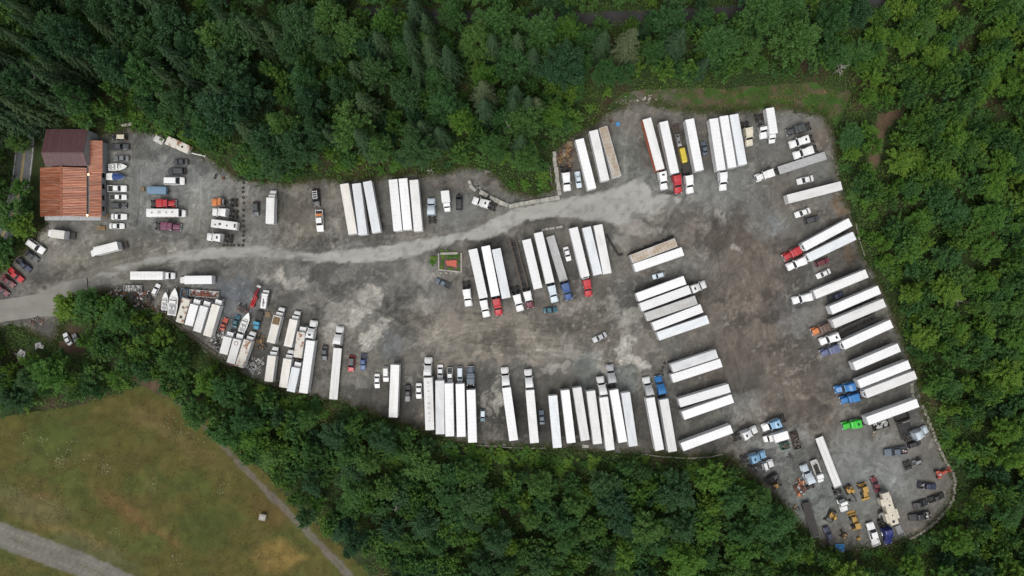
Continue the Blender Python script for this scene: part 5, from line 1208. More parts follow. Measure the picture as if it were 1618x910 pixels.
# ------------------------------------------------------------------ concrete block walls, edgings, tyres
def block_wall(name, label, line, size, jitter, mat, hgt, cat='wall', piece='block', gap=.06):
    pts = [at(*p) for p in line]; x0, y0 = pts[0]; o = thing(name, label, cat, x0, y0); g = random.Random(len(label))
    meshes = []
    for v in range(4):
        b = MB(); b.box(-size[0] / 2 + gap / 2, size[0] / 2 - gap / 2, -size[1] / 2, size[1] / 2, -.1, hgt, ch=.05)
        if v % 2 and piece == 'block': b.box(-.15, .15, -.15, .15, hgt, hgt + .08)
        meshes.append(b.mesh(piece, mat))
    for (ax, ay), (bx, by) in zip(pts[:-1], pts[1:]):
        L = math.hypot(bx - ax, by - ay); n = max(1, round(L / size[0])); rz = math.atan2(by - ay, bx - ax)
        for k in range(n):
            t = (k + .5) / n; j = jitter
            c = obj(piece, meshes[g.randrange(4)], o, (ax + (bx - ax) * t - x0 + g.uniform(-j, j), ay + (by - ay) * t - y0 + g.uniform(-j, j), g.uniform(-.06, .04)), rz + g.uniform(-j, j) * .5)
            c.scale = (L / n / size[0], g.uniform(.9, 1.1), 1)
    return o
block_wall('concrete_block_wall', 'cream concrete block wall running along the paved lane', [(804, 326.5), (845, 318.5), (884, 312.5)], (1.5, 1.25), .06, 'concrete', 1.0)
block_wall('concrete_block_wall', 'upright concrete block wall beside the junk heap', [(884.5, 309), (880, 282), (876.5, 256), (875, 240)], (1.5, 1.2), .1, 'concrete', 1.0)
block_wall('concrete_block_wall', 'slanting concrete block wall behind the bobtail white truck', [(803, 325), (788, 319), (774, 311.5)], (1.5, 1.2), .06, 'concrete', .95)
block_wall('concrete_block_wall', 'broken short concrete block wall left of the slanting one', [(771, 310), (758, 303.5)], (1.5, 1.3), .12, 'concrete', .9)
block_wall('concrete_block_wall', 'curved end of concrete blocks near the trees', [(752, 302), (746, 297), (741, 286)], (1.5, 1.0), .1, 'concrete', .9)
block_wall('timber_wall', 'dark weathered timber retaining wall left of the upright blocks', [(869, 262), (872, 294)], (2.4, .5), .05, 'scrap', .8, piece='log')
EDGE = [(1457, 640), (1466, 662), (1475, 686), (1486, 712), (1496, 732), (1508, 753), (1508, 772), (1506, 786), (1498, 802), (1488, 814), (1478, 825), (1466, 833), (1452, 843), (1436, 852)]
block_wall('stone_edging', 'curved pale stone edging round the lower right corner of the lot', EDGE, (1.05, .8), .16, 'stone', .4, 'edging', 'stone', .1)
block_wall('log_edging', 'thin log edging along the bottom curve behind the yellow backhoe', [(1434, 853), (1405, 861), (1350, 868), (1312, 869)], (4.0, .35), .05, 'scrap', .3, 'edging', 'log', .2)
block_wall('log_edging', 'pale log edging under the bottom right trailer row', [(1012, 717), (1045, 721), (1085, 724), (1120, 722), (1142, 717)], (4.2, .4), .05, 'stone', .32, 'edging', 'log', .2)
block_wall('log_edging', 'weathered log edging below the left box trucks', [(262, 500), (290, 520), (318, 540), (345, 560)], (4.0, .4), .05, 'scrap', .32, 'edging', 'log', .2)
block_wall('log_edging', 'log edging at the foot of the middle bottom trailers', [(752, 703), (790, 706), (830, 708), (862, 708)], (4.0, .35), .05, 'stone', .28, 'edging', 'log', .2)
block_wall('log_edging', 'timber edging along the right rim beside the slanted trailers', [(1352, 352), (1358, 380), (1366, 405)], (4.0, .4), .05, 'stone', .3, 'edging', 'log', .2)
block_wall('stone_edging', 'short stone edging right of the blue tractors', [(1440, 604), (1441, 622), (1444, 632)], (1.2, 1.0), .15, 'stone', .4, 'edging', 'stone', .1)
block_wall('stone_edging', 'low rubble stones topping the middle trailer row', [(856, 364), (872, 361), (888, 358)], (1.2, .7), .15, 'concrete', .4, 'edging', 'stone', .1)
block_wall('concrete_block_wall', 'pale concrete blocks lying at the woods above parked cars', [(193, 199), (224, 194)], (2.2, .8), .1, 'concrete', .7)

TY = MB(); TY.torus((0, 0, .16), .36, .16, 18, 8, squash=.95); TY = TY.mesh('tyre', 'rubber')
def tyre(px, py, label, group, s=.86):
    x, y = at(px, py); o = obj('tyre', TY, None, (x, y, 0.01), rt_.uniform(0, 3), None, s); tag(o, label, 'tyre', group)
ORD = ['first', 'second', 'third', 'fourth', 'fifth', 'sixth', 'seventh', 'eighth', 'ninth', 'tenth', 'eleventh', 'twelfth', 'thirteenth', 'fourteenth', 'fifteenth', 'sixteenth']
for k, y in enumerate((280, 284, 288.8, 297, 303.3, 312.4, 321, 332, 341, 349, 357.7, 366, 372.5, 380.3)): tyre(384.8 + rt_.uniform(-.6, .6), y, f'{ORD[k]} tyre from the top, upright row right of the orange truck', 'upright row of tyres')
for k, x in enumerate((353.8, 359.3, 365, 370, 377.4, 384)): tyre(x, 387.5, f'{ORD[k]} tyre from the left, flat row below the white bobtail truck', 'flat row of tyres')
for k, p in enumerate(((1047, 591.8), (1045.7, 586.4), (1047.4, 580.3), (1049.8, 573.7), (1056.4, 572), (1062, 570.4), (1068, 569.2))): tyre(*p, f'{ORD[k]} tyre from the bottom of the arc left of the grimy slanted trailer pair', 'arc of tyres')
for k in range(16): tyre(993 + k * 4.6, 402 - k * 1.85 + rt_.uniform(-1, 1), f'{ORD[k]} tyre from the left, slanting row above the brown roofed trailer', 'slanting row of tyres')
for k in range(11): tyre(958.5 + k * 2.4, 372 + k * 4.0 if k < 8 else 403 + rt_.uniform(-2, 2), f'{ORD[k]} tyre from the top along the centre trailer row right flank', 'tyres beside centre row')
for k, p in enumerate(((340, 281), (342, 277), (376, 275), (379, 281), (381, 277), (387, 283))): tyre(*p, f'{ORD[k]} from the left of the scattered tyres above the orange truck', 'scattered tyres')

# ------------------------------------------------------------------ the planted island
ix, iy = at(711, 412); isl = thing('planter_island', 'small fenced garden bed with orange sheet near the lot centre', 'planter', ix, iy, 0, R(-4), None, (1.4, 1.3, 1.1))
m = MB(); m.prism_z([(-2.6, -2.2), (2.6, -2.3), (2.8, 1.8), (0, 2.4), (-2.7, 1.7)], .0, .18); obj('soil_bed', m.mesh('soil_bed', 'wood_deck'), isl)
for a, b, w in (((-2.3, -2.4), (-2.6, 1.6), .28), ((2.7, -2.6), (2.4, 2.0), .34), ((-2.2, 1.5), (1.6, 1.9), .5), ((-2.2, -2.3), (2.6, -2.5), .3)):
    m = MB(); m.bar((*a, .3), (*b, .3), w, .3); obj('timber_edge', m.mesh('timber_edge', 'concrete'), isl)
m = MB(); m.prism_z([(-1.0, -.1), (1.5, .3), (1.6, -1.5), (-.6, -1.1)], .55, .6); m.bar((-.8, -.4, 0), (-.8, -.4, .55), .1); m.bar((1.4, -.2, 0), (1.4, -.2, .55), .1); m.bar((1.4, -1.2, 0), (1.4, -1.2, .55), .1); obj('orange_sheet', m.mesh('orange_sheet', 'paint_coral'), isl)
for x, y, s in ((0, .9, .35), (-1.6, -.4, .25), (1.9, 1.2, .25), (-.6, 2.0, .25), (.9, 2.1, .22), (-3.6, .3, .4), (-3.9, -.8, .35), (-1.9, 2.1, .2), (-1.5, .8, .3), (1.7, -.2, .25), (-1.7, -1.6, .28), (.3, -1.9, .25), (1.2, 1.3, .3), (2.0, -1.8, .22)): obj('garden_plant', SHRUB[0], isl, (x, y, .1), x, 'leaf_bright', (s, s, s * .8))
for x in (-3.4, -1.8, -.6, .4, 1.6): m = MB(); m.cyl('z', (x, -2.9 + .1 * x, .2), .22, .4, 10); obj('painted_stone', m.mesh('painted_stone', 'concrete'), isl)

# ------------------------------------------------------------------ loose heaps: every piece its own part
PIECE = []
for v in range(6):
    m = MB(); a, b, c = [(.9, .12, .06), (.5, .35, .2), (.35, .3, .3), (.8, .5, .05), (1.3, .1, .1), (.55, .2, .12)][v]
    m.box(-a, a, -b, b, -c, c, ch=min(.03, c * .4)); PIECE.append(m)
_pm = {}
def heap(name, label, cat, px, py, rx, ry, n, mats, zmax=.8, size=1.0, ang=0.0, piece='scrap_piece', seed=1):
    x, y = at(px, py); o = thing(name, label, cat, x, y, 0, R(ang)); g = random.Random(seed * 31 + n)
    for k in range(n):
        v = g.randrange(6); mt = g.choice(mats)
        if (v, mt, piece) not in _pm: _pm[(v, mt, piece)] = PIECE[v].mesh(piece, mt)
        r = math.sqrt(g.random()); a = g.uniform(0, 6.28); z = g.uniform(.12, .3 + zmax * (1 - r))
        c = obj(piece, _pm[(v, mt, piece)], o, (r * math.cos(a) * rx / 5.12, r * math.sin(a) * ry / 5.12, z)); c.rotation_euler = (g.uniform(-.35, .35), g.uniform(-.3, .3), g.uniform(0, 3.14)); s = size * g.uniform(.5, 1.2); c.scale = (s, s, s)
    return o
heap('junk_heap', 'heap of broken timber and crates beside the upright block wall', 'junk heap', 893, 248, 12, 20, 70, ('scrap_wood', 'scrap_wood', 'scrap', 'scrap_red'), .8, .9, seed=1)
heap('parts_heap', 'pile of black truck parts behind the white truck by the block wall', 'junk heap', 893, 268, 9, 7, 26, ('scrap_black',), .6, .8, seed=2)
heap('scrap_heap', 'long rusty scrap heap left of the white boats', 'junk heap', 228, 474, 16, 18, 80, ('scrap', 'scrap', 'scrap_red', 'scrap_white', 'scrap_black'), 1.0, 1.0, seed=3)
heap('scrap_heap', 'scrap and boxes at the left tip of the junk corner', 'junk heap', 186, 463, 14, 7, 40, ('scrap_wood', 'scrap', 'scrap_white', 'scrap_red'), .8, .8, seed=4)
heap('rubbish_heap', 'white torn sheeting heap at lot edge below the box trucks', 'junk heap', 404, 578, 13, 12, 70, ('scrap_white', 'scrap_white', 'scrap'), .6, .9, seed=5)
heap('scrap_heap', 'black and white scrap by the lower left box truck rear', 'junk heap', 342, 542, 8, 8, 36, ('scrap_black', 'scrap_white'), .7, .7, seed=6)
heap('rubbish_heap', 'white panels dumped in the trees at far left', 'junk heap', 36, 562, 9, 7, 16, ('scrap_white',), .5, 1.3, seed=7)
heap('rubbish_heap', 'single white dumped sheets at the dirt path start', 'junk heap', 60, 547, 4, 4, 6, ('scrap_white',), .4, 1.1, seed=8)
heap('scrap_heap', 'scattered rubble patch at the head of the grassy bank', 'junk heap', 1005, 158, 34, 10, 60, ('stone', 'scrap', 'concrete'), .3, .5, seed=9)
heap('scrap_heap', 'red and orange crushed machinery scrap left of light blue truck', 'junk heap', 1264, 769, 10, 13, 60, ('scrap_red', 'scrap_red', 'paint_orange', 'scrap', 'scrap_white'), 1.2, .8, seed=10)
heap('rock_heap', 'small pale rocks beyond the curved block wall end', 'rocks', 755, 292, 6, 8, 12, ('concrete', 'stone'), .3, .5, seed=11)
heap('rubble_heap', 'pale rubble at the wood edge right of the second trailer trio', 'rocks', 680, 272, 5, 4, 12, ('stone', 'concrete'), .3, .6, seed=12)
heap('plank_heap', 'two pale planks lying below the green truck trailer', 'planks', 1381, 686, 5, 4, 5, ('concrete', 'timber'), .1, 1.0, seed=13)
heap('timber_heap', 'stack of dark sleepers left of the timber retaining wall', 'timber', 862, 277, 5, 12, 22, ('scrap', 'scrap_wood'), .6, .9, seed=14)
heap('brush_heap', 'brown dirt and wood chips at the driveway edge', 'junk heap', 60, 508, 12, 8, 40, ('scrap', 'scrap_red', 'stone'), .3, .5, seed=15)
heap('scrap_heap', 'mixed scrap between the white boats and the open container', 'junk heap', 298, 470, 9, 6, 36, ('scrap', 'scrap_white', 'scrap_black'), .9, .8, seed=16)
heap('scrap_heap', 'black engine scrap below the coral red car', 'junk heap', 350, 528, 8, 6, 34, ('scrap_black', 'scrap', 'scrap_white'), .8, .7, seed=17)
heap('scrap_heap', 'scrap strewn between the boom lift and dark teal car', 'junk heap', 385, 487, 10, 7, 36, ('scrap_black', 'scrap', 'scrap_red'), .6, .7, seed=18)
heap('scrap_heap', 'branches and trash below the turquoise nosed truck', 'junk heap', 412, 540, 9, 12, 40, ('scrap', 'scrap_wood', 'scrap_black'), .5, .8, seed=19)
heap('scrap_heap', 'long scrap strip along the edge below the boats', 'junk heap', 252, 490, 12, 5, 40, ('scrap', 'scrap_red', 'scrap_white'), .6, .8, -30, seed=20)
heap('scrap_heap', 'dark parts strewn beside the brown open trailer', 'junk heap', 1250, 722, 7, 5, 14, ('scrap_black', 'scrap'), .3, .5, seed=24)
heap('scrap_heap', 'tools and parts strewn between the two excavators', 'junk heap', 1330, 793, 8, 8, 16, ('scrap_black', 'scrap'), .3, .45, seed=25)
heap('scrap_heap', 'small debris left of the dark narrow flatbed', 'junk heap', 1258, 806, 7, 8, 18, ('scrap_black', 'scrap', 'scrap_wood'), .3, .6, seed=26)
for px, py, s, mt, lab in ((900, 228, 1.0, 'timber', 'brown wooden crate above the junk heap'), (892, 244.5, .75, 'scrap_white', 'grey white plastic crate on the junk heap'), (168, 340.6, 1.0, 'timber', 'tan pallet stack touching the barn corner'), (157.5, 360, .85, 'timber', 'tan crate below the barn lean-to'),
                           (164, 360.5, .8, 'scrap_wood', 'brown crate beside the tan crate below the barn'), (424, 496.6, .95, 'timber', 'tan pallet stack left of the open topped box truck'), (353.5, 282, .5, 'scrap_red', 'small pink box on the ground near the scattered tyres'), (226, 299, .8, 'timber', 'flat tan board left of the blue grey covered trailer')):
    x, y = at(px, py); o = thing('crate', lab, 'crate', x, y, 0, R(rt_.uniform(-20, 20)), 'crates and pallets'); 
    for k in range(5): m = MB(); m.box(-s * .8, s * .8, -s * .8 + k * s * .33, -s * .8 + k * s * .33 + s * .29, .62, .68); obj('board', m.mesh('board', mt), o, (0, 0, -.2))
    m = MB(); m.box(-s * .74, s * .74, -s * .76, s * .76, 0, .41); obj('crate_body', m.mesh('crate_body', mt), o)
# ------------------------------------------------------------------ box trailers: front x, y, rear x, y in the photograph
for a in (
 (557.4, 369.7, 543.7, 290.3, 'van', 'c', 'cream roofed box trailer, leftmost of the first trio below the woods'), (573.5, 370.9, 562.8, 289.8, 'van', 'b', 'pale grey box trailer in the middle of the first trio'), (594.9, 367.2, 580.1, 286.5, 'van', 'b', 'pale blue box trailer, rightmost of the first trio'),
 (628.7, 364.8, 620.8, 283.5, 'van', 'w', 'white box trailer, leftmost of the second trio below the woods'), (644, 363.1, 636.5, 281.9, 'van', 'w', 'bright white box trailer in the middle of the second trio'), (660.9, 365.3, 653.6, 284.2, 'van', 'o', 'dull pinkish box trailer, rightmost of the second trio'),
 (490.6, 538.3, 479, 621, 'van', 'w', 'long white trailer hitched to truck right of the box trucks'), (624.1, 576.4, 621, 659.5, 'van', 'o', 'lone white trailer, first of the bottom row from left'),
 (676.2, 597, 679, 679.5, 'skirt', 'o', 'trailer with a line of grey roof marks, bottom row'), (694.7, 601.5, 695.5, 686, 'van', 'g', 'grey streaked trailer behind a white sedan, bottom row'), (709, 605.8, 710.7, 689.4, 'van', 'w', 'white trailer behind a small white van, bottom row'),
 (726.8, 606.5, 728.8, 690.2, 'van', 'w', 'white trailer behind the pale blue car, bottom row'), (744.1, 616, 746.6, 699.3, 'van', 'w', 'white trailer hitched to the navy truck'), (800.1, 612.7, 811.7, 696, 'skirt', 'w', 'tilted white trailer right of the teal car'),
 (837.2, 616.5, 844.5, 699.9, 'van', 'o', 'white trailer with speckled grime left of the slate blue car'), (873.5, 625.2, 880.8, 707.6, 'van', 'b', 'cracked pale trailer right of the slate blue car'), (892.8, 616.5, 902.7, 699.9, 'van', 'w', 'second trailer right of the slate blue car'),
 (911.7, 612.5, 924.9, 696, 'van', 'o', 'third trailer right of the slate blue car'), (933.5, 617.8, 944.4, 701.5, 'van', 'o', 'fourth trailer right of the slate blue car'), (953.8, 627.7, 964.5, 711.4, 'van', 'o', 'trailer reaching lowest of the seven in the bottom row'),
 (969.8, 616, 984.3, 698.9, 'skirt', 'w', 'bright white trailer behind the grey truck'), (988.4, 620.3, 1000.8, 705, 'van', 'b', 'bluish trailer with seamed roof, last of the seven bottom trailers'),
 (1027.3, 628.5, 1042.5, 711.5, 'skirt', 'w', 'white trailer hitched to the white truck beside the blue one'), (1049, 631, 1063, 713.6, 'van', 'o', 'white trailer hitched to the bright blue truck, bottom row'),
 (1133, 558.8, 1062.2, 582, 'van', 'g', 'grimy upper trailer of the upper slanted pair'), (1139.7, 573.2, 1062, 598.4, 'van', 'w', 'clean lower trailer of the upper slanted pair'), (1152.8, 613.2, 1073.7, 637, 'van', 'w', 'upper trailer of the lower slanted pair'), (1157.8, 629.7, 1079.5, 657, 'van', 'w', 'lower trailer of the lower slanted pair'),
 (1156.4, 677.7, 1077.8, 706.5, 'van', 'w', 'lone slanted trailer above the lower log edging'),
 (763.8, 471, 746.9, 393.7, 'van', 'w', 'leftmost white trailer of the centre row, right of the planted island'), (782.8, 467.9, 767.1, 388.7, 'van', 'w', 'second trailer of the centre row, above a red truck'), (800, 471, 784, 393.2, 'van', 'b', 'pale blue third trailer of the centre row'),
 (850.4, 456, 831.8, 378.4, 'van', 'w', 'trailer right of the brown skeletal chassis, centre row'), (869.3, 447.2, 850.4, 367.3, 'van', 'w', 'trailer left of the ribbed silver flatbed, centre row'),
 (925, 437.4, 906, 359.9, 'reefer', 'w', 'trailer above the red truck right of the white car, centre row'), (944.8, 434, 926.7, 359, 'van', 'b', 'second trailer from the right end of centre row'), (959.7, 432.4, 944.8, 355.3, 'van', 'o', 'rightmost dull trailer of the centre row'),
 (1068.3, 383, 998.3, 409.4, 'van', 'r', 'brown rusty roofed slanted trailer below the slanting tyre row'), (1079, 397, 1002.4, 423.5, 'van', 'w', 'white slanted trailer below the brown roofed one'),
 (1082.4, 442.4, 1006.9, 470, 'van', 'w', 'top trailer of the five slanted centre right trailers'), (1090.2, 457.3, 1012.7, 485.8, 'van', 'w', 'second of the five slanted trailers, hitched to a white truck'), (1100, 473.8, 1021.8, 501, 'van', 'd', 'dirty grey third of the five slanted trailers'),
 (1109, 487, 1032.5, 516.2, 'van', 'w', 'fourth of the five slanted trailers'), (1119, 504.6, 1040, 531.5, 'van', 'b', 'pale blue lowest of the five slanted trailers'),
 (935.6, 298.7, 915.5, 219.6, 'van', 'w', 'white trailer right of the junk heap'), (956.2, 285.5, 937.6, 206, 'van', 'o', 'white trailer left of the rust stained one, top row'), (975, 279, 952.9, 200.6, 'van', 'r', 'rust brown roofed trailer in the top row'),
 (1066.5, 273.7, 1048.4, 192, 'van', 'w', 'white trailer hitched to the red truck, top row'), (1105.3, 269.6, 1089.6, 188, 'skirt', 'w', 'white trailer left of the dark car, top row'), (1139.9, 268.8, 1127.5, 187.2, 'skirt', 'w', 'left of three touching trailers at top, with a white truck'),
 (1157.2, 264.7, 1143.7, 183, 'van', 'w', 'middle of the three touching trailers at top'), (1173.7, 260.5, 1159.7, 180.6, 'van', 'b', 'right pale blue of the three touching trailers at top'),
 (1245, 314.5, 1329.9, 293, 'van', 'o', 'slanted white trailer above the white sedan on the right'), (1270.5, 390.3, 1343.9, 350.8, 'reefer', 'w', 'trailer hitched to the red truck on the right'), (1277, 407.6, 1350.5, 372.2, 'reefer', 'b', 'trailer just below the red truck trailer on the right'),
 (1287.5, 465.8, 1369.9, 432, 'van', 'o', 'slanted trailer above the dark blue pickup on the right'), (1313, 490.5, 1389.7, 457.6, 'van', 'w', 'slanted trailer below the dark blue pickup on the right'), (1317, 512, 1397.9, 478.2, 'van', 'o', 'cream trailer hitched to the orange nosed truck'),
 (1332.5, 546, 1409.2, 511.3, 'reefer', 'w', 'trailer with bluish side band hitched to the violet truck'), (1349.8, 579, 1421, 549, 'van', 'w', 'trailer poking under the trees, without a truck, on the right'), (1357.2, 607, 1437.2, 575.6, 'van', 'w', 'trailer hitched to the upper bright blue truck'),
 (1368, 622.6, 1447, 592, 'reefer', 'o', 'trailer hitched to the lower bright blue truck'), (1370.7, 665.5, 1450.6, 636.6, 'van', 'w', 'trailer hitched to the bright green truck')):
    trailer(*a)
t = trailer(1043.5, 268, 1022, 187.2, 'van', 'o', 'trailer with orange painted side, leftmost hitched trailer in the top row', side='side_orange')
# grey marks on the roof of one trailer, and a dent-like awning bulge on another
rt0 = [o for o in COL.objects if o.get('label', '').startswith('trailer with a line of grey roof marks')][0]
for k, (x, s) in enumerate(((6.6, .5), (5.4, .4), (4.0, .4), (2.2, .35), (.2, .6), (-1.2, .75), (-2.8, .5), (-4.2, .4), (-5.2, .5))):
    m = MB(); m.prism_z([(x + s * .7 * math.cos(a) * (1 + .3 * math.sin(3 * a + k)), s * .8 * math.sin(a)) for a in [2 * math.pi * i / 10 for i in range(10)]], 4.094, 4.1005); obj('roof_patch', m.mesh('roof_patch', 'roof_d'), rt0)

# ------------------------------------------------------------------ flatbeds
flatbed(533.5, 550, 526.5, 631, 'alloy', 'long white flatbed trailer right of the dark car, lower left', deck='roof_o')
flatbed(829.8, 455.5, 809.2, 377.2, 'skeletal', 'brown skeletal chassis trailer in the centre row')
flatbed(890.8, 444, 869.3, 373, 'alloy', 'ribbed silver flatbed trailer in the centre row')
flatbed(1085.5, 273.7, 1067.4, 197, 'lowboy', 'dark lowboy trailer carrying a yellow load, top row')
flatbed(1229.5, 269.7, 1304.7, 245.6, 'alloy', 'silver flatbed trailer behind the white truck at top right')
flatbed(1324.5, 769.5, 1294.2, 691.2, 'alloy', 'white flatbed trailer hitched to a truck amid yellow machines', deck='roof_o')
flatbed(1327, 527.5, 1384, 500.4, 'skeletal', 'black skeletal chassis in the gap behind the orange nosed truck', deck='chassis')
flatbed(1288.5, 848, 1273.5, 794, 'wood', 'dark narrow flatbed trailer with rusty deck, lower right corner', deck='chassis')
# the lowboy's load
x, y = at(1079, 245.7, 1.5); o = thing('bulldozer', 'yellow machine body loaded on the dark lowboy trailer', 'machine', x, y, 1.03, R(-77))
m = MB(); m.loft([section(2.3, .75, 0, 1.2), section(1.6, .8, 0, 1.5), section(-2.0, .8, 0, 1.55), section(-2.3, .75, 0, 1.2)]); obj('hull', m.mesh('hull', 'paint_lemon'), o); m = MB()
for k in range(6): m.box(-1.8 + k * .65, -1.72 + k * .65, -.6, .6, 1.555, 1.6)
obj('vent', m.mesh('vent', 'paint_yellow'), o)
x, y = at(1072, 222, 1.5); o = thing('grader', 'grey steel machine frame on the lowboy above the yellow body', 'machine', x, y, 1.03, R(-77)); m = MB()
for s in (-1, 1): m.bar((-2, s * .5, .4), (2, s * .4, .5), .25, .3)
for k in range(5): m.bar((-1.8 + k * .9, -.7, .6), (-1.8 + k * .9, .7, .6), .2, .2)
m.box(-1, .2, -.4, .4, .5, 1.1, ch=.08); obj('steel_frame', m.mesh('steel_frame', 'galvanised'), o); m = MB(); m.cyl('y', (1.4, 0, .5), .35, 1.2, 12); obj('drum', m.mesh('drum', 'scrap_white'), o)

# ------------------------------------------------------------------ semi tractors: front x, y, rear x, y
for a in (
 (333.7, 319, 380, 320, 'day', 'orange', 'orange day cab truck beside the upright tyre row'), (334.5, 334, 380.7, 339, 'aero', 'white', 'white bobtail truck just below the orange truck'), (326, 373.5, 371, 378.5, 'aero', 'white', 'white bobtail truck above the flat tyre row', None, True),
 (277.7, 321.5, 240, 321.5, 'classic', 'red', 'red bobtail truck above the white bus on the left'), (285, 359, 241, 356, 'classic', 'plum', 'plum coloured bobtail truck below the white bus on the left', None, False, None),
 (681.2, 312.6, 682.9, 350.5, 'aero', 'ice', 'pale bobtail truck right of the second trailer trio'), (746.3, 315, 781.8, 327.5, 'aero', 'white', 'white bobtail truck parked against the slanting block wall', None, True), (1207.5, 219.3, 1200.9, 184.7, 'day', 'white', 'small white bobtail truck left of the box truck at top'),
 (495.5, 509.4, 490.6, 538.3, 'aero', 'white', 'white truck pulling the long trailer right of the box trucks', None, True), (537.6, 515.4, 533.5, 548, 'aero', 'white', 'white truck pulling the long white flatbed, lower left'),
 (676.9, 565, 676.2, 597, 'aero', 'white', 'white truck of the trailer with grey roof marks'), (743.6, 579, 744.1, 614, 'classic', 'slate', 'navy truck with white cab roof in the bottom row', 'slate'), (797.3, 582.2, 800.1, 612, 'aero', 'white', 'white truck of the tilted trailer beside the teal car'),
 (834, 583.2, 837.2, 616, 'aero', 'white', 'white truck left of the slate blue car'), (948.5, 597.2, 953.5, 627, 'aero', 'white', 'white truck of the lowest reaching bottom trailer'), (963.2, 575.8, 968, 614, 'aero', 'silver', 'grey bobtail truck standing above the bottom row', 'silver'),
 (1020.7, 597.3, 1027, 628, 'aero', 'silver', 'white grey truck left of the bright blue bottom truck', 'white'), (1039.6, 593.5, 1047, 630, 'aero', 'sky', 'bright blue truck in the bottom row with chrome bumper'),
 (740.8, 484.3, 735.5, 442.3, 'aero', 'white', 'white bobtail truck left of the centre row trailers'), (769, 500, 763.5, 472, 'aero', 'white', 'white truck of the leftmost centre trailer'), (789, 499, 783.3, 469, 'aero', 'red', 'red truck below the second centre trailer'), (823, 492, 813, 455, 'aero', 'white', 'white truck with maroon nose below the brown chassis, left of two', 'white'),
 (838.5, 487, 830, 452, 'aero', 'white', 'white truck with maroon nose, right of two below centre row', 'maroon'), (877.5, 478, 870, 450, 'aero', 'ice', 'pale grey blue truck below the centre row'), (900, 474, 891, 446, 'aero', 'blue', 'blue truck of the ribbed silver flatbed'), (931, 469, 925, 439, 'aero', 'red', 'red truck right of the white car in the centre row'),
 (1115, 448.5, 1090, 458, 'aero', 'white', 'white truck facing right from the five slanted trailers', None, True), (896.9, 302, 891.5, 262.4, 'aero', 'white', 'white bobtail truck between block wall and small pale car'),
 (1050, 297.6, 1043.5, 268, 'aero', 'white', 'white truck of the orange sided trailer', None, True), (1072.3, 303.4, 1066.5, 273.7, 'aero', 'red', 'red truck in the top row'), (1091.3, 305.9, 1085.5, 275, 'aero', 'white', 'white truck of the lowboy right of the red truck'), (1143.2, 301, 1139.5, 269, 'aero', 'white', 'white truck of the three touching trailers'),
 (1185.2, 231, 1176.5, 188, 'aero', 'cream', 'cream bobtail truck right of the three touching trailers', 'cream'), (1243, 210, 1281.6, 197.8, 'classic', 'charcoal', 'charcoal bobtail truck with chrome nose at top right'), (1247, 229, 1288.2, 216.8, 'aero', 'white', 'white bobtail truck below the charcoal one at top right', None, True), (1253.6, 246.4, 1296.5, 232.4, 'aero', 'white', 'white bobtail truck above the silver flatbed at top right'),
 (1194.3, 281.9, 1229.5, 269.7, 'classic', 'white', 'white long nosed truck pulling the silver flatbed at top right'), (1238.4, 407.6, 1270.5, 390.3, 'classic', 'red', 'red truck with chrome bumper on the right'), (1243.8, 423, 1277, 407.6, 'aero', 'white', 'white truck just below the right side red truck'), (1254.5, 474.9, 1287, 466, 'aero', 'white', 'white truck left of the dark blue pickup on the right'),
 (1285, 524.3, 1317, 512, 'classic', 'brown', 'brown truck with faded orange nose on the right', 'orange'), (1295.4, 541, 1339, 523, 'aero', 'white', 'white bobtail truck between orange nosed and violet trucks', None, True), (1297, 559, 1332.5, 546, 'classic', 'lilac', 'violet blue truck with chrome nose on the right'),
 (1319.3, 616.8, 1357.2, 606, 'aero', 'sky', 'upper of the two bright blue trucks on the right'), (1327.8, 633.3, 1368, 623, 'classic', 'sky', 'lower of the two bright blue trucks on the right'), (1331, 673.7, 1370, 665.5, 'classic', 'green', 'bright green truck with chrome bumper', None, True),
 (1196.7, 677.5, 1155, 695, 'aero', 'white', 'white bobtail truck facing right below the lone slanted trailer', None, True), (1204.3, 677.5, 1244.8, 659.6, 'aero', 'pale_blue', 'pale blue bobtail truck with white hood', 'white', True), (1210.4, 717.3, 1170.6, 728.3, 'aero', 'pale_blue', 'light blue bobtail truck facing right above the white one', None, True), (1222.8, 731, 1185, 743.4, 'day', 'white', 'white day cab truck touching the light blue truck'),
 (1269.5, 734.5, 1282, 768, 'aero', 'ice', 'pale bobtail truck facing up beside the tow truck'), (1335.8, 808.4, 1322, 768, 'day', 'white', 'white truck of the white flatbed amid yellow machines'), (1466.5, 677.5, 1438, 690, 'aero', 'ice', 'damaged white truck facing right on the dark deck'), (1405.5, 860, 1395, 822, 'aero', 'deep_blue', 'deep blue round nosed truck near the cream camper')):
    tractor(*a)

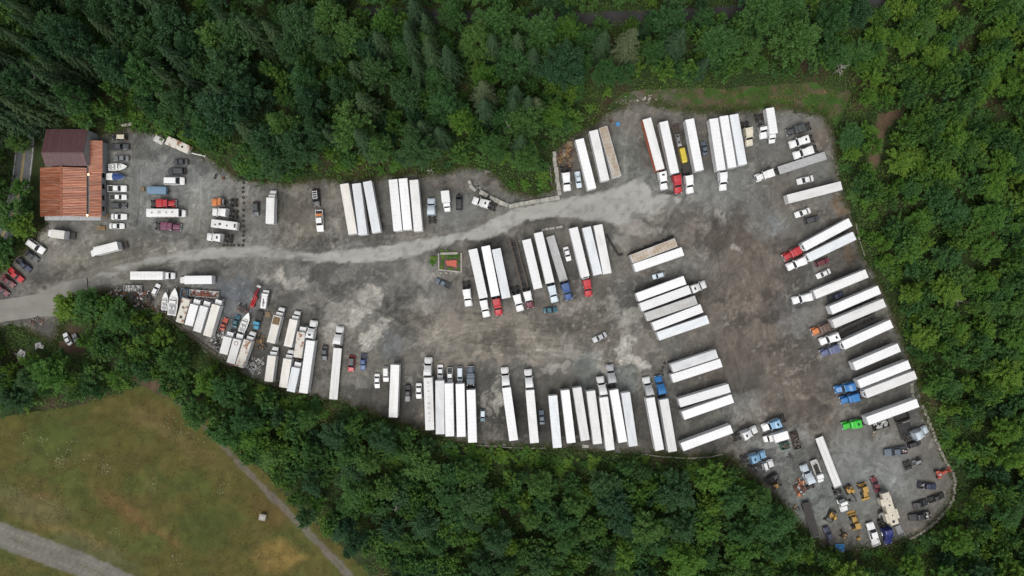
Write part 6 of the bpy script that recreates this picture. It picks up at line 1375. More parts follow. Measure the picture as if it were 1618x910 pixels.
# ------------------------------------------------------------------ box trucks
for a in (
 (428.5, 299.5, 426.9, 353.6, 'hood', 'o', 'white box truck facing up right of the small dark car'), (271.4, 435.5, 207, 435.5, 'hood', 'o', 'long white box truck facing right at the junk corner'), (279.6, 442.5, 335.6, 442, 'hood', 'w', 'white box truck facing left at the junk corner'),
 (72, 367.5, 103, 371.5, 'flat', 'c', 'cream box truck with lift gate under the barn', 'white', None, None, True), (137.5, 400.5, 187, 388, 'hood', 'o', 'beige box truck with lift gate in the open yard', 'white', None, None, True),
 (442.5, 486.5, 428.5, 541.5, 'hood', 'c', 'open topped box truck with brown interior'), (467.5, 492.1, 455.2, 547.4, 'hood', 'c', 'cream roofed box truck right of the open topped one'), (478.2, 515.2, 470.8, 564.7, 'flat', 'rust', 'box truck with a rust band across its roof'),
 (432, 549, 425, 602.6, 'hood', 'c', 'box truck below the open topped one, beside white rubbish'), (457, 554, 448, 612, 'hood', 'c', 'box truck with dark nose, second from the rubbish heap'), (470.3, 571.3, 460, 618.5, 'flat', 'b', 'small bluish box truck left of the long hitched trailer'),
 (363.2, 523.5, 353.8, 559, 'flat', 'o', 'short white box truck, leftmost of the lower trio at the edge'), (378.5, 526.8, 365.3, 573.7, 'flat', 'o', 'box truck with a rust ring and red tail'), (396.6, 525, 378.5, 579.5, 'hood', 'rust', 'rust stained box truck, rightmost of the lower trio'),
 (326.5, 475, 312, 524, 'flat', 'o', 'white box truck behind the white camper bodies'), (345, 472.5, 328, 531, 'flat', 'c', 'beige box truck, rightmost of the upper row at the junk corner'), (310.5, 472, 299, 514, 'flat', 'w', 'white box truck beside the rusty old camper'),
 (706.3, 333, 703, 301.5, 'hood', 'w', 'short white box truck left of the black van'), (1224, 224, 1215.7, 171, 'hood', 'w', 'white box truck right of the small white truck at top'), (1210.4, 696.7, 1244.8, 686.5, 'hood', 'w', 'white box van above the green skip')):
    boxtruck(*a)
bt = {o['label']: o for o in COL.objects if o.name.startswith('box_truck') and not o.parent}
o = bt['box truck with a rust ring and red tail']; m = MB(); m.torus((1.6, 0, 3.47), .55, .12, 16, 6, squash=.2); obj('rust_ring', m.mesh('rust_ring', 'scrap_red'), o); m = MB(); m.box(-5.6, -4.7, -1.0, 1.0, .8, 1.6, ch=.05); obj('tail_box', m.mesh('tail_box', 'paint_maroon'), o)
o = bt['open topped box truck with brown interior']; m = MB(); m.box(.3, 2.7, -1.08, 1.08, 3.43, 3.49); obj('open_top', m.mesh('open_top', 'scrap_wood'), o); m = MB()
for k in range(9): m.bar((.4 + k * .27, -.9 + (k % 3) * .3, 3.52), (.5 + k * .25, .2 + (k % 4) * .2, 3.56), .12, .06)
obj('loose_timber', m.mesh('loose_timber', 'timber'), o)

# ------------------------------------------------------------------ cars, pickups, vans
ORG = [('tool_box', TOOLBOX, (-1.6, 0, 1.0))]
for a in (
 (188.5, 216.6, 23, 180, 'suv', 'black', 'black car with tan roof, topmost beside the barn', 'cream'), (188.5, 232, 29, 0, 'pickup', 'charcoal', 'dark pickup with grey bed lid, second beside the barn', None, None, [('bed_cover', BEDCOVER, (0, 0, 0))]), (191, 249.7, 24, 180, 'sedan', 'grey', 'grey sedan just above the white boat'),
 (185, 297.9, 30, 0, 'pickup', 'white', 'white pickup with black bed below the blue covered boat'), (186.7, 311.4, 23, 0, 'pickup', 'white', 'white pickup with grey covered bed beside the barn', None, None, [('bed_cover', BEDCOVER, (0, 0, 0))]), (187, 324.7, 25, 0, 'suv', 'charcoal', 'black car above the white sedans beside the barn'),
 (187.5, 342.3, 25, 0, 'coupe', 'white', 'upper white car by the barn corner'), (184, 357, 24, 0, 'sedan', 'white', 'lower white car below the barn corner'),
 (56.9, 389.2, 31, -35, 'suv', 'white', 'white long roofed car parked under the left trees', None, None, [('roof_rack', RACK, (0, 0, 0))]), (49.4, 404.4, 24, -38, 'sedan', 'charcoal', 'dark grey car at the far left below the white one'), (37, 418.4, 27, -42, 'pickup', 'navy', 'blue pickup at the far left', None), (24.7, 434.6, 28, -42, 'pickup', 'red', 'red pickup at the far left', None, 'paint_red'),
 (12.4, 444.4, 25, -42, 'sedan', 'maroon', 'dark red car at the far left beside the red pickup'), (3, 458, 24, -42, 'sedan', 'maroon', 'dark red car cut by the left photo edge'),
 (284.6, 255.5, 24, 180, 'sedan', 'charcoal', 'dark car nearest the old white travel trailer'), (279, 270.7, 28, 180, 'suv', 'charcoal', 'dark wagon above the white capped pickup'), (275.5, 286, 38, 0, 'van', 'white', 'white cargo van with dark tail above the blue cover'),
 (404.3, 330, 23, -90, 'hatch', 'charcoal', 'small dark car left of the white box truck'), (499.3, 312.5, 28, -85, 'suv', 'black', 'black car with white roof ladder', None, None, [('roof_rack', RACK, (0, 0, 0))]), (505.3, 349, 34, -86, 'pickup', 'white', 'white pickup with orange tool box', None, None, ORG),
 (725.5, 319, 26, 90, 'van', 'black', 'black van right of the short white box truck'), (512.5, 557.8, 24, -95, 'sedan', 'charcoal', 'dark car between two white hitched trucks, lower left'), (555.2, 574.8, 25, -96, 'hatch', 'red', 'red car with dark roof, lower left', 'charcoal'), (573.8, 572, 25, -94, 'pickup', 'blue', 'blue pickup right of the red car'),
 (595.8, 602, 23, -90, 'sedan', 'white', 'white sedan, left of two beside the lone bottom trailer'), (609.8, 591.3, 24, -90, 'suv', 'white', 'white car touching the lone bottom trailer'), (644.4, 621, 25, 90, 'pickup', 'black', 'black pickup right of the lone bottom trailer', None, None, [('bed_cap', BEDCAP, (0, 0, 0))]), (661.7, 617.7, 25, -90, 'sedan', 'white', 'white sedan right of the black pickup'),
 (695.5, 588, 24, -90, 'sedan', 'white', 'white sedan parked before the grey streaked trailer'), (710.8, 593.8, 21, -90, 'pickup', 'white', 'small white pickup between sedan and pale blue car'), (726.8, 591.3, 24, -90, 'van', 'ice', 'pale blue van left of the navy truck', 'ice'), (762.7, 656.4, 20, -90, 'hatch', 'teal', 'teal hatchback with white roof in the bottom bays', 'ice'), (856, 659.8, 23, 95, 'sedan', 'slate', 'slate blue car between bottom trailers'),
 (699.6, 447.6, 24, 156, 'pickup', 'slate', 'dark slate pickup below the planted island'), (869.8, 490, 23, 5, 'sedan', 'teal', 'dark teal car below the centre row trucks'), (896.5, 401, 23, -75, 'sedan', 'white', 'white sedan inside the centre row gap'), (1041, 435.5, 20, 196, 'hatch', 'ice', 'pale small car above the five slanted trailers'), (947.5, 533, 24, 207, 'sedan', 'silver', 'silver car alone in the open yard'),
 (913.7, 283.8, 24, -82, 'pickup', 'ice', 'small pale blue pickup right of the bobtail by the block wall', None, 'paint_ice'), (1113.2, 234, 22, 100, 'sedan', 'slate', 'dark blue grey car squeezed in the top trailer row'), (1272.6, 284.3, 27, 194, 'sedan', 'white', 'white sedan above the lone right slanted trailer'), (1268.6, 336, 26, 200, 'sedan', 'white', 'white sedan below the lone right slanted trailer'), (1283.2, 347, 24, 15, 'suv', 'charcoal', 'black car below the white sedan on the right'),
 (1299.8, 414, 23, 20, 'suv', 'maroon', 'maroon car below the right side red truck trailer'), (1301.5, 432.5, 24, 205, 'sedan', 'white', 'white car below the maroon car on the right'), (1321.3, 468.3, 23, 20, 'pickup', 'navy', 'dark blue pickup between slanted trailers', None), (1415, 713, 35, 188, 'pickup', 'slate', 'grey blue pickup with cluttered bed, right side'), (1445.4, 701.4, 22, 18, 'suv', 'black', 'black car under the damaged white truck'),
 (1383.8, 765.8, 25, 110, 'sedan', 'maroon', 'dark red car above the cream camper'), (1379, 843.4, 41, 107, 'pickup', 'white', 'long white service pickup beside the yellow backhoe', None, 'roof_o'), (1309.7, 846, 29, 112, 'pickup', 'navy', 'dark navy pickup at the bottom corner', None, None, [('bed_cover', BEDCOVER, (0, 0, 0))]), (1465.5, 768, 29, -5, 'pickup', 'navy', 'dark pickup with cluttered bed, right of the cream camper'),
 (1455, 796.5, 25, 18, 'coupe', 'black', 'black convertible car at the lower right edge'), (1480, 786.5, 26, 20, 'pickup', 'black', 'black pickup nearest the curved stone edging'), (1453, 815.5, 33, 190, 'pickup', 'black', 'black pickup with silver load at the lower right'), (105.5, 535.8, 21, 118, 'sedan', 'white', 'white car abandoned at the trees by the driveway'), (119.6, 537, 20, 118, 'sedan', 'grey', 'grey car half hidden beside the abandoned white one'),
 (245.8, 457.8, 20, 65, 'hatch', 'white', 'white car in the junk corner'), (353.3, 512.2, 21, 70, 'coupe', 'coral', 'bright coral red car amid the box trucks'), (372.5, 508, 21, 70, 'sedan', 'teal', 'dark teal car right of the coral red one')):
    car(*a)
heap('bed_clutter', 'pinkish clutter in the grey blue pickup bed', 'junk', 1428, 711.5, 4, 4, 10, ('scrap_white', 'scrap_red'), .3, .45, seed=21).location.z = .75
heap('bed_clutter', 'pale clutter in the dark pickup bed right of the camper', 'junk', 1457, 767, 4, 4, 9, ('scrap_white', 'scrap'), .3, .4, seed=22).location.z = .75
heap('bed_load', 'silver sheets loaded on the lower right black pickup', 'junk', 1462, 813, 6, 4, 10, ('scrap_white', 'galvanised'), .3, .6, seed=23).location.z = .8
# ------------------------------------------------------------------ campers, bus, boats
def small_wheels(o, xs, hw, wm=W_CAR, r=.33):
    for x in xs:
        for s in (-1, 1): obj('wheel', wm, o, (x, s * hw, r))
def roof_bits(o, pts, z, mat='plastic_black'):
    for x, y, sx, sy in pts:
        m = MB(); m.box(-sx, sx, -sy, sy, 0, .16, ch=.05); obj('roof_vent', m.mesh('roof_vent', mat), o, (x, y, z))
def frame_part(o, x0, x1, z=.5, hitch=0.0):
    m = MB()
    for s in (-1, 1): m.box(x0, x1, s * .5 - .06, s * .5 + .06, z - .12, z)
    if hitch: m.bar((x1, .5, z - .06), (x1 + hitch, 0, z - .06), .1); m.bar((x1, -.5, z - .06), (x1 + hitch, 0, z - .06), .1)
    obj('frame', m.mesh('frame', 'chassis'), o)

x, y = at(260, 336, 3); o = thing('motor_coach', 'long white bus shaped motorhome facing right on the left side', 'bus', x, y)
m = MB(); m.loft([section(4.2, 1.2, .55, 3.1, .1, .2), section(0, 1.25, .5, 3.15, .1, .2), section(-5.5, 1.25, .5, 3.15, .1, .2)]); obj('body', m.mesh('body', 'roof_o'), o)
m = MB(); m.loft([section(5.5, .95, .5, 1.25, .1, .2), section(4.9, 1.08, .5, 1.5, .1, .2), section(4.15, 1.12, .5, 1.9, .1, .2)]); obj('hood', m.mesh('hood', 'paint_white'), o)
m = MB(); m.add([(4.6, 1.0, 1.7), (4.6, -1.0, 1.7), (4.24, -1.0, 2.5), (4.24, 1.0, 2.5)], [(0, 1, 2, 3)]); m.box(4.18, 4.23, -1.0, 1.0, 1.7, 2.6); obj('windshield', m.mesh('windshield', 'glass'), o)
for s in (-1, 1):
    for k in range(6): m = MB(); m.box(-4.6 + k * 1.4, -3.6 + k * 1.4, s * 1.255 - .01, s * 1.255 + .01, 1.7, 2.4); obj('side_window', m.mesh('side_window', 'glass'), o)
roof_bits(o, [(-3.8, 0, .3, .3), (-1.6, .1, .45, .4), (.6, 0, .3, .3), (2.4, .1, .3, .3)], 3.15, 'paint_silver'); small_wheels(o, (3.9, -3.2), 1.0, W_TRK, .5); frame_part(o, -5.2, 4.8, .62)
def camper(name, label, px, py, ln, wd, ang, mat, hgt=2.7, vents=(), hitch=1.0):
    x, y = at(px, py, hgt); h = ln / 2; w = wd / 2; o = thing(name, label, 'camper', x, y, 0, R(ang))
    m = MB(); m.loft([section(h, w * .96, .9, hgt - .35, .05, .2), section(h - .25, w, .6, hgt - .05, .05, .15), section(-h + .25, w, .6, hgt, .05, .15), section(-h, w * .96, .8, hgt - .3, .05, .2)]); obj('body', m.mesh('body', mat), o)
    for s in (-1, 1):
        for k in range(3): m = MB(); m.box(-h + .9 + k * ln * .28, -h + 1.8 + k * ln * .28, s * (w + .005) - .01, s * (w + .005) + .01, 1.5, 2.1); obj('side_window', m.mesh('side_window', 'glass'), o)
    m = MB(); m.box(h * .2, h * .2 + .7, -w - .02, -w + .01, .75, 2.4); obj('door', m.mesh('door', 'side_white'), o)
    roof_bits(o, vents, hgt - .03); small_wheels(o, (-.5, .4), w - .12); frame_part(o, -h + .2, h, .62, hitch); return o
camper('travel_trailer', 'white flat roofed travel trailer between two white bobtail trucks', 353.5, 354.7, 8.1, 2.5, 173, 'roof_o', 2.8, ((-3.4, 0, .25, .6), (-1.0, .2, .25, .2), (1.2, 0, .35, .3), (2.6, .3, .2, .2)))
camper('travel_trailer', 'stained old white travel trailer at the trees above the dark cars', 280.2, 228.6, 7.6, 2.7, -24, 'roof_rust', 2.6, ((1.6, 0, .3, .3),))
camper('travel_trailer', 'rust streaked old camper body at the junk corner', 288.7, 490.8, 7.8, 2.5, 74, 'roof_rust', 2.7, ((-2, 0, .4, .4), (1, .2, .25, .25)))
x, y = at(250.5, 221, .5); o = thing('sheet_panel', 'loose white panel left of the stained travel trailer', 'panel', x, y, 0, R(-28)); m = MB(); m.box(-1.5, 1.5, -1, 1, .3, .36); obj('panel_sheet', m.mesh('panel_sheet', 'scrap_white'), o); m = MB(); m.box(-1.3, -1.1, -.9, .9, 0, .3); m.box(1.1, 1.3, -.9, .9, 0, .3); obj('support', m.mesh('support', 'timber'), o)
x, y = at(312, 244, .5); o = thing('metal_mast', 'long white metal mast lying right of the stained travel trailer', 'pole', x, y, 0, R(-13)); m = MB(); m.bar((-2.3, 0, .25), (2.3, 0, .25), .32, .3); obj('mast', m.mesh('mast', 'paint_white'), o); m = MB(); m.bar((2.3, -.5, .25), (2.3, .5, .25), .15, .15); m.bar((-1.5, 0, .1), (-1.5, .4, .1), .2); obj('cross_bar', m.mesh('cross_bar', 'paint_white'), o)
heap('boat_parts_heap', 'white scrap frames behind the stained travel trailer', 'junk heap', 291, 219, 9, 4, 16, ('scrap_white', 'scrap_black'), .5, .9, -24, seed=31)
# fifth wheel camper with slide outs
x, y = at(1407, 804, 3.3); o = thing('camper', 'large cream camper with slide outs and dark roof vents, lower right', 'camper', x, y, 0, R(107))
m = MB(); m.loft([section(5.0, 1.2, 1.7, 3.2, .05, .25), section(3.3, 1.25, 1.6, 3.5, .05, .2), section(3.2, 1.25, .6, 3.5, .05, .2), section(-4.9, 1.25, .6, 3.4, .05, .2), section(-5.1, 1.2, .8, 3.2, .05, .2)]); obj('body', m.mesh('body', 'rv_cream'), o)
for x0, x1, s in ((-3.6, -.6, -1), (-4.2, -1.2, 1), (1.2, 3.4, 1)): m = MB(); m.box(x0, x1, min(s * 1.2, s * 2.05), max(s * 1.2, s * 2.05), .9, 3.1, ch=.06); obj('slide_out', m.mesh('slide_out', 'rv_cream'), o)
roof_bits(o, [(-3.9, .3, .38, .38), (-2.0, .1, .18, .18), (1.2, .0, .26, .26), (2.2, -.3, .15, .15), (3.2, .1, .15, .15)], 3.42); m = MB(); m.box(4.9, 5.6, -1.15, 1.15, 1.7, 2.6, ch=.15); obj('nose_cap', m.mesh('nose_cap', 'paint_charcoal'), o); small_wheels(o, (-1.8, -.8), 1.05, W_SUV, .39); frame_part(o, -5, 3.4, .66)
m = MB(); m.box(3.0, 3.2, -.6, -.45, 0, 1.6); m.box(3.0, 3.2, .45, .6, 0, 1.6); obj('landing_leg', m.mesh('landing_leg', 'chassis'), o)
def boat(label, px, py, ln, wd, ang, cover=None, cabin=True, hullmat='gelcoat', trailer_on=True, name='boat'):
    x, y = at(px, py, 1.4); h = ln / 2; w = wd / 2; o = thing(name, label, 'boat', x, y, 0, R(ang), 'boats on trailers')
    def sec(xx, hw, zb, zt): return [(xx, hw, zt), (xx, hw * .92, (zb + zt) / 2), (xx, .02, zb), (xx, -.02, zb), (xx, -hw * .92, (zb + zt) / 2), (xx, -hw, zt)]
    st = [(-h, w * .9, .55, 1.35), (-h * .3, w, .5, 1.38), (h * .3, w * .92, .52, 1.45), (h * .7, w * .55, .7, 1.52), (h, .04, 1.25, 1.6)]
    m = MB(); m.loft([sec(*q) for q in st]); obj('hull', m.mesh('hull', hullmat), o)
    if cover:
        m = MB(); m.loft([[(a, b * .97, t + .02), (a, b * .5, t + .3 * min(1, b)), (a, 0, t + .42 * min(1, b + .1)), (a, -b * .5, t + .3 * min(1, b)), (a, -b * .97, t + .02)] for a, b, z, t in st[1:]]); obj('cover', m.mesh('cover', cover), o)
    else:
        m = MB(); m.prism_z([(-h * .9, w * .72), (h * .05, w * .78), (h * .05, -w * .78), (-h * .9, -w * .72)], 1.4, 1.43); obj('cockpit', m.mesh('cockpit', 'vinyl'), o)
        for s in (-1, 1): m = MB(); m.box(-h * .55, -h * .35, s * w * .4 - .25, s * w * .4 + .25, 1.43, 1.8, ch=.06); obj('seat', m.mesh('seat', 'gelcoat'), o)
    if cabin:
        m = MB(); m.loft([section(h * .35, w * .5, 1.42, 1.62, .02, .1), section(h * .12, w * .7, 1.42, 2.0, .02, .15), section(-h * .1, w * .72, 1.42, 2.05, .02, .15)]); obj('cabin', m.mesh('cabin', 'gelcoat'), o)
        m = MB(); m.add([(h * .22, w * .62, 1.75), (h * .22, -w * .62, 1.75), (h * .1, -w * .66, 2.15), (h * .1, w * .66, 2.15)], [(0, 1, 2, 3)]); obj('windshield', m.mesh('windshield', 'glass'), o)
    m = MB(); m.box(-h - .35, -h + .02, -.2, .2, .8, 1.75, ch=.08); obj('outboard_motor', m.mesh('outboard_motor', 'plastic_black'), o)
    if trailer_on:
        m = MB(); m.bar((-h * .9, .6, .45), (h * .5, .45, .45), .1); m.bar((-h * .9, -.6, .45), (h * .5, -.45, .45), .1); m.bar((h * .5, .45, .45), (h + .9, 0, .45), .1); m.bar((h * .5, -.45, .45), (h + .9, 0, .45), .1); m.bar((-h * .3, -w, .35), (-h * .3, w, .35), .1); obj('boat_trailer', m.mesh('boat_trailer', 'galvanised'), o); small_wheels(o, (-h * .3,), w - .02, W_SML, .28)
    return o
boat('white cabin boat with bow to the right beside the barn', 186, 263.7, 5.8, 2.2, 3); boat('white boat under a blue canvas cover beside the barn', 182.5, 279, 5.9, 2.2, 0, 'canvas_blue', False)
boat('small white boat hull with pointed bow at the junk corner', 260.6, 476, 5.6, 2.0, 84); boat('large grey white cabin cruiser at the junk corner', 273.8, 477, 8.4, 2.9, 82, None, True); boat('white boat with open V shaped bow amid the box trucks', 387, 509.4, 6.4, 2.3, 68)
x, y = at(249, 300.8, 1.2); o = thing('covered_trailer', 'blue grey tarpaulin covered trailer above the red bobtail truck', 'trailer', x, y, 0, R(-2)); m = MB(); m.loft([section(2.9, 1.15, .7, 1.9, .1, .2), section(1.5, 1.22, .6, 2.1, .1, .25), section(-1.5, 1.2, .6, 2.0, .1, .25), section(-2.9, 1.15, .7, 1.85, .1, .2)]); obj('tarpaulin', m.mesh('tarpaulin', 'tarp_blue'), o); frame_part(o, -2.8, 2.6, .6, 1.2); small_wheels(o, (-.6, .3), 1.1)

# ------------------------------------------------------------------ yellow machines
def excavator(label, px, py, ang, k=1.0, col='paint_yellow', boom=(2.6, 3.6)):
    x, y = at(px, py, 1.4); o = thing('excavator', label, 'excavator', x, y, 0, R(ang), 'excavators', k)
    for s in (-1, 1):
        m = MB(); m.prism_y([(-1.4, .1), (-1.6, .4), (-1.4, .72), (1.4, .72), (1.6, .4), (1.4, .1), (1.1, 0), (-1.1, 0)], s * .95 - .24, s * .95 + .24)
        for i in range(11): m.box(-1.35 + i * .26, -1.25 + i * .26, s * .95 - .25, s * .95 + .25, .72, .76)
        obj('track', m.mesh('track', 'rubber'), o)
    m = MB(); m.box(-.9, .9, -.75, .75, .35, .75, ch=.06); m.cyl('z', (0, 0, .8), .6, .2, 14); obj('undercarriage', m.mesh('undercarriage', 'chassis'), o)
    m = MB(); m.loft([[(q[0] * .96, q[1] * .96, .9) if z == 0 else (q[0], q[1], z) for q in [(1.0 * math.cos(a) * (1.35 if math.cos(a) < 0 else 1.0), 1.05 * math.sin(a)) for a in [2 * math.pi * i / 14 for i in range(14)]]] for z in (0, 1.1, 1.7)]); obj('house', m.mesh('house', col), o)
    m = MB(); m.box(-.2, .85, .1, .95, 1.7, 2.6, ch=.1); c = obj('cab', m.mesh('cab', col), o); m = MB(); m.box(.85, .87, .2, .85, 1.8, 2.5); m.box(-.1, .75, .955, .97, 1.8, 2.5); obj('cab_window', m.mesh('cab_window', 'glass'), c)
    m = MB(); m.box(-1.25, -.5, -.6, .5, 1.7, 1.85, ch=.04); obj('engine_cover', m.mesh('engine_cover', 'plastic_black'), o)
    b = boom[0]; m = MB(); m.tube([(.7, -.2, 1.5), (b * .7, -.2, 2.9), (b + .9, -.2, 2.6)], [.2, .22, .16], 6); obj('boom', m.mesh('boom', 'chassis'), o)
    m = MB(); m.tube([(b + .9, -.2, 2.6), (b + 1.1, -.6, 1.6), (b + .8, -1.4, .8)], [.15, .14, .1], 6); obj('stick', m.mesh('stick', 'chassis'), o)
    m = MB(); m.prism_y([(b + .4, .1), (b + 1.2, .1), (b + 1.1, .7), (b + .7, .85)], -1.8, -1.1); obj('bucket', m.mesh('bucket', 'chassis'), o)
excavator('yellow excavator with arm reaching down, right of the white truck cab', 1343, 774.5, -60, .95); excavator('yellow excavator alone in the lower right yard', 1316, 815, -110, .95, 'paint_yellow', (1.2, 2)); excavator('small tan excavator near the bottom edge by the blue tarp', 1335.5, 848, 150, .7, 'scrap_wood', (1.0, 2)); excavator('small yellow and black machine beside the black fenders', 1227.5, 768, 40, .7, 'paint_yellow', (1.2, 2))
def loader(label, px, py, ang, backhoe):
    x, y = at(px, py, 1.4); o = thing('backhoe_loader' if backhoe else 'wheel_loader', label, 'loader', x, y, 0, R(ang))
    m = MB(); m.loft([section(2.2, .5, .7, 1.5, .05, .12), section(.6, .55, .7, 1.75, .05, .12), section(-1.4, .6, .6, 1.3, .05, .12)]); obj('body', m.mesh('body', 'paint_yellow'), o)
    m = MB(); m.box(-1.1, .5, -.75, .75, 1.3, 2.5, ch=.1); c = obj('cab', m.mesh('cab', 'glass'), o); m = MB(); m.box(-1.2, .6, -.8, .8, 2.5, 2.62, ch=.05); obj('cab_roof', m.mesh('cab_roof', 'paint_yellow'), c)
    for x_, r, w in ((1.6, W_TRK, .95), (-.9, W_DUAL, .95)):
        for s in (-1, 1): obj('wheel', r, o, (x_, s * w, .55), 0, None, 1.1)
    m = MB()
    for s in (-1, 1): m.tube([(.3, s * .62, 1.7), (2.0, s * .62, 1.6), (3.0, s * .62, .7)], [.1, .12, .1], 6)
    obj('loader_arm', m.mesh('loader_arm', 'paint_yellow'), o)
    m = MB(); m.prism_y([(2.8, .1), (3.7, .08), (3.75, .14), (3.1, .3), (2.95, 1.0), (2.8, 1.0)], -1.2, 1.2); obj('bucket', m.mesh('bucket', 'paint_yellow'), o)
    m = MB(); m.box(-1.7, -1.4, -.9, .9, .5, 1.0, ch=.05); m.box(-1.9, -1.4, -1.15, -.9, .1, 1.2); m.box(-1.9, -1.4, .9, 1.15, .1, 1.2); obj('rear_frame', m.mesh('rear_frame', 'paint_yellow'), o)
    if backhoe:
        m = MB(); m.tube([(-1.6, 0, 1.0), (-2.6, .1, 2.4), (-3.8, .2, 2.2)], [.15, .16, .12], 6); obj('boom', m.mesh('boom', 'scrap_wood'), o); m = MB(); m.tube([(-3.8, .2, 2.2), (-4.8, .25, 1.0)], [.12, .1], 6); obj('stick', m.mesh('stick', 'paint_yellow'), o); m = MB(); m.prism_y([(-5.6, .2), (-4.6, .1), (-4.6, .9), (-5.3, .8)], -.25, .65); obj('hoe_bucket', m.mesh('hoe_bucket', 'paint_yellow'), o)
loader('yellow wheel loader above the cream camper', 1365.5, 773.5, -72, False); loader('yellow backhoe loader left of the long white service pickup', 1352.5, 828, 107, True)
def frame_stack(name, label, px, py, ang, L, W, mat='chassis', wheels=True, extra=True, cat='truck chassis'):
    x, y = at(px, py, .8); o = thing(name, label, cat, x, y, 0, R(ang)); h = L / 2; m = MB()
    for s in (-1, 1): m.box(-h, h, s * W * .18 - .08, s * W * .18 + .08, .65, .95)
    for k in range(6): m.box(-h + k * L / 5.2, -h + k * L / 5.2 + .14, -W * .18, W * .18, .68, .92)
    obj('frame_rail', m.mesh('frame_rail', mat), o)
    if wheels:
        for a in (-h * .75, -h * .35, h * .7):
            for s in (-1, 1): obj('wheel', W_DUAL if a < 0 else W_TRK, o, (a, s * W * .36, .5))
    if extra:
        m = MB(); m.box(h * .2, h * .8, -W * .2, W * .2, .95, 1.5, ch=.1); m.cyl('x', (h * .1, W * .25, .9), .25, 1.2, 10); obj('engine', m.mesh('engine', 'galvanised'), o)
    return o
frame_stack('truck_chassis', 'black stripped truck chassis right of the grey blue pickup', 1442.6, 732.3, 20, 6.0, 2.5); frame_stack('truck_chassis', 'dark truck frame behind the deep blue truck', 1392, 815, 100, 3.0, 2.2, wheels=False)
o = frame_stack('fender_stack', 'stack of curved black fenders below the white day cab', 1220, 756.5, 35, 4.6, 2.6, cat='truck parts')
for k in range(6): m = MB(); m.tube([(-1.4 + k * .5, -1.4, .6), (-1.2 + k * .5, -.9, 1.5), (-1.0 + k * .5, 0, 1.8), (-1.2 + k * .5, .9, 1.5), (-1.4 + k * .5, 1.4, .6)], .16, 6); obj('fender', m.mesh('fender', 'plastic_black'), o)
x, y = at(1431.6, 680.8, .9); o = thing('deck_trailer', 'dark square deck trailer under the damaged white truck', 'trailer', x, y, 0, R(108))
for k in range(8): m = MB(); m.box(-2.6 + k * .65, -2.0 + k * .65, -2.0, 2.0, .55, .62); obj('deck_plank', m.mesh('deck_plank', 'scrap_black'), o)
m = MB(); m.box(2.62, 2.72, -2.0, .2, .5, .9); obj('end_board', m.mesh('end_board', 'scrap_white'), o); small_wheels(o, (-.6, .5), 1.7, W_SML, .28); m = MB(); m.bar((2.6, .6, .45), (3.8, 0, .45), .12); m.bar((2.6, -.6, .45), (3.8, 0, .45), .12); m.box(-2.5, 2.5, -1.6, 1.6, .38, .52); obj('frame', m.mesh('frame', 'chassis'), o)
def bin_(name, label, px, py, L, W, hgt, ang, mat, fill=None, cat='skip'):
    x, y = at(px, py, hgt); o = thing(name, label, cat, x, y, 0, R(ang)); h, w = L / 2, W / 2
    for a, b, c, d in ((-h, h, -w, -w + .08), (-h, h, w - .08, w), (-h, -h + .08, -w + .08, w - .08), (h - .08, h, -w + .08, w - .08)): m = MB(); m.box(a, b, c, d, .12, hgt); obj('side_panel', m.mesh('side_panel', mat), o)
    m = MB(); m.box(-h + .08, h - .08, -w + .08, w - .08, .05, .2); obj('floor_panel', m.mesh('floor_panel', mat), o); m = MB()
    for k in range(5): xx = -h + .1 + k * (L - .3) / 4; m.box(xx, xx + .1, -w - .06, -w, .15, hgt); m.box(xx, xx + .1, w, w + .06, .15, hgt)
    obj('rib', m.mesh('rib', mat), o)
    if fill:
        g = random.Random(len(label))
        for k in range(34):
            v = g.randrange(6); kk = (v, fill, 'bin_load')
            if kk not in _pm: _pm[kk] = PIECE[v].mesh('bin_load', fill)
            c = obj('bin_load', _pm[kk], o, (g.uniform(-h + .4, h - .4), g.uniform(-w + .3, w - .3), hgt * g.uniform(.5, .95))); c.rotation_euler = (g.uniform(-.4, .4), g.uniform(-.4, .4), g.uniform(0, 3)); s = g.uniform(.4, .8); c.scale = (s, s, s)
    return o
bin_('rubbish_skip', 'black skip full of pale rubbish below the green truck trailer', 1392.5, 671.2, 4.8, 2.4, 1.3, 17, 'scrap_black', 'scrap_white'); bin_('rubbish_skip', 'dark empty skip tucked under the green truck trailer end', 1426, 659.5, 4.4, 2.2, 1.2, 18, 'scrap_black'); bin_('rubbish_skip', 'small green skip below the white box van', 1241, 705, 2.7, 2.0, 1.3, 15, 'paint_dark_green', 'scrap')
bin_('utility_trailer', 'brown open trailer with junk right of the white box van', 1258, 696.5, 5.2, 2.2, 1.1, 105, 'wood_deck', 'scrap', 'trailer'); bin_('utility_trailer', 'small dark trailer with pale side rails below the cream camper', 1421.5, 838, 3.2, 1.9, .6, 118, 'galvanised', None, 'trailer'); bin_('container', 'blue grey storage bin behind the junk corner boats', 290.5, 463, 2.6, 2.0, 1.6, 80, 'tarp_blue', 'scrap', 'container')
bin_('utility_trailer', 'long white trailer bed in the scrap at the junk corner', 209, 455.5, 5.4, 1.9, 1.0, 0, 'scrap_white', 'scrap_white', 'trailer'); bin_('container', 'wide pinkish open container above the box trucks at junk corner', 322, 464, 9.0, 2.0, 1.2, -4, 'scrap_white', 'scrap_red', 'container')
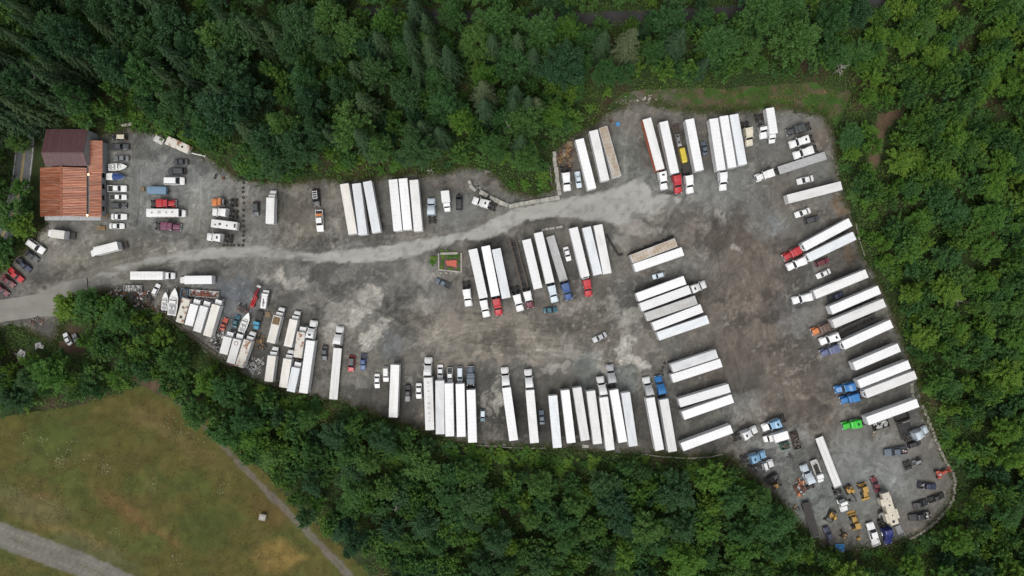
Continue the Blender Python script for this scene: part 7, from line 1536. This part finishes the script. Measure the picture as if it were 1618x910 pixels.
# tow truck
x, y = at(1292.5, 745, 1.5); o = thing('tow_truck', 'white tow truck with pale timber bed facing down', 'truck', x, y, 0, R(-70))
m = MB(); m.loft([section(3.5, .85, .5, 1.1, .1, .2), section(2.6, 1.0, .5, 1.4, .1, .2)]); obj('hood', m.mesh('hood', 'paint_white'), o); m = MB(); m.prism_y([(2.6, .5), (2.6, 1.4), (2.2, 2.1), (.9, 2.15), (.9, .5)], -1, 1, inset=.05); obj('cab', m.mesh('cab', 'paint_white'), o); m = MB(); m.add([(2.64, .9, 1.42), (2.64, -.9, 1.42), (2.25, -.85, 2.05), (2.25, .85, 2.05)], [(0, 1, 2, 3)]); obj('windshield', m.mesh('windshield', 'glass'), o)
m = MB(); m.box(-3.4, .8, -1.15, -.75, .9, 1.25, ch=.04); m.box(-3.4, .8, .75, 1.15, .9, 1.25, ch=.04); m.box(-3.6, -2.2, -1.1, 1.1, .9, 1.05); obj('bed', m.mesh('bed', 'scrap_white'), o); m = MB(); m.box(-2.2, .8, -.75, .75, .85, .95); m.tube([(-.2, 0, 1.0), (-1.6, 0, 1.9), (-3.0, 0, 1.7)], [.14, .14, .08], 6); obj('winch_boom', m.mesh('winch_boom', 'chassis'), o); small_wheels(o, (2.5, -2.0), .95, W_SUV, .39); frame_part(o, -3.3, 3, .7)
# orange farm tractor, red lift, teal truck, narrow white truck, yard oddments
x, y = at(1486.6, 748, 1); o = thing('farm_tractor', 'orange farm tractor by the curved stone edging', 'tractor', x, y, 0, R(22)); m = MB(); m.loft([section(2.0, .4, .7, 1.3), section(.2, .45, .7, 1.5)]); obj('hood', m.mesh('hood', 'paint_coral'), o); m = MB(); m.box(-1.2, .2, -.6, .6, .7, 1.3, ch=.08); obj('body', m.mesh('body', 'paint_coral'), o); m = MB(); m.box(-.9, -.3, -.3, .3, 1.3, 1.7, ch=.08); obj('seat', m.mesh('seat', 'scrap_white'), o)
for s in (-1, 1): obj('wheel', W_DUAL, o, (-.9, s * .95, .62), 0, None, (1.25, .8, 1.25)); obj('wheel', W_CAR, o, (1.5, s * .7, .33)); m = MB(); m.box(-1.5, -.3, s * .95 - .25, s * .95 + .25, 1.28, 1.36, ch=.03); obj('fender', m.mesh('fender', 'paint_coral'), o)
m = MB(); m.bar((1.2, .4, 1.0), (3.2, .5, .5), .12); m.bar((1.2, -.4, 1.0), (3.2, -.5, .5), .12); m.prism_y([(3.1, .1), (3.8, .1), (3.3, .8)], -.9, .9); obj('front_loader', m.mesh('front_loader', 'paint_coral'), o)
x, y = at(403.5, 470, 1); o = thing('boom_lift', 'narrow red boom lift right of the junk corner containers', 'lift', x, y, 0, R(68)); m = MB(); m.box(-3.2, .5, -.55, .55, .5, 1.0, ch=.08); obj('base', m.mesh('base', 'paint_red'), o); m = MB(); m.tube([(-2.6, 0, 1.1), (3.4, 0, 1.5)], [.28, .2], 4); m.tube([(-2.4, .3, 1.6), (2.2, .3, 1.9)], [.18, .15], 4); obj('boom', m.mesh('boom', 'paint_red'), o); m = MB(); m.box(3.3, 4.0, -.6, .6, 1.0, 2.0, ch=.04); obj('basket', m.mesh('basket', 'scrap_white'), o); small_wheels(o, (-2.6, 0), .62)
x, y = at(407.5, 506, 1); o = thing('flatbed_truck', 'truck with turquoise nose and bare black frame facing down', 'truck', x, y, 0, R(-105)); m = MB(); m.loft([section(2.8, .75, .5, 1.0, .1, .2), section(1.7, .9, .5, 1.35, .1, .2)]); obj('hood', m.mesh('hood', 'paint_turquoise'), o); m = MB(); m.prism_y([(1.7, .5), (1.7, 1.35), (1.35, 2.0), (.4, 2.05), (.4, .5)], -.95, .95, inset=.05); obj('cab', m.mesh('cab', 'paint_turquoise'), o); m = MB(); m.add([(1.74, .85, 1.38), (1.74, -.85, 1.38), (1.4, -.8, 1.95), (1.4, .8, 1.95)], [(0, 1, 2, 3)]); obj('windshield', m.mesh('windshield', 'glass'), o); frame_part(o, -3.0, 2.2, .8); small_wheels(o, (1.9, -2.1), .85, W_SUV, .39)
m = MB(); m.box(-2.9, .3, -.9, .9, .82, .9); m.bar((-2.8, -1.1, 1.3), (-2.8, 1.1, 1.3), .15, .1); obj('deck', m.mesh('deck', 'chassis'), o)
x, y = at(418, 474, 1.5); o = thing('service_truck', 'narrow white service truck left of the watery dark patch by junk corner', 'truck', x, y, 0, R(82)); m = MB(); m.box(-2.6, 1.2, -.85, .85, .8, 2.0, ch=.06); obj('body', m.mesh('body', 'paint_white'), o); m = MB(); m.prism_y([(3.0, .5), (3.0, 1.1), (2.3, 1.4), (1.95, 2.0), (1.25, 2.05), (1.25, .5)], -.9, .9, inset=.05); obj('cab', m.mesh('cab', 'paint_white'), o); m = MB(); m.add([(2.34, .8, 1.42), (2.34, -.8, 1.42), (2.0, -.75, 1.98), (2.0, .75, 1.98)], [(0, 1, 2, 3)]); obj('windshield', m.mesh('windshield', 'glass'), o); m = MB(); m.tube([(-2.0, 0, 2.1), (.4, .2, 2.3)], [.12, .1], 6); m.torus((-.8, 0, 2.06), .3, .06, 12, 6); obj('hose_reel', m.mesh('hose_reel', 'chassis'), o); small_wheels(o, (2.1, -1.6), .8, W_SUV, .39); frame_part(o, -2.5, 2.6, .78)
frame_stack('trailer_frame', 'black trailer frame leaning beside the narrow white service truck', 425.5, 470, 75, 4.5, 1.4, wheels=False, extra=False, cat='trailer frame')
x, y = at(1327, 865, .3); o = thing('tarpaulin', 'crumpled blue tarpaulin at the bottom edge of the lot', 'tarpaulin', x, y); g = random.Random(5)
pts = []; n = 9
vs = [((i - 4) * .33 * (1 + .1 * g.random()), (j - 4) * .28, .12 + .45 * g.random()) for i in range(n) for j in range(n)]
m = MB(); m.add(vs, [(i * n + j, (i + 1) * n + j, (i + 1) * n + j + 1, i * n + j + 1) for i in range(n - 1) for j in range(n - 1)]); obj('sheet', m.mesh('sheet', 'tarp_bright'), o); m = MB(); m.bar((-1.2, -1.5, .1), (1.4, -1.4, .1), .2); obj('weight_log', m.mesh('weight_log', 'scrap_white'), o)
x, y = at(414, 818, 1.5); o = thing('utility_box', 'pale concrete utility box standing in the meadow', 'utility box', x, y, -.05, R(-12)); m = MB(); m.box(-.9, .9, -.85, .85, 0, 1.25, ch=.05); obj('housing', m.mesh('housing', 'concrete'), o); m = MB(); m.box(-1.0, 1.0, -.95, .95, 1.25, 1.38, ch=.04); l = obj('lid', m.mesh('lid', 'concrete'), o); m = MB(); m.box(-.35, .35, -.3, .3, 1.38, 1.44, ch=.02); obj('hatch', m.mesh('hatch', 'galvanised'), l)
x, y = at(968, 193, .4); o = thing('barrel_pair', 'small red drum and blue tub beside the rust roofed trailer', 'drums', x, y); m = MB(); m.cyl('z', (-.5, .4, .4), .45, .8, 12); obj('drum', m.mesh('drum', 'scrap_red'), o); m = MB(); m.cyl('z', (1.6, -.6, .3), .6, .6, 12, r2=.7); obj('tub', m.mesh('tub', 'tarp_bright'), o)
x, y = at(925, 705, .3); o = thing('concrete_pad', 'grey slab lying behind the bottom row trailers', 'slab', x, y, 0, R(-4)); m = MB(); m.box(-1.0, 1.0, -.5, .5, 0, .35, ch=.04); obj('slab', m.mesh('slab', 'concrete'), o); m = MB(); m.box(-.3, .3, -.2, .2, .35, .42); obj('lifting_eye', m.mesh('lifting_eye', 'galvanised'), o)
